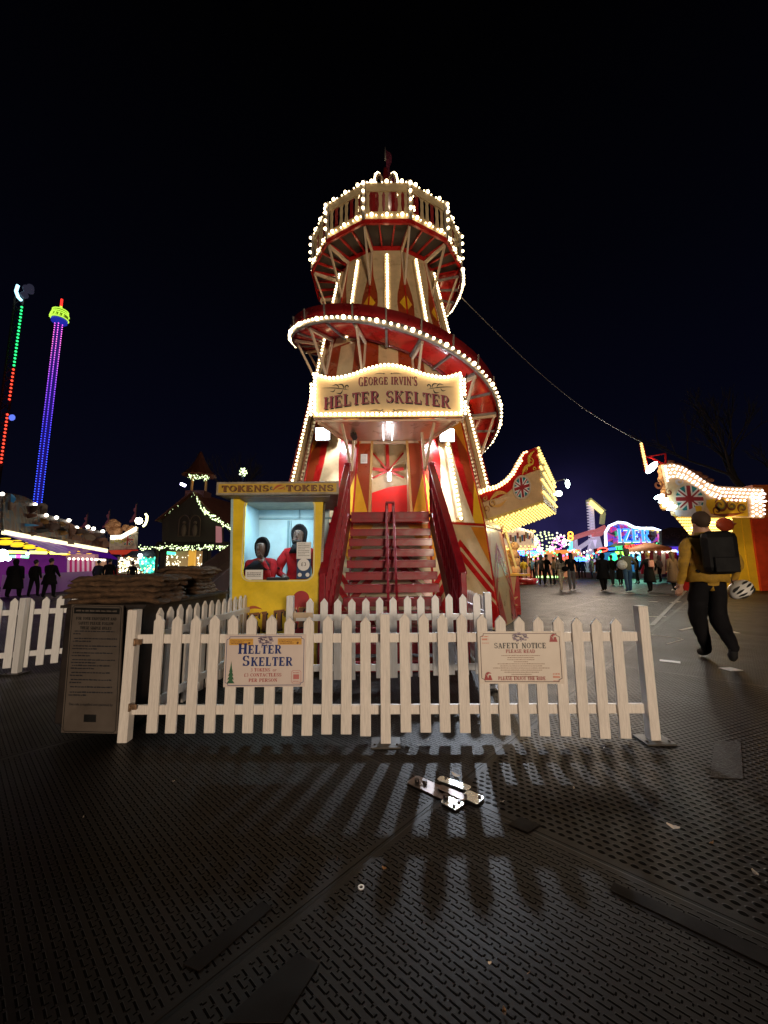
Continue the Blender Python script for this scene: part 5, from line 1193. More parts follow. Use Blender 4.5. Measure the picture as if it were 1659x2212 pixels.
stripe = bpy.data.materials.new('striped_knit'); stripe.use_nodes = True; n = stripe.node_tree; pb = n.nodes['Principled BSDF']; tcx = n.nodes.new('ShaderNodeTexCoord'); wv = n.nodes.new('ShaderNodeTexWave'); wv.bands_direction = 'Z'; wv.inputs['Scale'].default_value = 5.0; wv.inputs['Distortion'].default_value = .4
rp = n.nodes.new('ShaderNodeValToRGB'); rp.color_ramp.interpolation = 'CONSTANT'; rp.color_ramp.elements[0].color = (.6, .52, .42, 1); rp.color_ramp.elements[1].position = .5; rp.color_ramp.elements[1].color = (.02, .02, .02, 1)
n.links.new(tcx.outputs['Object'], wv.inputs['Vector']); n.links.new(wv.outputs[0], rp.inputs[0]); n.links.new(rp.outputs[0], pb.inputs['Base Color']); pb.inputs['Roughness'].default_value = .9
for i, (lb, u, vf, fc, kw) in enumerate(CR):
    if kw.get('top') == 'STRIPE': kw['top'] = stripe
    r, M, s = person(lb, gp(u, vf), facing=fc, group='people walking beyond the fences', seed=i + 10, **{**dict(H=1.70 + .03 * (i % 5)), **kw})
    if 'and a pink backpack' in lb:
        m = MB(); m.box((0, -.20, 1.22), (.22, .10, .28)); m.v = [M @ q for q in m.v]; ob = m.build('backpack', mat('pink_fabric', (.75, .35, .30), .7), bevel=.03); rebase(ob, M @ V((0, -.2, 1.08))); tag(ob, 'small pink backpack on the long black coat', 'backpack')
    if 'white bag' in lb and 'carrying' in lb:
        q = M @ V((-.26, -.10, 1.18)); m = MB(); m.ball(q, .21, 3, (1.05, .7, 1.0)); m.tube([q + V((.05, 0, .15)), q + V((.15, .1, .3))], .03, 6); ob = m.build('shoulder_bag', cWhite); rebase(ob, q - V((0, 0, .2))); tag(ob, 'bulging white bag over the shoulder of the olive jacket', 'bag')
    if 'striped' in lb and 'long black' in lb:
        q = M @ V((.10, -.20, 1.02)); m = MB(); m.ball(q, .16, 2, (1, .5, .8)); m.tube([q + V((.05, 0, .1)), q + V((-.1, .02, .45))], .012, 5); ob = m.build('shoulder_bag', cBlack); rebase(ob, q); tag(ob, 'black shoulder bag on the back of the striped jumper', 'bag')
for lb, u, vf, fc, kw in (('person silhouetted in a broad dark hooded coat at the far left', 27, 1291, 0, dict(bulk=1.7, hood=cBlack, coat=(.4, cBlack), H=1.6)), ('person in black walking left of the mat piles', 70, 1290, 0, dict(bulk=1.15, H=1.58)), ('person in bulky black coat beside the left picket fence', 103, 1292, -5, dict(bulk=1.35, coat=(.6, cBlack), H=1.62, arms='swing_f')),
                          ('person in black seen over the big coir pile, left of a pair', 208, 1281, 0, dict(bulk=1.2, H=1.6, top=cNavy)), ('person in black seen over the big coir pile, right of a pair', 232, 1281, 10, dict(bulk=1.35, H=1.66)), ('person before the bright market stall left of the chalet', 283, 1276, 10, dict(bulk=1.1, H=1.55))):
    person(lb, gp(u, vf), facing=fc, group='people in the dark on the left', seed=int(u), **kw)
# --- the two booth attendants
r, M, s = person('person in red jacket with black hood and beard standing in the token booth', V((at(644, 1200, 5.40).x, 5.42, .06)), facing=176, H=1.69, top=cRed, legs=cBlack, skin=skinD, hair=hairB, hood=cBlack, arms=('down', 'desk'), levels=2, bulk=1.15, fingers=True, group='token booth attendants', seed=41)
face(r, M, s, skinD, beard=hairB)
m = MB(); m.tube([V((0, .03, 1.37)) * s, V((0, .02, 1.50)) * s], [.13 * s, .085 * s], 12); pchild(r, M, 'snood', m, cBlack)
r, M, s = person('person in red and black jacket and hood slumped at the booth window, cheek on hand', V((at(568, 1200, 5.25).x, 5.30, .06)), facing=168, H=1.50, top=cRed, legs=cBlack, skin=skinD, hair=hairB, hood=cBlack, arms=('cheek', 'desk'), levels=2, bulk=1.25, lean=.12, fingers=True, group='token booth attendants', seed=42)
face(r, M, s, skinD, lean=.12)
m = MB(); m.tube([V((0, .06, 1.30)) * s, V((0, .07, 1.44)) * s], [.285 * s, .11 * s], 14); pchild(r, M, 'shoulder_cape', m, cBlack)
# ================================================================== STALL BESIDE THE TOWER
def P2(pxs, Y): return [at(u, v, Y) for u, v in pxs]
def poly(pts, th=.04, mb_=None):
    m = mb_ or MB(); n_ = (pts[1] - pts[0]).cross(pts[2] - pts[1])
    if n_.y > 0: n_ = -n_
    return m.slab(pts, n_, th)
k1 = thing('fairground_stall', 'yellow bulb-lit stall with a union flag board rising right of the helter skelter', 'stall', at(1100, 1330, 9.6))
Lb, Nb, Rb, Bb = at(1041, 1124, 8.05), at(1174, 1081, 8.7), at(1202, 1106, 10.6), at(1078, 1152, 10.3)
Lt, Nt, Rt = at(1030, 1063, 8.05), at(1160, 966, 8.7), at(1196, 1043, 10.6)
ex = (Nb - Lb); wd = ex.length; Fk = Frame(Lb, ex, (Lt - Lb)); nrm = Fk.n
def kp(t, h, d=0): b0 = Lb.lerp(Nb, t); t0 = Lt.lerp(Nt, t); return b0 + (t0 - b0) * h + nrm * d
prof = [(0, 1.0), (.12, .93), (.28, .80), (.42, .80), (.55, .88), (.66, 1.02), (.76, 1.10), (.88, 1.05), (1, 1.0)]
tops_ = [kp(t, h * (1.0 if t > .05 else 1)) for t, h in prof]
m = MB(); m.slab([Lb, Nb] + tops_[::-1], nrm, .05); sb = m.build('side_board', mat('buff_board', (.62, .40, .20), .45, var=.12, vs=4), k1)
m = MB(); m.add([kp(t, h, .004) for t, h in prof] + [kp(t, h * .60 - .02, .004) for t, h in prof[::-1]], [tuple(range(18))]); m.build('red_top_field', red, sb)
class FB(Frame):
    def __init__(s): s.n = nrm
    def __call__(s, x, y, d=0): return kp(x, y, d)
fb = FB()
bt_, bb = Lb.lerp(Nb, .665), (Nb - Lb); hvec = kp(.665, .5) - kp(.665, .4)
Fd = Frame(kp(.665, .42, .006), bb, hvec)
union_disc(Fd, 0, 0, .235, sb, .004)
m = MB(); sc_ = .30
Fo = Frame(kp(.20, .34, .004), bb, hvec)
for (x, y, s_, f, vf) in ((-.22, .18, .16, 1, 1), (-.20, -.05, .17, 1, -1), (-.02, .04, .20, -1, 1), (-.28, -.22, .12, -1, 1), (.12, .20, .16, -1, -1)): swirl(m, Fo, x, y, s_, .004, flip=f, vflip=vf, turns=1.2, wd=.22)
m.build('painted_scroll', inkbrn, sb)
m = MB()
for (x, y, s_, f, vf) in ((-.21, .19, .13, 1, 1), (-.19, -.04, .14, 1, -1), (-.01, .05, .17, -1, 1)): swirl(m, Fo, x, y, s_, .007, flip=f, vflip=vf, turns=1.2, wd=.16)
leaf(m, Fo, -.1, .10, .42, .14, .18, .09, .006); leaf(m, Fo, -.05, -.02, .38, .03, -.15, .07, .0065); m.build('painted_scroll', mat('ochre_scroll', (.62, .32, .08), .4, var=.2), sb)
Fo2 = Frame(kp(.86, .80, .006), bb, hvec); m = MB()
for (x, y, s_, f, vf) in ((0, .02, .20, 1, 1), (-.16, -.12, .13, -1, -1), (.08, -.16, .12, 1, -1)): swirl(m, Fo2, x, y, s_, .006, flip=f, vflip=vf, turns=1.3, wd=.22)
leaf(m, Fo2, -.05, -.1, .16, .25, .25, .08, .007); leaf(m, Fo2, -.3, -.22, .02, -.05, .2, .08, .0075); m.build('painted_scroll', mat('gold_scroll', (.70, .48, .06), .4, var=.2), sb)
tp = path_pts([kp(t, h * .985, .03) for t, h in prof], .085); tp2 = path_pts([kp(t, h * .91, .03) for t, h in prof], .085)
m = MB(); bulbs(m, tp[:-4] + tp2[:-6], .032, 1); m.build('bulb_string', emi('amber_bulb_glow', (1, .66, .28), 4), sb)['kind'] = 'stuff'
m = MB(); m.slab([Nb, Rb, Rt, Nt], (Rb - Nb).cross(Nt - Nb), .05); fbd = m.build('front_board', mat('pale_yellow_board', (.66, .58, .28), .45), k1)
m = MB(); fn = (Rb - Nb).cross(Nt - Nb).normalized()
for h in (.15, .38, .62, .85, .98): bulbs(m, path_pts([(Nb + (Nt - Nb) * h) + fn * .03, (Rb + (Rt - Rb) * h) + fn * .03], .15), .036, 1)
m.build('bulb_string', bulby, fbd)['kind'] = 'stuff'
m = MB(); m.slab([Lb, Nb, Rb, Bb], (0, 0, 1), .03); ud = m.build('canopy_ceiling', mat('yellow_canopy', (.72, .50, .12), .4), k1)
m = MB()
for i in range(22):
    for j in range(8):
        a_, b_ = Lb.lerp(Nb, (i + .5) / 22), Bb.lerp(Rb, (i + .5) / 22); m.ball(a_.lerp(b_, (j + .5 * (1 + (i % 2) * .6)) / 8.3) + V((0, 0, -.05)), .027, 1)
m.build('bulb_string', bulby, ud)['kind'] = 'stuff'
b0, b1 = at(1090, 1327, 9.6), at(1126, 1325, 9.6); zc1 = at(1100, 1243, 9.6).z
m = MB(); m.box(((b0.x + b1.x) / 2, 10.0, zc1 / 2), (b1.x - b0.x, .8, zc1 - .02)); bs_ = m.build('counter_base', red, k1, bevel=.01)
m = MB(); m.box((b0.x - .10, 10.1, zc1 / 2), (.16, .8, zc1 - .04)); m.build('black_gap_block', black, k1)  # solid black box added where the shaded gap beside the base shows
Fc = Frame(((b0.x + b1.x) / 2, 9.595, 0), (1, 0, 0), (0, 0, 1)); m = MB()
m.add([Fc(-.14, 1.0, .004), Fc(-.03, .38, .004), Fc(.03, .38, .004), Fc(.14, 1.0, .004)], [(0, 1, 2, 3)]); ribbon(m, [(0, .5), (0, .12)], [.09, .05], Fc, .006); leaf(m, Fc, -.13, .20, .14, .44, .1, .08, .007); leaf(m, Fc, .13, .24, -.12, .36, .1, .07, .0075); m.build('painted_ornament', mat('buff_scroll', (.62, .36, .14), .5), bs_)
c0, c1 = at(1059, 1241, 9.3), at(1144, 1241, 9.3)
m = MB(); m.box(((c0.x + c1.x) / 2, 9.65, zc1 + .02), (c1.x - c0.x, .8, .05)); m.build('counter', yel, k1, bevel=.005)
m = MB()
for (u0, v0, u1, v1, Y) in ((1050, 1132, 1064, 1239, 9.3), (1081, 1152, 1104, 1239, 9.32), (1092, 1148, 1118, 1239, 10.0)): m.bar(at(u0, v0, Y), at(u1, v1, Y), .06, .05)
m.bar(at(1066, 1239, 9.9), at(1062, 1140, 9.9), .05, .05); m.build('frame_post', mat('pale_yellow_frame', (.70, .62, .30), .4), k1)
m = MB(); m.slab(P2([(1049, 1128), (1060, 1112), (1091, 1125), (1085, 1153)], 9.28), (0, -1, 0), .02); m.build('flap', cream, k1)
m = MB(); bulbs(m, path_pts([at(1069, 1150, 10.2), at(1071, 1215, 10.2)], .09), .03, 1); bulbs(m, path_pts([at(1060, 1148, 10.6), at(1110, 1148, 10.6)], .1), .03, 1); m.build('bulb_string', bulby, k1)['kind'] = 'stuff'
person('person in black behind the counter of the stall beside the tower', V((at(1077, 1240, 10.35).x, 10.35, 0)), facing=200, H=1.70, top=cBlack, legs=cBlack, skin=skinL, hair=hairBr, arms='desk', lean=.1, levels=2, group='stall holders', seed=55)
m = MB(); q = at(1112, 1222, 10.1)
for (x, z, r_) in ((0, -.12, .15), (.02, .10, .13), (-.02, .30, .14), (.10, .28, .05), (-.12, .30, .05), (.02, .50, .12)): m.ball(q + V((x, 0, z)), r_, 2)
ob = m.build('plush_toy', mat('peach_plush', (.62, .38, .22), .95, var=.2, vs=30, bump=.6, bs=90)); tag(rebase(ob, q + V((0, 0, -.3))), 'stack of peach coloured plush toys on the stall counter right of its holder', 'plush toy')
# lamp on an arm to the right
q = at(1226, 1045, 11.5); r0 = at(1200, 1040, 11.0)
m = MB(); m.tube([r0, q + V((-.1, 0, .14)), q], .02, 6); la = m.build('lamp_arm', grey, k1)
m = MB(); m.ball(q, .09, 2, (.7, .7, 1.5)); m.build('lamp_head', emi('cold_lamp_glow', (.8, 1, .95), 22), la)
m = MB(); m.ball(at(1207, 1066, 10.7), .10, 2, (1, .7, .8)); m.build('spot_lamp', emi('cold_lamp_glow', (0, 0, 0), 1), k1)
# ================================================================== STALL AT THE RIGHT EDGE
KY = 15.0
k2 = thing('fairground_stall', 'yellow refreshment stall with bulb bordered flag board behind the person with the backpack', 'stall', at(1560, 1285, KY + 2.5))
outl = [(1455, 1113), (1432, 1003), (1450, 1000), (1475, 1006), (1500, 1022), (1525, 1040), (1550, 1050), (1590, 1052), (1648, 1054), (1651, 1119)]
m = MB(); m.slab(P2(outl, KY)[::-1], (0, -1, 0), .12); sb = m.build('side_board', mat('warm_cream_board', (.62, .42, .24), .45, var=.12), k2)
Fk2 = Frame(at(1455, 1113, KY) + V((0, -.005, 0)), (1, 0, 0), (0, 0, 1))
def loc2(u, v): q = at(u, v, KY) - Fk2.o; return q.x, q.z
m = MB(); pts = [(1548, 1075), (1520, 1082), (1535, 1110), (1616, 1116), (1613, 1078)]
m.add([Fk2(*loc2(*p_), .006) for p_ in pts], [tuple(range(5))]); m.build('yellow_field', yel, sb)
m = MB()
x, y = loc2(1555, 1092)
for (dx, dy, s_, f, vf) in ((0, 0, .55, 1, 1), (.45, -.02, .42, -1, 1), (.85, -.12, .40, -1, -1), (-.15, -.20, .35, -1, -1), (.62, .20, .30, 1, -1), (-2.35, .85, .4, 1, 1), (-1.95, .55, .3, -1, 1)): swirl(m, Fk2, x + dx, y + dy, s_, .010, flip=f, vflip=vf, turns=1.25, wd=.24)
leaf(m, Fk2, x - .4, y - .33, x + .9, y - .28, -.06, .12, .012); leaf(m, Fk2, x - .2, y + .1, x + .4, y + .36, .2, .12, .013); m.build('painted_scroll', mat('dark_scroll', (.20, .05, .02), .4), sb)
m = MB()
for (dx, dy, s_, f, vf) in ((0.02, 0.02, .40, 1, 1), (.47, 0, .30, -1, 1), (.87, -.10, .30, -1, -1)): swirl(m, Fk2, x + dx, y + dy, s_, .016, flip=f, vflip=vf, turns=1.25, wd=.15)
m.build('painted_scroll', mat('olive_scroll', (.22, .24, .06), .4), sb)
x, y = loc2(1489, 1078); union_disc(Fk2, x, y, .56, sb, .010)
m = MB(); xs, ys_ = loc2(1488, 1093); leaf(m, Fk2, xs - .75, ys_ - .12, xs + .5, ys_ + .16, -.25, .26, .024); swirl(m, Fk2, xs - .45, ys_ - .25, .35, .026, turns=1.1, wd=.3); swirl(m, Fk2, *loc2(1466, 1040), .35, .012, turns=1.1, wd=.3); m.build('painted_ribbon', mat('lilac_white_paint', (.55, .50, .52), .4), sb)
m = MB(); xc, yc = loc2(1508, 1104); m.add([Fk2(xc - .13, yc + .2, .03), Fk2(xc - .10, yc - .2, .03), Fk2(xc + .10, yc - .2, .03), Fk2(xc + .13, yc + .2, .03)], [(0, 1, 2, 3)]); m.build('painted_cup', yel, sb)
m = MB()
top_ = P2([(1436, 1008), (1452, 1006), (1475, 1012), (1500, 1028), (1525, 1046), (1550, 1056), (1590, 1058), (1644, 1060)], KY)
for r_ in range(4):
    pts = [q + V((0, -.06, -.145 * r_)) for q in top_]; pp = path_pts(pts, .165); bulbs(m, [q + V((.08 * (r_ % 2), 0, 0)) for q in pp], .050, 1)
for c_ in range(4): bulbs(m, path_pts([at(1646 - c_ * 8, 1066, KY) + V((0, -.06, -.08 * (c_ % 2))), at(1648 - c_ * 8, 1117, KY) + V((0, -.06, 0))], .165), .050, 1)
bulbs(m, path_pts([at(1434, 1008, KY) + V((0, -.06, 0)), at(1440, 1040, KY) + V((0, -.06, 0))], .10), .045, 1)
m.build('bulb_string', emi('rosy_bulb_glow', (1, .78, .66), 3.2), sb)['kind'] = 'stuff'
# carved crest on the narrow front and crest of scrolls along the top
m = MB(); rn = random.Random(21)
for i in range(11): q = at(1432 + i * .8 - rn.uniform(0, 7), 1010 + i * 8.5, KY + .3); m.ball(q, rn.uniform(.10, .19), 2, (1, .8, 1))
m.build('carved_crest', mat('orange_carving', (.55, .20, .05), .5, var=.4, vs=6), k2)
m = MB()
for i in range(7): q = at(1450 + i * 14, 998 + i * 6.5, KY + .15); m.ball(q, rn.uniform(.10, .16), 2, (1.5, .5, .8))
m.build('top_carving', mat('brown_carving', (.20, .07, .03), .6, var=.4), k2)
B1, B2 = at(1580, 1116, KY), at(1580, 1168, KY + 2.0); B3 = at(1502, 1168, KY + 2.0)
m = MB(); m.slab([at(1455, 1113, KY), B1, B2, B3], (0, 0, 1), .04); ud = m.build('canopy_ceiling', mat('yellow_canopy', (0, 0, 0)), k2)
m = MB(); A0 = at(1457, 1114, KY)
for i in range(22):
    for j in range(9):
        a_, b_ = A0.lerp(B1, (i + .5) / 22), B3.lerp(B2, (i + .5) / 22); m.ball(a_.lerp(b_, (j + .5) / 9) + V((0, -.03, -.07)), .05, 1)
m.build('bulb_string', bulby, ud)['kind'] = 'stuff'
w0, w1 = at(1562, 1282, KY + 2.5), at(1642, 1282, KY + 2.5); wt = at(1600, 1110, KY + 2.5).z
k_ = (KY + 5.5) / (KY + 2.5); m = MB(); m.slab([V((w0.x, KY + 2.5, wt)), V((w1.x, KY + 2.5, wt)), V((w1.x, KY + 5.5, wt)), V((w0.x * k_ + .2, KY + 5.5, wt))], (0, 0, 1), wt); wl = m.build('body_wall', mat('mustard_wall', (.62, .36, .02), .5, var=.12, vs=2), k2)
m = MB()
for i in range(3): m.box((lerp(w0.x, w1.x, .1 + .33 * i), KY + 2.49, wt * .5), (.02, .02, wt * .98))
m.build('wall_batten', yel, wl)
m = MB(); m.box((w1.x + 1.7, KY + 4, wt / 2 + .2), (3.4, 3.2, wt + .4)); m.build('red_wall', mat('deep_red_wall', (.45, .035, .01), .5, var=.2), k2)
m = MB(); m.box((w0.x + 4.3, KY + 3.8, wt + .55), (5.0, 3.0, 1.5)); m.build('orange_roof_box', mat('orange_roof', (.50, .10, .01), .5), k2)
m = MB(); m.box((w0.x - .9, KY + 2.6, .55), (1.2, .6, 1.1)); m.build('counter', red, k2, bevel=.01)
m = MB(); m.ball(at(1566, 1133, KY - .6), .30, 2, (1.2, .4, .9)); m.tube([at(1574, 1135, KY - .6), at(1590, 1131, KY - .6)], .03, 6); m.build('hanging_red_sign', mat('orange_red_sign', (.55, .07, .02), .5), k2)
# light column on a red frame at its left
m = MB(); a_, b_ = at(1385, 960, 15.2), at(1397, 1019, 15.2); m.bar(a_, b_, .14, .10); m.bar(at(1394, 988, 15.2), at(1437, 980, 15.2), .05, .05); m.bar(at(1437, 980, 15.2), at(1438, 1003, 15.2), .05, .05); m.bar(at(1400, 986, 15.2), at(1436, 1004, 15.2), .05, .05); fr = m.build('light_frame', red, k2)
m = MB(); bulbs(m, path_pts([a_ + V((-.05, -.08, 0)), b_ + V((-.05, -.08, 0))], .105), .065, 1); m.build('bulb_string', bulby, fr)['kind'] = 'stuff'
coldw = emi('cold_white_lamp_glow', (.95, 1.0, .92), 26)
m = MB(); T = Matrix.Rotation(R_(55), 3, 'Y'); q = at(1408, 1010, 15.0); m.ball(q, .17, 2, (1.9, .7, .7), Matrix.Rotation(R_(-45), 3, 'Y')); m.build('flood_lamp', coldw, k2)
m = MB()
for i in range(4): m.ball(at(1424 + i * 9, 1073 + i * 8, KY - .2), .14, 2, (1.5, .7, .55), Matrix.Rotation(R_(-20), 3, 'Y'))
m.build('spot_lamp', emi('cyan_white_lamp_glow', (.75, 1, .98), 22), k2)
lamp('stall_flood', 'SPOT', at(1424, 1076, KY - .4), 160, (1, .9, .75), at(1350, 1285, 13), .1, spot=130)
# ================================================================== RIDES AND STALLS FAR RIGHT
def E(nm, c, s): return emi(nm, c, s, True)
def dots(m, uv0, uv1, Y, n, r): 
    a_, b_ = at(*uv0, Y), at(*uv1, Y)
    for i in range(n): m.ball(a_.lerp(b_, i / max(1, n - 1)), r, 1)
# spinning ride with the IZER board
RY = 34
rd = thing('fairground_ride', 'spinning ride under an arched neon board with blue IZER letters', 'ride', at(1365, 1250, RY))
bd_ = [(1309, 1180), (1308, 1150), (1316, 1136), (1335, 1128), (1352, 1130), (1370, 1139), (1385, 1141), (1410, 1141), (1427, 1146), (1430, 1180)]
m = MB(); m.slab(P2(bd_, RY)[::-1], (0, -1, 0), .3); hb_ = m.build('header_board', mat('mottled_header', (.28, .16, .30), .5, var=.7, vs=1.2), rd)
m = MB(); m.tube(P2(bd_, RY - .15), .10, 6); m.build('neon_outline', E('blue_white_neon', (.65, .75, 1.0), 5), hb_)
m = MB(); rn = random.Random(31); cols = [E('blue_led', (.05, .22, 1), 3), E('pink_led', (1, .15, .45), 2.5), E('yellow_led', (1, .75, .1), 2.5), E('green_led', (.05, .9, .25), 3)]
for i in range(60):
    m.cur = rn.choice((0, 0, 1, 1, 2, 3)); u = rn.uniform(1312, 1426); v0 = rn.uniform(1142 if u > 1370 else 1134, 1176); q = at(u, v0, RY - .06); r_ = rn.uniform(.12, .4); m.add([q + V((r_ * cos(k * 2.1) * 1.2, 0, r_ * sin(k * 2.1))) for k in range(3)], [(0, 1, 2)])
m.build('painted_artwork', [mat('blue_art', (.05, .12, .6), .4, emit=(.03, .08, .7), es=.8), mat('pink_art', (.6, .1, .3), .4, emit=(.6, .06, .25), es=.6), mat('yellow_art', (.7, .5, .1), .4, emit=(.7, .4, .05), es=.5), mat('green_art', (.1, .5, .2), .4, emit=(.05, .5, .15), es=.5)], hb_)  # header art emits faintly, painted light on the board
Fz = Frame(at(1312, 1172, RY - .12), (1, 0, 0), (0, 0, 1))
for (mt_, dx, dp) in ((E('white_edge_led', (.8, .9, 1), 1.6), .05, .0), (E('blue_letter_glow', (.04, .25, .95), 2.2), 0, .05)):
    m = MB(); text(m, "IZER", Fz, 2.35, .05, 1.15, dep=dp, fit=2.9, bold=1.5 if dx else 1.25, dx=dx, dy=-dx); m.build('lettering', mt_, hb_)
q = at(1404, 1158, RY - .1); union_disc(Frame(q, (1, 0, 0), (0, 0, 1)), 0, 0, .42, hb_, .02)
ledR, ledB, ledG = E('red_led', (1, .06, .04), 5), E('blue_led', (0, 0, 0), 1), E('green_led', (0, 0, 0), 1)
m = MB(); m.slab(P2([(1284, 1185), (1431, 1171), (1431, 1182), (1286, 1196)], RY - 1.0), (0, -1, 0), .2); lb_ = m.build('led_fascia', black, rd)
Fl = Frame(at(1286, 1194, RY - 1.1), at(1431, 1181, RY - 1.1) - at(1286, 1194, RY - 1.1), (0, 0, 1))
for body, x, mt_, f in (("THE", 2.05, ledG, .62), ("NATION", 3.25, ledR, 1.45)):
    m = MB(); text(m, body, Fl, x, .08, .30, dep=.02, fit=f, bold=1.2); m.build('lettering', mt_, lb_)
m = MB()
for i in range(5): m.tube([Fl(4.35 + i * .32, .36, .05), Fl(4.2 + i * .32, .22, .05), Fl(4.35 + i * .32, .08, .05)], .035, 5)
m.build('led_chevron', ledG, lb_)
m = MB(); vs_ = [Fl(.62 + .42 * cos(a * pi / 8), .2 + .16 * sin(a * pi / 8), .05) for a in range(17)]; m.tube(vs_, .045, 5); m.build('led_ring', ledR, lb_)
m = MB()
for i in range(8): m.box(Fl(1.15 + i * .08, .2, .05), (.04, .03, .22))
m.build('led_bar', ledB, lb_)
m = MB(); m.slab(P2([(1288, 1250), (1288, 1192), (1440, 1182), (1440, 1250)], RY + 5)[::-1], (0, -1, 0), .1); m.build('back_wall', mat('blue_lit_wall', (.05, .12, .30), .6, emit=(.02, .13, .30), es=1.1), rd)  # wall emits blue in place of stage light falling on it
m = MB()
for i in range(7): a_ = at(1330 + i * 14, 1183, RY - .5); b_ = at(1345 + i * 14, 1205, RY + 4); m.tube([a_, b_], .06, 5); 
m.build('ceiling_light_bar', E('pale_green_bar', (.45, .9, .7), 1.6), rd)
m = MB()
for i in range(3): m.tube([at(1326 + i * 9, 1186, RY - .6), at(1338 + i * 10, 1198, RY + 2)], .10, 5)
m.build('green_light_bar', E('lime_glow', (.35, 1, .05), 5), rd)
m = MB(); m.ball(at(1328, 1206, RY), .55, 2, (1, .5, .8)); m.build('green_lamp', E('green_lamp_glow', (.02, .8, .25), 4), rd)
m = MB(); dots(m, (1370, 1200), (1400, 1215), RY + 1, 7, .16); dots(m, (1378, 1210), (1410, 1205), RY + 1, 6, .12); m.build('blue_lamp', E('cyan_glow', (.1, .6, 1), 5), rd)
for u in (1292, 1340, 1392, 1437):
    m = MB(); m.bar(at(u, 1190, RY), V((at(u, 1190, RY).x, RY, 0)), .15, .15); m.build('post', grey, rd)
m = MB(); p0, p1 = at(1286, 1249, RY), at(1438, 1249, RY); m.box(((p0.x + p1.x) / 2, RY + 2.5, .25), (p1.x - p0.x, 6, .5)); m.build('platform', mat('dark_platform', (.05, .05, .08), .5), rd)
# dark carved ride front and its lit stall
r2 = thing('carved_facade', 'dark unlit carved ride front with a purple strip between the blue board and the backpacker', 'ride', at(1465, 1250, 30))
m = MB(); m.slab(P2([(1430, 1178), (1429, 1146), (1450, 1139), (1478, 1141), (1500, 1150), (1520, 1152), (1520, 1180)], 30)[::-1], (0, -1, 0), .3); hb2 = m.build('carved_header', mat('grey_brown_carving', (.10, .07, .06), .6, var=.6, vs=3), r2)
m = MB(); F5 = Frame(at(1432, 1174, 29.95), (1, 0, 0), (0, 0, 1)); 
for i in range(7): swirl(m, F5, .4 + i * .42, .55 + .15 * (i % 2), .38, .01, flip=1 if i % 2 else -1, turns=1.2, wd=.25)
m.build('relief_scroll', mat('pale_relief', (.20, .15, .12), .5), hb2)
m = MB(); m.slab(P2([(1430, 1199), (1430, 1181), (1520, 1180), (1520, 1199)], 30)[::-1], (0, -1, 0), .2); m.build('purple_panel', E('purple_panel_glow', (.12, .05, .65), .8), r2)  # glowing slab standing for the purple glow under the fascia
m = MB(); m.tube(P2([(1438, 1196), (1455, 1192), (1475, 1194)], 29.8), .06, 5); m.build('blue_neon', E('blue_neon_glow', (.05, .25, 1), 6), r2)
m = MB(); m.slab(P2([(1430, 1246), (1430, 1200), (1520, 1200), (1520, 1246)], 30.5)[::-1], (0, -1, 0), .2); m.build('back_wall', mat('plum_wall', (.12, .03, .06), .6), r2)
st3 = thing('striped_stall', 'small red and white striped stall with a glowing round awning behind the white fence', 'stall', at(1415, 1246, 26))
m = MB()
for i in range(9):
    m.cur = i % 2; u0 = 1386 + i * 8.5; m.slab(P2([(u0, 1240), (u0, 1190), (u0 + 8.5, 1190), (u0 + 8.5, 1240)], 26)[::-1], (0, -1, 0), .1)
m.build('striped_wall', [mat('deep_crimson_stripe', (.30, .01, .04), .5), white], st3)
m = MB(); m.lathe(at(1403, 1187, 25.4), [(1.15, -.12), (1.2, .1), (.2, .42), (0, .44)], 20); m.build('round_awning', mat('peach_awning', (.75, .40, .22), .5), st3)
m = MB(); c_ = at(1403, 1190, 25.4)
for k in range(20): a = 2 * pi * k / 20; m.ball(c_ + V((1.15 * cos(a), 1.15 * sin(a), -.1)), .06, 1)
dots(m, (1432, 1190), (1460, 1190), 25.8, 10, .08); m.build('bulb_string', bulbw, st3)['kind'] = 'stuff'
# pendulum ride
pd = thing('pendulum_ride', 'tall white pendulum ride with lattice legs far behind the crowd', 'ride', at(1285, 1248, 44))
lat = mat('glowing_ride_steel', (.62, .58, .60), .5, emit=(.32, .28, .42), es=1.0)  # steel given its own glow so the legs show as if lit
m = MB()
for a_, b_, w_ in (((1282, 1165), (1262, 1246), .55), ((1282, 1165), (1311, 1246), .55), ((1288, 1155), (1303, 1212), .45), ((1275, 1168), (1250, 1185), .4), ((1250, 1185), (1246, 1246), .4), ((1240, 1160), (1240, 1246), .25), ((1243, 1160), (1252, 1246), .25), ((1268, 1210), (1262, 1246), .5)): m.bar(at(*a_, 44), at(*b_, 44), w_, w_)
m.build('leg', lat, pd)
m = MB(); m.bar(at(1276, 1082, 43.5), at(1281, 1166, 43.5), .4, .4)
for i in range(14): m.box(at(1274 + i * .35, 1086 + i * 6, 43.3), (.7, .2, .16))
m.build('arm', lat, pd)
m = MB(); m.bar(at(1271, 1080, 43.5), at(1303, 1107, 43.5), .45, .6); m.bar(at(1303, 1107, 43.5), at(1300, 1132, 43.5), .4, .4); m.bar(at(1271, 1080, 43.5), at(1272, 1094, 43.5), .4, .4); hd_ = m.build('arm_head', mat('olive_cream_steel', (.5, .48, .3), .5, emit=(.5, .5, .25), es=.3), pd)  # head paint glows faintly to imitate light on it
m = MB(); dots(m, (1277, 1083), (1301, 1104), 42.8, 12, .16); dots(m, (1275, 1088), (1299, 1108), 42.8, 12, .13); m.build('bulb_string', bulby, hd_)['kind'] = 'stuff'
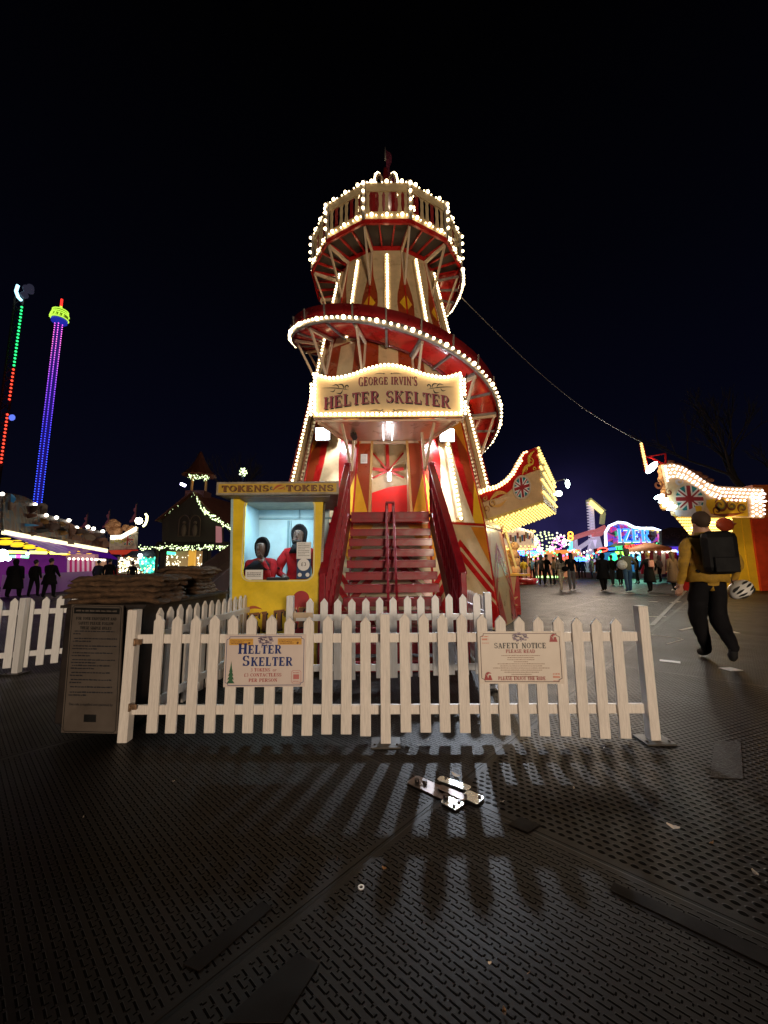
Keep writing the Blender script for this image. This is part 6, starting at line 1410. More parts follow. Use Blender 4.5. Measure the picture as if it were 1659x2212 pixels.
m = MB(); m.tube(P2([(1230, 1166), (1250, 1158), (1275, 1150), (1290, 1147), (1306, 1139), (1307, 1145), (1295, 1154), (1280, 1155)], 43), .28, 6); m.build('gondola_rail', mat('pink_rail', (.6, .2, .2), .5, emit=(.55, .14, .16), es=.7), pd)  # rail colour carries a pink glow though it is no lamp
m = MB()
for i in range(9): m.box(at(1296 + (i % 2) * 2 - i * 1.6, 1188 + i * 6, 41), (.55, .3, .4))
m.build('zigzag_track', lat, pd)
m = MB(); dots(m, (1255, 1196), (1275, 1188), 41, 4, .10); dots(m, (1260, 1243), (1300, 1243), 40, 12, .12); m.build('bulb_string', E('rosy_white_glow', (1, .75, .8), 5), pd)['kind'] = 'stuff'
m = MB(); a_, b_ = at(1258, 1228, 38), at(1300, 1228, 38); m.box(((a_.x + b_.x) / 2, 38, .7), (b_.x - a_.x, .2, 1.4)); m.build('skirting_panel', mat('lilac_panel', (.4, .36, .5), .5, emit=(.3, .25, .5), es=.25), pd)  # panel given a weak lilac glow as if lit
# carousel with round lettered rounding board
cr_ = thing('carousel', 'golden carousel glowing behind the stall beside the tower', 'carousel', at(1118, 1246, 24))
cc = at(1118, 1160, 24); cc.y = 25.5
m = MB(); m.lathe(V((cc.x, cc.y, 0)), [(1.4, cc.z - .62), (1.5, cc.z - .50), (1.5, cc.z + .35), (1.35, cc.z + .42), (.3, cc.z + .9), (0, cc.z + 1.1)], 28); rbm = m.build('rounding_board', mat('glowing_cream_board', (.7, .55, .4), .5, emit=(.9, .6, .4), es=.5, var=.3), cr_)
m = MB(); rn = random.Random(51)
for i in range(26):
    m.cur = i % 3; a = R_(-70 + i * 5.4); q = V((cc.x + 1.53 * sin(a), cc.y - 1.53 * cos(a), cc.z - .08 + rn.uniform(-.14, .2))); t = V((cos(a), sin(a), 0)); h_ = rn.uniform(.10, .22)
    m.add([q - t * .06 - V((0, 0, h_)), q + t * .06 - V((0, 0, h_)), q + t * .07 + V((0, 0, h_)), q - t * .07 + V((0, 0, h_))], [(0, 1, 2, 3)])
m.build('painted_artwork', [mat('sky_art', (.1, .3, .6), .4), mat('rose_art', (.6, .12, .08), .4), mat('leaf_art', (.5, .35, .05), .4)], rbm)
m = MB()
for zz in (cc.z - .58, cc.z + .42):
    for k in range(34): a = 2 * pi * k / 34; m.ball((cc.x + 1.58 * cos(a), cc.y + 1.58 * sin(a), zz), .055, 1)
for r_ in (.5, .8, 1.1, 1.35):
    for k in range(int(22 * r_)): a = 2 * pi * k / int(22 * r_); m.ball((cc.x + r_ * cos(a), cc.y + r_ * sin(a), cc.z - .72), .055, 1)
m.build('bulb_string', bulby, cr_)['kind'] = 'stuff'
m = MB(); m.tube([(cc.x, cc.y, 0), (cc.x, cc.y, cc.z - .6)], .35, 14); m.build('centre_drum', mat('gold_drum', (.7, .45, .1), .3, .4), cr_)
m = MB(); m.lathe(V((cc.x, cc.y, 0)), [(1.6, .02), (1.6, .35), (0, .36)], 24); m.build('platform', red, cr_)
m = MB()
for k in range(8): a = 2 * pi * k / 8; m.tube([(cc.x + 1.25 * cos(a), cc.y + 1.25 * sin(a), .3), (cc.x + 1.25 * cos(a), cc.y + 1.25 * sin(a), cc.z - .6)], .03, 6)
m.build('pole', mat('brass_pole', (.6, .4, .1), .25, .9), cr_)
# lit peacock fans, rings and beams of a long arcade
ar = thing('arcade', 'long arcade front of glowing fans, pink rings and an orange beam beyond the carousel', 'arcade', at(1190, 1248, 38))
m = MB(); m.slab(P2([(1140, 1247), (1140, 1196), (1247, 1196), (1247, 1247)], 38.5)[::-1], (0, -1, 0), .2); m.build('back_wall', mat('glowing_arcade_wall', (.16, .08, .06), .6, emit=(.42, .16, .07), es=.9, var=.8, vs=1.), ar)  # warm light on the arcade put in as emission of the wall
m = MB(); a_, b_ = at(1125, 1195, 38), at(1252, 1191, 37); m.bar(a_, b_, .3, .35); m.build('beam', E('orange_beam_glow', (1, .30, .06), 1.0), ar)
m = MB()
for k, (u, v0, r_) in enumerate(((1178, 1172, 1.05), (1150, 1168, .55))):
    c_ = at(u, v0, 37.8)
    for r2_ in (.35, .6, .8, 1.0):
        nn_ = int(16 * r2_)
        for i in range(nn_): a = 2 * pi * i / nn_; m.ball(c_ + V((r_ * r2_ * cos(a), 0, r_ * r2_ * sin(a))), .095, 1)
m.build('fan_bulb', E('lemon_bulb_glow', (.80, .95, .45), 2.2), ar)['kind'] = 'stuff'
m = MB()
for (u, v0, r_) in ((1204, 1176, .48), (1156, 1176, .45), (1134, 1178, .4), (1212, 1168, .4)):
    c_ = at(u, v0, 37.5)
    for i in range(14): a = 2 * pi * i / 14; m.ball(c_ + V((r_ * cos(a), 0, r_ * sin(a))), .085, 1)
m.build('ring_bulb', E('pink_ring_glow', (1, .25, .75), 2.2), ar)['kind'] = 'stuff'
m = MB()
for (u, v0, r_) in ((1207, 1162, .6), (1222, 1172, .45), (1190, 1186, .3), (1165, 1187, .3), (1143, 1160, .4)):
    c_ = at(u, v0, 37.4)
    for i in range(9): m.ball(c_ + V((r_ * cos(i * 2.4) * sqrt(i / 9), 0, r_ * sin(i * 2.4) * sqrt(i / 9))), .10, 1)
m.build('white_bulb', bulbw, ar)['kind'] = 'stuff'
m = MB(); rn = random.Random(61)
for i in range(70): m.ball(at(rn.uniform(1140, 1172), rn.uniform(1190, 1200), 36.5), .07, 1)
for i in range(50): m.ball(at(rn.uniform(1112, 1133), rn.uniform(1190, 1200), 34), .06, 1)
for i in range(46): m.ball(at(rn.uniform(1240, 1268), rn.uniform(1204, 1212), 33), .06, 1)
m.build('blue_bulb', E('royal_blue_bulb', (.04, .18, 1), 7), ar)['kind'] = 'stuff'
m = MB(); vs_ = P2([(1227, 1152), (1238, 1152), (1238, 1166), (1227, 1166)], 37)[::-1]; 
for (u, v0) in ((1232.5, 1154), (1232.5, 1162)):
    c_ = at(u, v0, 37); m.tube([c_ + V((.22 * cos(a * pi / 6), 0, .22 * sin(a * pi / 6))) for a in range(13)], .06, 5)
m.build('orange_neon', E('orange_neon_glow', (1, .35, .03), 6), ar)
m = MB(); m.bar(at(1233, 1170, 37), at(1233, 1190, 37), .35, .12); m.bar(at(1227, 1188, 37), at(1239, 1188, 37), .2, .15); m.build('cyan_neon', E('cyan_neon_glow', (.05, .9, .8), 5), ar)
m = MB(); dots(m, (1160, 1246), (1215, 1246), 35, 20, .10); m.build('floor_bulb', E('green_bulb_glow', (.5, 1, .3), 3), ar)['kind'] = 'stuff'
gs_ = thing('added_light_string', 'added string of small mixed coloured lamps hung between the arcade and the pendulum ride', 'light string', at(1225, 1250, 30))  # invented string, added to brighten and fill the far background
for mt_, sd in ((bulbw, 1), (E('yellow_led', (0, 0, 0), 1), 2), (E('pink_led', (0, 0, 0), 1), 3), (ledG, 4), (ledR, 5), (E('cyan_glow', (0, 0, 0), 1), 6)):
    m = MB(); rn = random.Random(sd * 7)
    for i in range(16): u = rn.uniform(1135, 1300); m.ball(at(u, 1199 + 6 * sin(u * .11) + rn.uniform(-6, 6), 31), rn.uniform(.05, .10), 1)
    m.build('lamp_bulb', mt_, gs_)['kind'] = 'stuff'
m = MB(); m.tube([at(1135 + i * 8, 1196 + 6 * sin((1135 + i * 8) * .11), 31) for i in range(21)], .015, 4); m.bar(at(1135, 1196, 31), V((at(1135, 1196, 31).x, 31, 0)), .06, .06); m.bar(at(1297, 1196, 31), V((at(1297, 1196, 31).x, 31, 0)), .06, .06); m.build('cable', grey, gs_)
# white fence far right
f6 = thing('picket_fence', 'small white picket fence far beyond the crowd, before the striped stall', 'fence', at(1430, 1252, 20.5))
fence(f6, gnd(1377, 1251), gnd(1466, 1251), 26, .05, .05, [], z0=.05, z1=1.0, mt_=whitep, pickwid=.085, fine=False, rz_=(.25, .78))
# ================================================================== LEFT: TOWERS, LONG RIDE, STALLS, CHALET
DY = 80; d0, d1 = at(80, 1100, DY), at(128, 692, DY)
dt = thing('drop_tower', 'tall drop tower glowing from violet to blue with a lime crown', 'ride', V((d0.x, DY, 0)))
dxx = d0.x; zt = d1.z; m = MB(); m.tube([(dxx, DY, 0), (dxx, DY, zt)], .70, 12); m.build('mast', mat('indigo_glow_mast', (.06, .04, .20), .5, emit=(.015, .008, .16), es=.7), dt)  # mast emits dim blue, imitating LED spill between the strings
lm = bpy.data.materials.new('graded_led'); lm.use_nodes = True; n = lm.node_tree; pb = n.nodes['Principled BSDF']; t1 = n.nodes.new('ShaderNodeTexCoord'); t2 = n.nodes.new('ShaderNodeSeparateXYZ'); t3 = n.nodes.new('ShaderNodeMapRange'); t4 = n.nodes.new('ShaderNodeValToRGB')
n.links.new(t1.outputs['Object'], t2.inputs[0]); n.links.new(t2.outputs['Z'], t3.inputs[0]); t3.inputs[1].default_value = 10; t3.inputs[2].default_value = zt; n.links.new(t3.outputs[0], t4.inputs[0]); e = t4.color_ramp; e.elements[0].color = (.02, .10, 1, 1); e.elements[1].color = (.85, .10, .75, 1); q = e.elements.new(.45); q.color = (.05, .06, 1, 1); q = e.elements.new(.68); q.color = (.40, .08, .95, 1); q = e.elements.new(.88); q.color = (.9, .16, .60, 1)
n.links.new(t4.outputs[0], pb.inputs['Emission Color']); pb.inputs['Emission Strength'].default_value = 3.2; lm.cycles.emission_sampling = 'NONE'
m = MB()
for i in range(90):
    z = 8 + (zt - 8) * i / 89
    for a_ in (-28, 34, 96): m.ball((dxx + .74 * sin(R_(a_)), DY - .74 * cos(R_(a_)), z), .11, 1)
m.build('led_string', lm, dt)['kind'] = 'stuff'
m = MB(); m.lathe(V((dxx, DY, zt)), [(.75, -1.1), (1.45, -.5), (1.5, .1), (.0, .15)], 20); m.build('blue_collar', E('deep_blue_collar', (.02, .03, .5), .7), dt)
lime = E('lime_neon', (.55, .95, .08), 1.3); m = MB()
for zz, r_ in ((.25, 1.6), (1.25, 1.6), (1.75, 1.45), (2.25, 1.4)): m.tube([(dxx + r_ * cos(a * pi / 12), DY + r_ * sin(a * pi / 12), zt + zz) for a in range(25)], .10, 5)
m.build('crown_ring', lime, dt)
m = MB(); m.lathe(V((dxx, DY, zt)), [(1.4, .2), (1.5, 1.2), (1.2, 2.4), (0, 2.5)], 20); m.build('crown_drum', mat('olive_drum', (.3, .35, .05), .5, emit=(.12, .16, .01), es=.5), dt)  # drum emits weakly, imitating light from the lime rings
m = MB()
for i in range(6): a = R_(-60 + i * 24); p_ = V((dxx + 1.65 * sin(a), DY - 1.65 * cos(a), zt + .4)); m.tube([p_ + V((-.22, 0, 0)), p_ + V((0, 0, .7)), p_ + V((.22, 0, 0))], .08, 5)
m.build('crown_lettering', lime, dt)
m = MB(); m.tube([(dxx, DY, zt + 2.4), (dxx, DY, zt + 3.4)], .25, 8); m.build('lime_finial', lime, dt)
m = MB(); m.tube([(dxx, DY, zt + 3.4), (dxx, DY, zt + 5.2)], .22, 8); m.build('red_finial', E('red_finial_glow', (1, .03, .02), 2), dt)
s0 = at(46, 640, 70)
sw = thing('spinning_arm_ride', 'dark lattice arm ride with one green and red light line', 'ride', V((s0.x, 70, 0)))
m = MB(); zz1 = s0.z
for x in (-1.2, .6): m.bar((s0.x + x, 70, 0), (s0.x + x, 70, zz1), .25, .25)
for i in range(30): z = zz1 * i / 30; m.bar((s0.x - 1.2, 70, z), (s0.x + .6, 70, z + zz1 / 30), .12, .12); m.bar((s0.x + .6, 70, z), (s0.x - 1.2, 70, z + zz1 / 30), .12, .12)
m.build('lattice_mast', mat('brown_lattice', (.10, .05, .035), .6), sw)
for (za, zb, mt_) in ((at(56, 660, 70).z, at(41, 792, 70).z, E('green_line_glow', (.02, .75, .18), 2.5)), (at(41, 793, 70).z, at(26, 865, 70).z, E('red_line_glow', (1, .06, .03), 2.2)), (at(17, 890, 70).z, at(5, 1000, 70).z, E('red_line_glow', (0, 0, 0), 1))):
    m = MB(); nn_ = int((za - zb) / .7)
    for i in range(nn_): m.ball((s0.x + .9, 69.5, lerp(zb, za, i / nn_)), .22, 1)
    m.build('light_line', mt_, sw)['kind'] = 'stuff'
m = MB(); q = at(42, 632, 69); m.tube([q + V((-.5, 0, 1.6)), q + V((-.7, 0, .3)), q + V((-.1, 0, -1.0)), q + V((.5, 0, -1.6))], .28, 6); m.build('ice_neon', E('ice_blue_glow', (.35, .75, .95), 3), sw)
m = MB(); 
for i in range(7): m.ball(q + V((1.5 + .6 * cos(i * 2), 0, .3 + .9 * sin(i * 2.3))), .6, 2)
m.build('gondola', mat('dim_glow_gondola', (.10, .09, .11), .6, emit=(.04, .04, .07), es=.5), sw)  # gondola shell given a dim glow of its own in place of light
m = MB(); m.ball(at(26, 902, 69), .55, 2, (1, .6, 1.1)); m.build('hub_lamp', E('hub_blue_glow', (.12, .2, .9), 1.2), sw)
# long ride with tube-lit canopy
def LP(t): return lerp(13.5, 30, t)                  # distance along the canopy, t from left edge to its right end
wz = thing('fairground_ride', 'long waltzer ride with tube-lit canopy, painted header and purple lit floor', 'ride', at(140, 1250, 22))
ed_ = [(0, 1066), (15, 1065), (35, 1067), (55, 1073), (75, 1085), (92, 1100), (105, 1113), (125, 1118), (145, 1124), (162, 1136), (180, 1143), (205, 1143), (222, 1150), (228, 1158)]
def cz_(u): return 1146 + (1188 - 1146) * u / 232
m = MB(); vs = []
for u, v0 in ed_: Y = LP(u / 232); vs += [at(u, v0, Y), at(u, cz_(u), Y)]
m.add(vs, [(2 * i, 2 * i + 1, 2 * i + 3, 2 * i + 2) for i in range(len(ed_) - 1)]); off_ = V((-.15, .25, 0)); m.add([q + off_ for q in vs], [(2 * i, 2 * i + 2, 2 * i + 3, 2 * i + 1) for i in range(len(ed_) - 1)])
N_ = len(vs); m.add([x for i in range(len(ed_)) for x in (vs[2 * i], vs[2 * i] + off_)], [(2 * i, 2 * i + 2, 2 * i + 3, 2 * i + 1) for i in range(len(ed_) - 1)])
rbd = bpy.data.materials.new('airbrushed_header'); rbd.use_nodes = True; n = rbd.node_tree; pb = n.nodes['Principled BSDF']; t1 = n.nodes.new('ShaderNodeTexCoord'); t2 = n.nodes.new('ShaderNodeTexNoise'); t2.inputs['Scale'].default_value = .75; t2.inputs['Detail'].default_value = 7; t2.inputs['Distortion'].default_value = 1.2; t3 = n.nodes.new('ShaderNodeValToRGB'); n.links.new(t1.outputs['Object'], t2.inputs['Vector']); n.links.new(t2.outputs[0], t3.inputs[0])
e = t3.color_ramp; e.elements[0].position = .32; e.elements[0].color = (.03, .02, .03, 1); e.elements[1].position = .72; e.elements[1].color = (.13, .075, .055, 1)
for p_, c_ in ((.42, (.10, .03, .03, 1)), (.47, (.20, .09, .05, 1)), (.52, (.03, .10, .20, 1)), (.57, (.26, .13, .03, 1)), (.62, (.20, .03, .05, 1))): q = e.elements.new(p_); q.color = c_
n.links.new(t3.outputs[0], pb.inputs['Base Color']); pb.inputs['Roughness'].default_value = .5
hdr = m.build('painted_header', rbd, wz)
m = MB(); rn = random.Random(15)
for i in range(34):
    u = rn.uniform(2, 226); k = [q for q in ed_ if q[0] <= u][-1]; v0 = rn.uniform(k[1] + 9, cz_(u) - 3)
    if v0 > cz_(u) - 2: continue
    m.cur = rn.choice((0, 0, 1, 1, 2, 3, 4)) if u > 60 else rn.choice((0, 2, 2, 5, 5, 3)); c_ = at(u, v0, LP(u / 232) - .06 - .002 * i); r_ = rn.uniform(.12, .42) * (.6 + u / 230); a0 = rn.uniform(0, 6)
    ell = rn.uniform(.25, .7); ro = rn.uniform(0, pi)
    m.add([c_ + V((x_ * 1.3, .9 * x_, z_)) for x_, z_ in ((r_ * (cos(t_) * cos(ro) - ell * sin(t_) * sin(ro)) * (1 + .12 * sin(3 * t_ + a0)), r_ * .8 * (cos(t_) * sin(ro) + ell * sin(t_) * cos(ro))) for t_ in [k_ * pi / 10 for k_ in range(20)])], [tuple(range(20))])
m.build('airbrushed_art', [mat('umber_art', (.06, .025, .018), .5), mat('peach_art', (.20, .09, .06), .5, var=.4, vs=3), mat('night_art', (.012, .012, .02), .5), mat('cream_art', (.19, .13, .10), .5, var=.4, vs=3), mat('amber_art', (.30, .14, .02), .5), mat('sea_blue_art', (.03, .16, .28), .5, emit=(.01, .06, .12), es=.5)], hdr)  # sea blue patches also emit a little, light put into the art
m = MB()
for u, v0 in ((5, 1067), (76, 1090), (100, 1113), (122, 1118), (149, 1124), (166, 1140), (190, 1138), (202, 1142), (222, 1148)): m.ball(at(u, v0, LP(u / 232) - .2), .065 + .003 * u / 10, 2)
m.build('bulb', E('soft_white_bulb', (1, .9, .75), 6), hdr)
m = MB()
for i in range(6): 
    u0, u1 = (8, 66, 110, 147, 180, 208)[i], (63, 108, 145, 178, 206, 231)[i]; m.bar(at(u0, cz_(u0) + 2, LP(u0 / 232) - .1), at(u1, cz_(u1) + 2, LP(u1 / 232) - .1), .12, .16 + .02 * i)
m.build('tube_light', E('cream_tube_glow', (1, .88, .52), 1.8), wz)
m = MB(); vs = []
for i in range(9): u = 29 * i; Y = LP(u / 232); vs += [at(u, cz_(u) + 5, Y), at(u, cz_(u) + 5, Y) + V((-3.0, 6, -.5))]
m.add(vs, [(2 * i, 2 * i + 1, 2 * i + 3, 2 * i + 2) for i in range(8)]); m.build('canopy_ceiling', mat('violet_glow_ceiling', (.10, .02, .22), .4, emit=(.07, .005, .20), es=.6), wz)  # ceiling glows violet in place of coloured light on it
gold = E('gold_lamp_glow', (1, .62, .02), 1.4)
for i in range(8):
    m = MB(); u = 12 + i * 27 - i * 1.2
    for k in range(3):
        Y = LP(u / 232) + 1.0; v0 = cz_(u) + 17 + k * 4.5
        m.ball(at(u, v0, Y), .12, 2, (2.6 + .05 * i, .8, .55)) if k else m.ball(at(u, v0 - 2, Y), .08, 1, (3, .8, .35))
    m.build('lamp_cluster', gold, wz)
m = MB()
for u0, u1, v0 in ((22, 54, 1192), (68, 98, 1193), (112, 141, 1194)): m.bar(at(u0, v0, 22), at(u1, v0 + 1, 24), .18, .16)
m.build('yellow_tube', E('yellow_green_tube', (.9, .95, .15), 3.5), wz)
m = MB(); m.bar(at(22, 1202, 22), at(36, 1202, 22), .15, .15); m.bar(at(48, 1202, 22), at(60, 1203, 22), .15, .15); m.build('green_tube', E('green_tube_glow', (.2, 1, .4), 3), wz)
m = MB(); m.bar(at(37, 1202, 22), at(47, 1202, 22), .15, .15); m.build('pink_tube', E('magenta_tube_glow', (1, .05, .6), 4), wz)
m = MB()
for (u, v0, r_) in ((5, 1196, .24), (10, 1204, .16), (18, 1207, .12), (3, 1207, .15), (60, 1196, .08)): m.ball(at(u, v0, 21), r_, 2)
m.build('white_spot_lamp', E('blue_white_spot', (.75, .85, 1), 14), wz)
m = MB(); m.slab([V((at(0, 1200, 24).x - 4, 24, 0)), V((at(150, 1200, 30).x, 30, 0)), at(150, 1200, 30), at(0, 1180, 24) + V((-4, 0, 0))], (.4, -1, 0), .1); m.build('back_wall', mat('purple_glow_wall', (.22, .03, .30), .6, emit=(.12, .010, .16), es=.5, var=.4, vs=.8), wz)  # purple light on the wall put into its colour and emission
m = MB(); pa_, pb_ = V((at(0, 1290, 16).x - 1, 17, 0)), V((at(150, 1270, 22).x, 24, 0)); m.slab([pa_, pb_, pb_ + V((0, 0, 1.05)), pa_ + V((0, 0, .95))], (.4, -1, 0), .08); m.build('perimeter_panel', mat('mauve_panel', (.36, .16, .44), .5, emit=(.10, .02, .14), es=.2), wz)  # panel emits faintly, standing for the purple light on it
lamp('ride_wash', 'AREA', at(60, 1195, 18), 8, (.6, .08, 1), at(70, 1290, 17), 3, 2)
# flags on the roofs beyond
for i, (u, v0, v1, lb) in enumerate(((187, 1108, 1140, 'faint furled flag on a pole, leftmost of three above the left stalls'), (235, 1100, 1140, 'furled flag on a pole, middle of three above the left stalls'), (293, 1086, 1128, 'tallest furled flag of three, beside the bright lamp'))):
    fl_ = thing('flag', lb, 'flag', at(u, 1235, 34) * 1, 'flags above the left stalls'); m = MB(); q0, q1 = at(u + 3, v0, 34), at(u + 3, v1 + 8, 34); m.tube([V((q0.x, 34, 0)), q0], .04, 5); m.build('pole', grey, fl_)
    m = MB(); vs = []
    for k in range(10): z = lerp(q0.z - .1, q1.z + .4, k / 9); wv = .06 + .05 * k * (.6 + .4 * sin(k)); vs += [V((q0.x, 33.95, z)), V((q0.x - wv, 33.9 + .1 * sin(k * 2), z - .12))]
    m.add(vs, [(2 * k, 2 * k + 1, 2 * k + 3, 2 * k + 2) for k in range(9)], True); m.build('cloth', mat('faint_glow_flag', (.22, .07, .09), .8, emit=(.05, .012, .02), es=.6, var=.7), fl_)  # cloth glows faintly, light put into the material
# small round-topped stall with flag board at the end of the long ride
s5 = thing('fairground_stall', 'small stall with curled bulb-lit flag board at the end of the waltzer ride', 'stall', at(265, 1250, 28))
ol = [(236, 1188), (237, 1160), (252, 1160), (268, 1154), (285, 1142), (295, 1138), (293, 1186)]
m = MB(); m.slab(P2(ol, 28)[::-1], (0, -1, 0), .2); sb5 = m.build('side_board', mat('pale_stall_board', (.45, .42, .38), .5, var=.5, vs=3, emit=None), s5)
m = MB()
for dv in (0, 3, 6): dots(m, (240, 1158 + dv), (262, 1157 + dv), 27.9, 10, .055); dots(m, (262, 1157 + dv), (294, 1139 + dv), 27.9, 16, .055)
m.build('bulb_string', bulbw, sb5)['kind'] = 'stuff'
q = at(276, 1166, 27.95); F6 = Frame(q, (1, 0, 0), (0, 0, 1)); union_disc(F6, 0, 0, .42, sb5, .02)
m = MB(); F7 = Frame(at(250, 1170, 27.9), (1, 0, 0), (0, 0, 1))
for i in range(4): swirl(m, F7, i * .28 - .2, .1 * (i % 2), .3, .02, flip=1 if i % 2 else -1, wd=.3)
m.build('painted_scroll', mat('blue_yellow_scroll', (.5, .5, .1), .4), sb5)
m = MB(); m.slab(P2([(234, 1189), (293, 1187), (293, 1196), (262, 1198), (240, 1197)], 27.8)[::-1], (0, -1, 0), .3); m.build('red_valance', mat('scarlet_valance', (.6, .04, .02), .5, emit=(.5, .03, .01), es=.4), s5)  # valance emits red as if lamplit
m = MB(); m.ball(at(300, 1125, 27.5), .24, 2); m.build('bright_lamp', E('warm_flare_glow', (1, .9, .6), 24), s5)
m = MB(); m.tube(P2([(314, 1110), (318, 1115), (317, 1125), (313, 1134), (309, 1137)], 27.5), .07, 6); m.build('curl_neon', E('lemon_neon_glow', (1, .95, .4), 5), s5)
m = MB(); rn = random.Random(71)
for i in range(12): m.ball(at(rn.uniform(235, 285), rn.uniform(1130, 1150), 28.4), rn.uniform(.2, .4), 2)
m.build('carved_figures', mat('gilt_carving', (.28, .14, .07), .6, emit=(.12, .05, .02), es=.6, var=.7, vs=4), s5)  # carving given a faint glow to imitate lamplight
m = MB(); m.tube([V((at(265, 1190, 28).x, 28.3, 0)), at(265, 1190, 28.3)], .12, 6); m.box(V((at(265, 1190, 28).x, 28.6, .6)), (1.6, .5, 1.2)); m.build('counter', red, s5)
# striped ticket kiosk
s6 = thing('striped_kiosk', 'pink and crimson striped kiosk under a row of small lamps behind the mat piles', 'kiosk', at(172, 1245, 26))
m = MB()
for i in range(11):
    m.cur = i % 2; u0 = 145 + i * 5.3; m.slab(P2([(u0, 1243), (u0, 1206), (u0 + 5.3, 1206), (u0 + 5.3, 1243)], 26)[::-1], (0, -1, 0), .1)
m.build('striped_wall', [mat('pink_white_stripe', (.62, .50, .62), .5, emit=(.6, .28, .5), es=.35), mat('crimson_stripe', (.35, .01, .10), .5, emit=(.35, .01, .12), es=.5)], s6)  # stripes emit their own colour, imitating light on the wall
m = MB(); m.slab(P2([(142, 1206), (143, 1196), (205, 1197), (206, 1207)], 25.8)[::-1], (0, -1, 0), .3); m.build('fascia', mat('pink_fascia', (.45, .25, .32), .5, emit=(.3, .12, .18), es=.4), s6)  # fascia given a pink glow as painted light
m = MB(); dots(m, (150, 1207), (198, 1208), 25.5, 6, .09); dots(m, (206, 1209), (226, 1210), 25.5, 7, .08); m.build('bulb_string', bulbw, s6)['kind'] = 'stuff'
m = MB(); m.slab(P2([(206, 1243), (206, 1207), (228, 1207), (228, 1243)], 26)[::-1], (0, -1, 0), .1); m.build('side_wall', mat('peach_wall', (.45, .25, .20), .5, emit=(.35, .15, .10), es=.3), s6)  # side wall emits a peach tone as if lit
# lit market stall left of the chalet
s7 = thing('market_stall', 'low market stall packed with warm and teal lights beside the chalet', 'stall', at(295, 1246, 24))
m = MB(); m.slab(P2([(270, 1200), (285, 1190), (330, 1189), (340, 1202)], 23.8)[::-1], (0, -1, 0), 1.5); m.build('roof', mat('navy_roof', (.02, .02, .03), .6), s7)
m = MB(); m.slab(P2([(254, 1240), (254, 1203), (338, 1203), (338, 1240)], 25)[::-1], (0, -1, 0), .1); m.build('back_wall', mat('goods_wall', (.10, .09, .07), .6, emit=(.10, .07, .04), es=.5, var=.8, vs=3), s7)  # goods wall emits faint warmth standing for the stall's lamplight
rn = random.Random(81)
for mt_, nnn, ua, ub in ((bulbw, 60, 255, 300), (E('warm_fairy_glow', (1, .7, .3), 3), 40, 258, 335), (E('teal_fairy_glow', (.1, .85, .6), 3), 60, 300, 338)):
    m = MB()
    for i in range(nnn): m.ball(at(rn.uniform(ua, ub), rn.uniform(1204, 1237), 24.5), rn.uniform(.03, .08), 1)
    m.build('fairy_light', mt_, s7)['kind'] = 'stuff'
m = MB(); m.ball(at(325, 1222, 24.6), .5, 2, (1, .3, 1)); m.ball(at(311, 1216, 24.6), .3, 2, (1, .3, 1.4)); m.build('teal_ornament', E('teal_ornament_glow', (.03, .5, .35), 1.2), s7)
m = MB(); m.ball(at(303, 1200, 23.5), .12, 2); m.build('stall_lamp', E('cold_star_glow', (.7, 1, 1), 14), s7)
# chalet
CYY = 22.0
ch = thing('chalet', 'dark timber market chalet outlined with fairy lights and topped by a small turret', 'chalet', at(405, 1245, CYY))
dkw = mat('near_black_timber', (.030, .021, .017), .6, var=.4, vs=4, stretch=(1, 1, .1)); dkr = mat('brown_red_shingle', (.09, .025, .015), .6, var=.4, vs=8)
ap, el_, er_ = at(418, 1066, CYY), at(340, 1126, CYY), at(505, 1150, CYY)
gl = [at(342, 1178, CYY), at(490, 1180, CYY)]
m = MB(); m.slab([at(350, 1182, CYY), at(482, 1182, CYY), at(482, 1140, CYY), ap, at(350, 1122, CYY)], (0, -1, 0), .1); m.build('gable_wall', dkw, ch)
m = MB(); m.slab([ap + V((0, -.3, .1)), ap + V((.8, 5, .1)), er_ + V((1.2, 5, 0)), er_ + V((0, -.3, 0))], (1, 0, .6), .08); m.slab([ap + V((0, -.3, .1)), el_ + V((0, -.3, 0)), el_ + V((0, 5, 0)), ap + V((.8, 5, .1))], (-1, 0, .6), .08); m.build('roof', dkr, ch)
m = MB(); m.slab([at(330, 1186, CYY - .8), at(498, 1186, CYY - .8), at(495, 1170, CYY), at(340, 1170, CYY)], (0, -.3, 1), .06); m.build('porch_roof', dkw, ch)
m = MB()
for u in (338, 352, 443, 452): p_ = at(u, 1186, CYY - .5); m.box((p_.x, CYY - .4, p_.z / 2), (.28 if u in (352, 443) else .1, .15, p_.z))
m.build('porch_post', dkw, ch)
m = MB(); 
for u in (397, 421):
    c_ = at(u, 1142, CYY - .06); pts = [c_ + V((.30 * cos(R_(a)), 0, .35 + .42 * sin(R_(a)))) for a in range(0, 181, 20)] + [c_ + V((-.30, 0, -.42)), c_ + V((.30, 0, -.42))]
    m.tube(pts + [pts[0]], .03, 5)
m.build('arched_niche', mat('niche_trim', (.10, .06, .045), .5), ch)
m = MB()
for u in (397, 421): c_ = at(u, 1146, CYY - .05); m.ball(c_, .15, 2, (1, .5, 2.4)); m.ball(c_ + V((0, 0, .45)), .10, 2)
m.build('niche_statue', mat('stone_statue', (.13, .09, .07), .7), ch)
gd, ws_ = E('pale_fairy_glow', (.80, 1, .50), 2.6), E('white_fairy_glow', (1, .90, .65), 2.4)
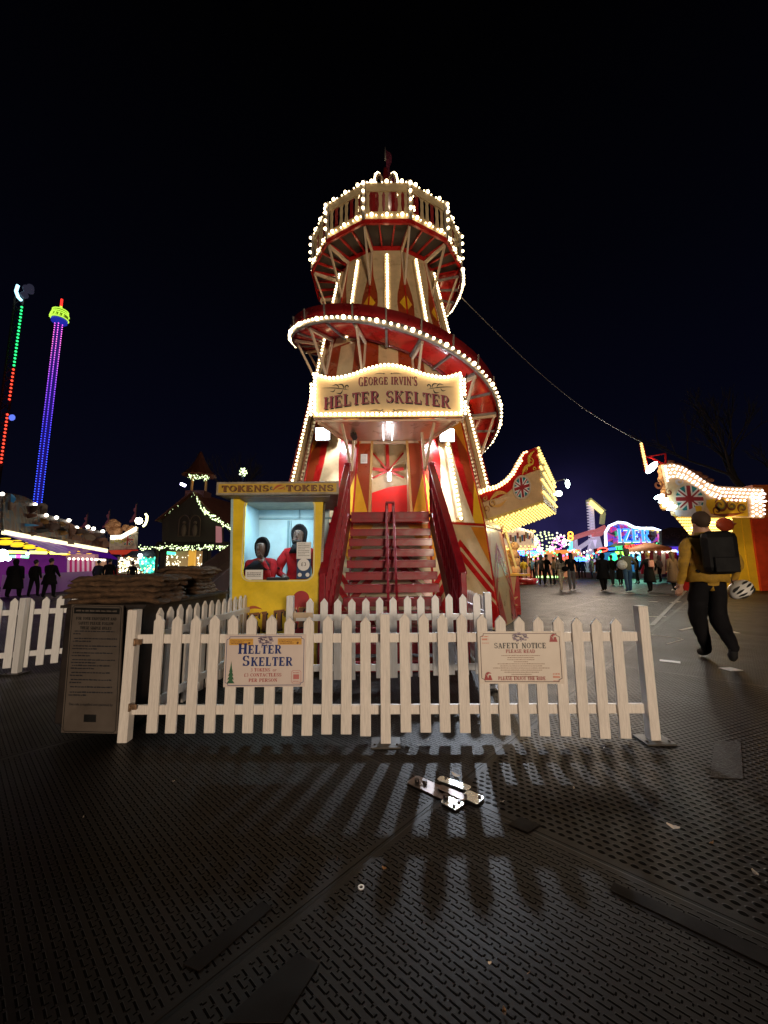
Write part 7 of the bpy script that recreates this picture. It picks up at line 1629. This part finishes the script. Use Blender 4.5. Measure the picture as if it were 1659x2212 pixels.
def garland(a_, b_, n_, sp_, nm='fairy_light', Y=CYY - .95, k=1, parent=ch):
    m = MB(); g = MB(); rn = random.Random(int(a_[0] * 7 + b_[0]))
    for i in range(n_):
        t = rn.random(); u, v0 = lerp(a_[0], b_[0], t), lerp(a_[1], b_[1], t); q = at(u + rn.gauss(0, sp_ * .5), v0 + rn.gauss(0, sp_), Y)
        m.ball(q, rn.uniform(.018, .042) * k, 1)
        for j in range(5): d_ = V((rn.uniform(-1, 1), rn.uniform(-.6, 0) + .5, rn.uniform(-1, 1))) * .13; e_ = V((rn.uniform(-1, 1), 0, rn.uniform(-1, 1))) * .02; g.add([q + d_ * .2, q + d_ + e_, q + d_ * .9 - e_], [(0, 1, 2)])
    gb = g.build('garland', mat('fir_garland', (.012, .035, .012), .8), parent); gb['kind'] = 'stuff'; m.build(nm, gd, gb)['kind'] = 'stuff'
garland((300, 1184), (492, 1182), 150, 3); garland((424, 1074), (436, 1100), 20, 2, Y=CYY - .4); garland((436, 1100), (498, 1142), 90, 3, Y=CYY - .4); garland((420, 1068), (342, 1124), 10, 2, Y=CYY - .4, k=.5)
# turret
m = MB(); tq = at(430, 1045, CYY + .8)
for dx in (-.42, .42): m.box(tq + V((dx, 0, -.05)), (.10, .1, 1.1))
m.build('turret_post', mat('amber_lit_timber', (.45, .25, .08), .5), ch)
m = MB(); tz = at(430, 1027, CYY + .8).z; m.lathe(V((tq.x, tq.y, tz)), [(1.0, -.02), (.62, .35), (.3, .9), (.08, 1.45), (0, 1.5)], 10); m.build('turret_roof', dkr, ch)
m = MB(); m.box(tq + V((0, 0, -.75)), (1.1, 1.0, .5)); m.build('turret_base', dkr, ch)
garland((406, 1028), (450, 1034), 60, 3.5, Y=CYY + .2)
lamp('turret_lamp', 'POINT', tq + V((0, -.1, .2)), 6, (1, .6, .25), size=.1)
m = MB(); m.tube([at(391, 1045, 21.5), at(400, 1049, 21.5)], .09, 6); m.build('violet_spot', E('violet_white_glow', (.7, .65, 1), 10), ch)
m = MB(); m.slab(P2([(354, 1238), (354, 1190), (442, 1190), (442, 1238)], CYY + 1.5)[::-1], (0, -1, 0), .1); m.build('shop_wall', mat('shop_goods', (.25, .17, .09), .6, emit=(.22, .13, .05), es=.6, var=.8, vs=3), ch)  # goods glow on their own, standing for the shop lighting
m = MB(); rn = random.Random(91)
for i in range(110): m.ball(at(rn.uniform(355, 442), rn.uniform(1196, 1236), CYY + 1.2), rn.uniform(.02, .06), 1)
m.build('shop_light', ws_, ch)['kind'] = 'stuff'
m = MB(); a_ = at(416, 1190, CYY + .8); m.box(V((a_.x, CYY + .8, 1.2)), (.35, .2, 2.2)); m.build('lit_post', mat('glowing_amber_post', (.7, .4, .08), .5, emit=(.75, .38, .05), es=.9), ch)
m = MB(); m.tube([at(358, 1194, CYY + .9), at(378, 1196, CYY + .9)], .09, 6); m.build('green_neon', E('green_shop_neon', (.05, .9, .35), 4), ch)
m = MB(); m.slab(P2([(466, 1175), (466, 1136), (478, 1138), (479, 1176)], CYY - .1)[::-1], (0, -1, 0), .05); m.build('pink_window', mat('pink_window_glow', (.4, .2, .25), .5, emit=(.38, .14, .16), es=.6), ch)
m = MB(); m.box(V((at(400, 1240, CYY).x, CYY + .2, .5)), (3.4, .3, 1.0)); m.build('counter', dkw, ch)
# star-topped lamp beyond the booth roof
sl_ = thing('star_lamp', 'small lime star decoration on a blue post above the token booth roof', 'decoration', at(525, 1250, 40))
q = at(525, 1024, 40); m = MB(); m.tube([V((q.x, 40, 0)), q], .09, 6); m.build('post', mat('blue_post', (.03, .06, .4), .5), sl_)
m = MB()
for i in range(16): m.ball(q + V((.45 * cos(i * 2.4) * sqrt(i / 16), 0, .2 + .5 * sin(i * 2.4) * sqrt(i / 16))), .09, 1)
m.build('star', E('lime_star_glow', (.8, 1, .5), 4), sl_)
# bare trees, faint against the sky
bark = mat('winter_bark', (.035, .028, .025), .9, var=.3)
def tree(label, base, H, seed):
    t = thing('bare_tree', label, 'tree', base, 'bare winter trees beyond the fair'); rn = random.Random(seed); m = MB(); cr = MB()
    def grow(mb_, p, d, L_, r, lev):
        q = p + d * L_; mb_.tube([p, p.lerp(q, .5) + V((rn.uniform(-.05, .05), 0, 0)) * L_, q], [r, r * .85, r * .68], 5, cap=False)
        if lev == 0: return
        for i in range(3 if lev > 1 else 4):
            dd = (d + V((rn.uniform(-.75, .75), rn.uniform(-.6, .6), rn.uniform(-.1, .6)))).normalized(); grow(cr, q if i else p.lerp(q, .75), dd, L_ * rn.uniform(.6, .82), r * .55, lev - 1)
    grow(m, V(base), V((0, 0, 1)), H * .3, H * .022, 5); m.build('trunk', bark, t); cr.build('crown', bark, t)
tree('bare winter tree standing faintly behind the chalet and token booth', V((at(530, 1100, 34).x, 34, 0)), 12, 5)
tree('bare winter tree rising faintly behind the stall at the right edge', V((at(1620, 900, 26).x, 26, 0)), 15, 6)
# warm lamplight of the stalls behind the photographer
lamp('stall_light_behind', 'AREA', (4.0, -14, 2.7), 1900, (1.0, .79, .58), (.4, 3.2, .5), 2.4, 1.0)
# added area lamps for the light the rides and stalls throw around them
lamp('fair_wash', 'AREA', at(1230, 1050, 27), 1000, (1, .80, .62), at(1300, 1280, 17), 5, 2)
lamp('ride_green_wash', 'AREA', at(1365, 1192, 33), 160, (.3, .9, .6), at(1365, 1250, 28), 3, 1)
lamp('stall_canopy_wash', 'AREA', at(1530, 1135, KY + .3), 160, (1, .78, .30), at(1590, 1250, KY + 2.5), 1.5, .6)
lamp('side_stall_wash', 'AREA', at(1120, 1130, 9.3), 14, (1, .80, .35), at(1105, 1300, 9.2), 1.0, .5)
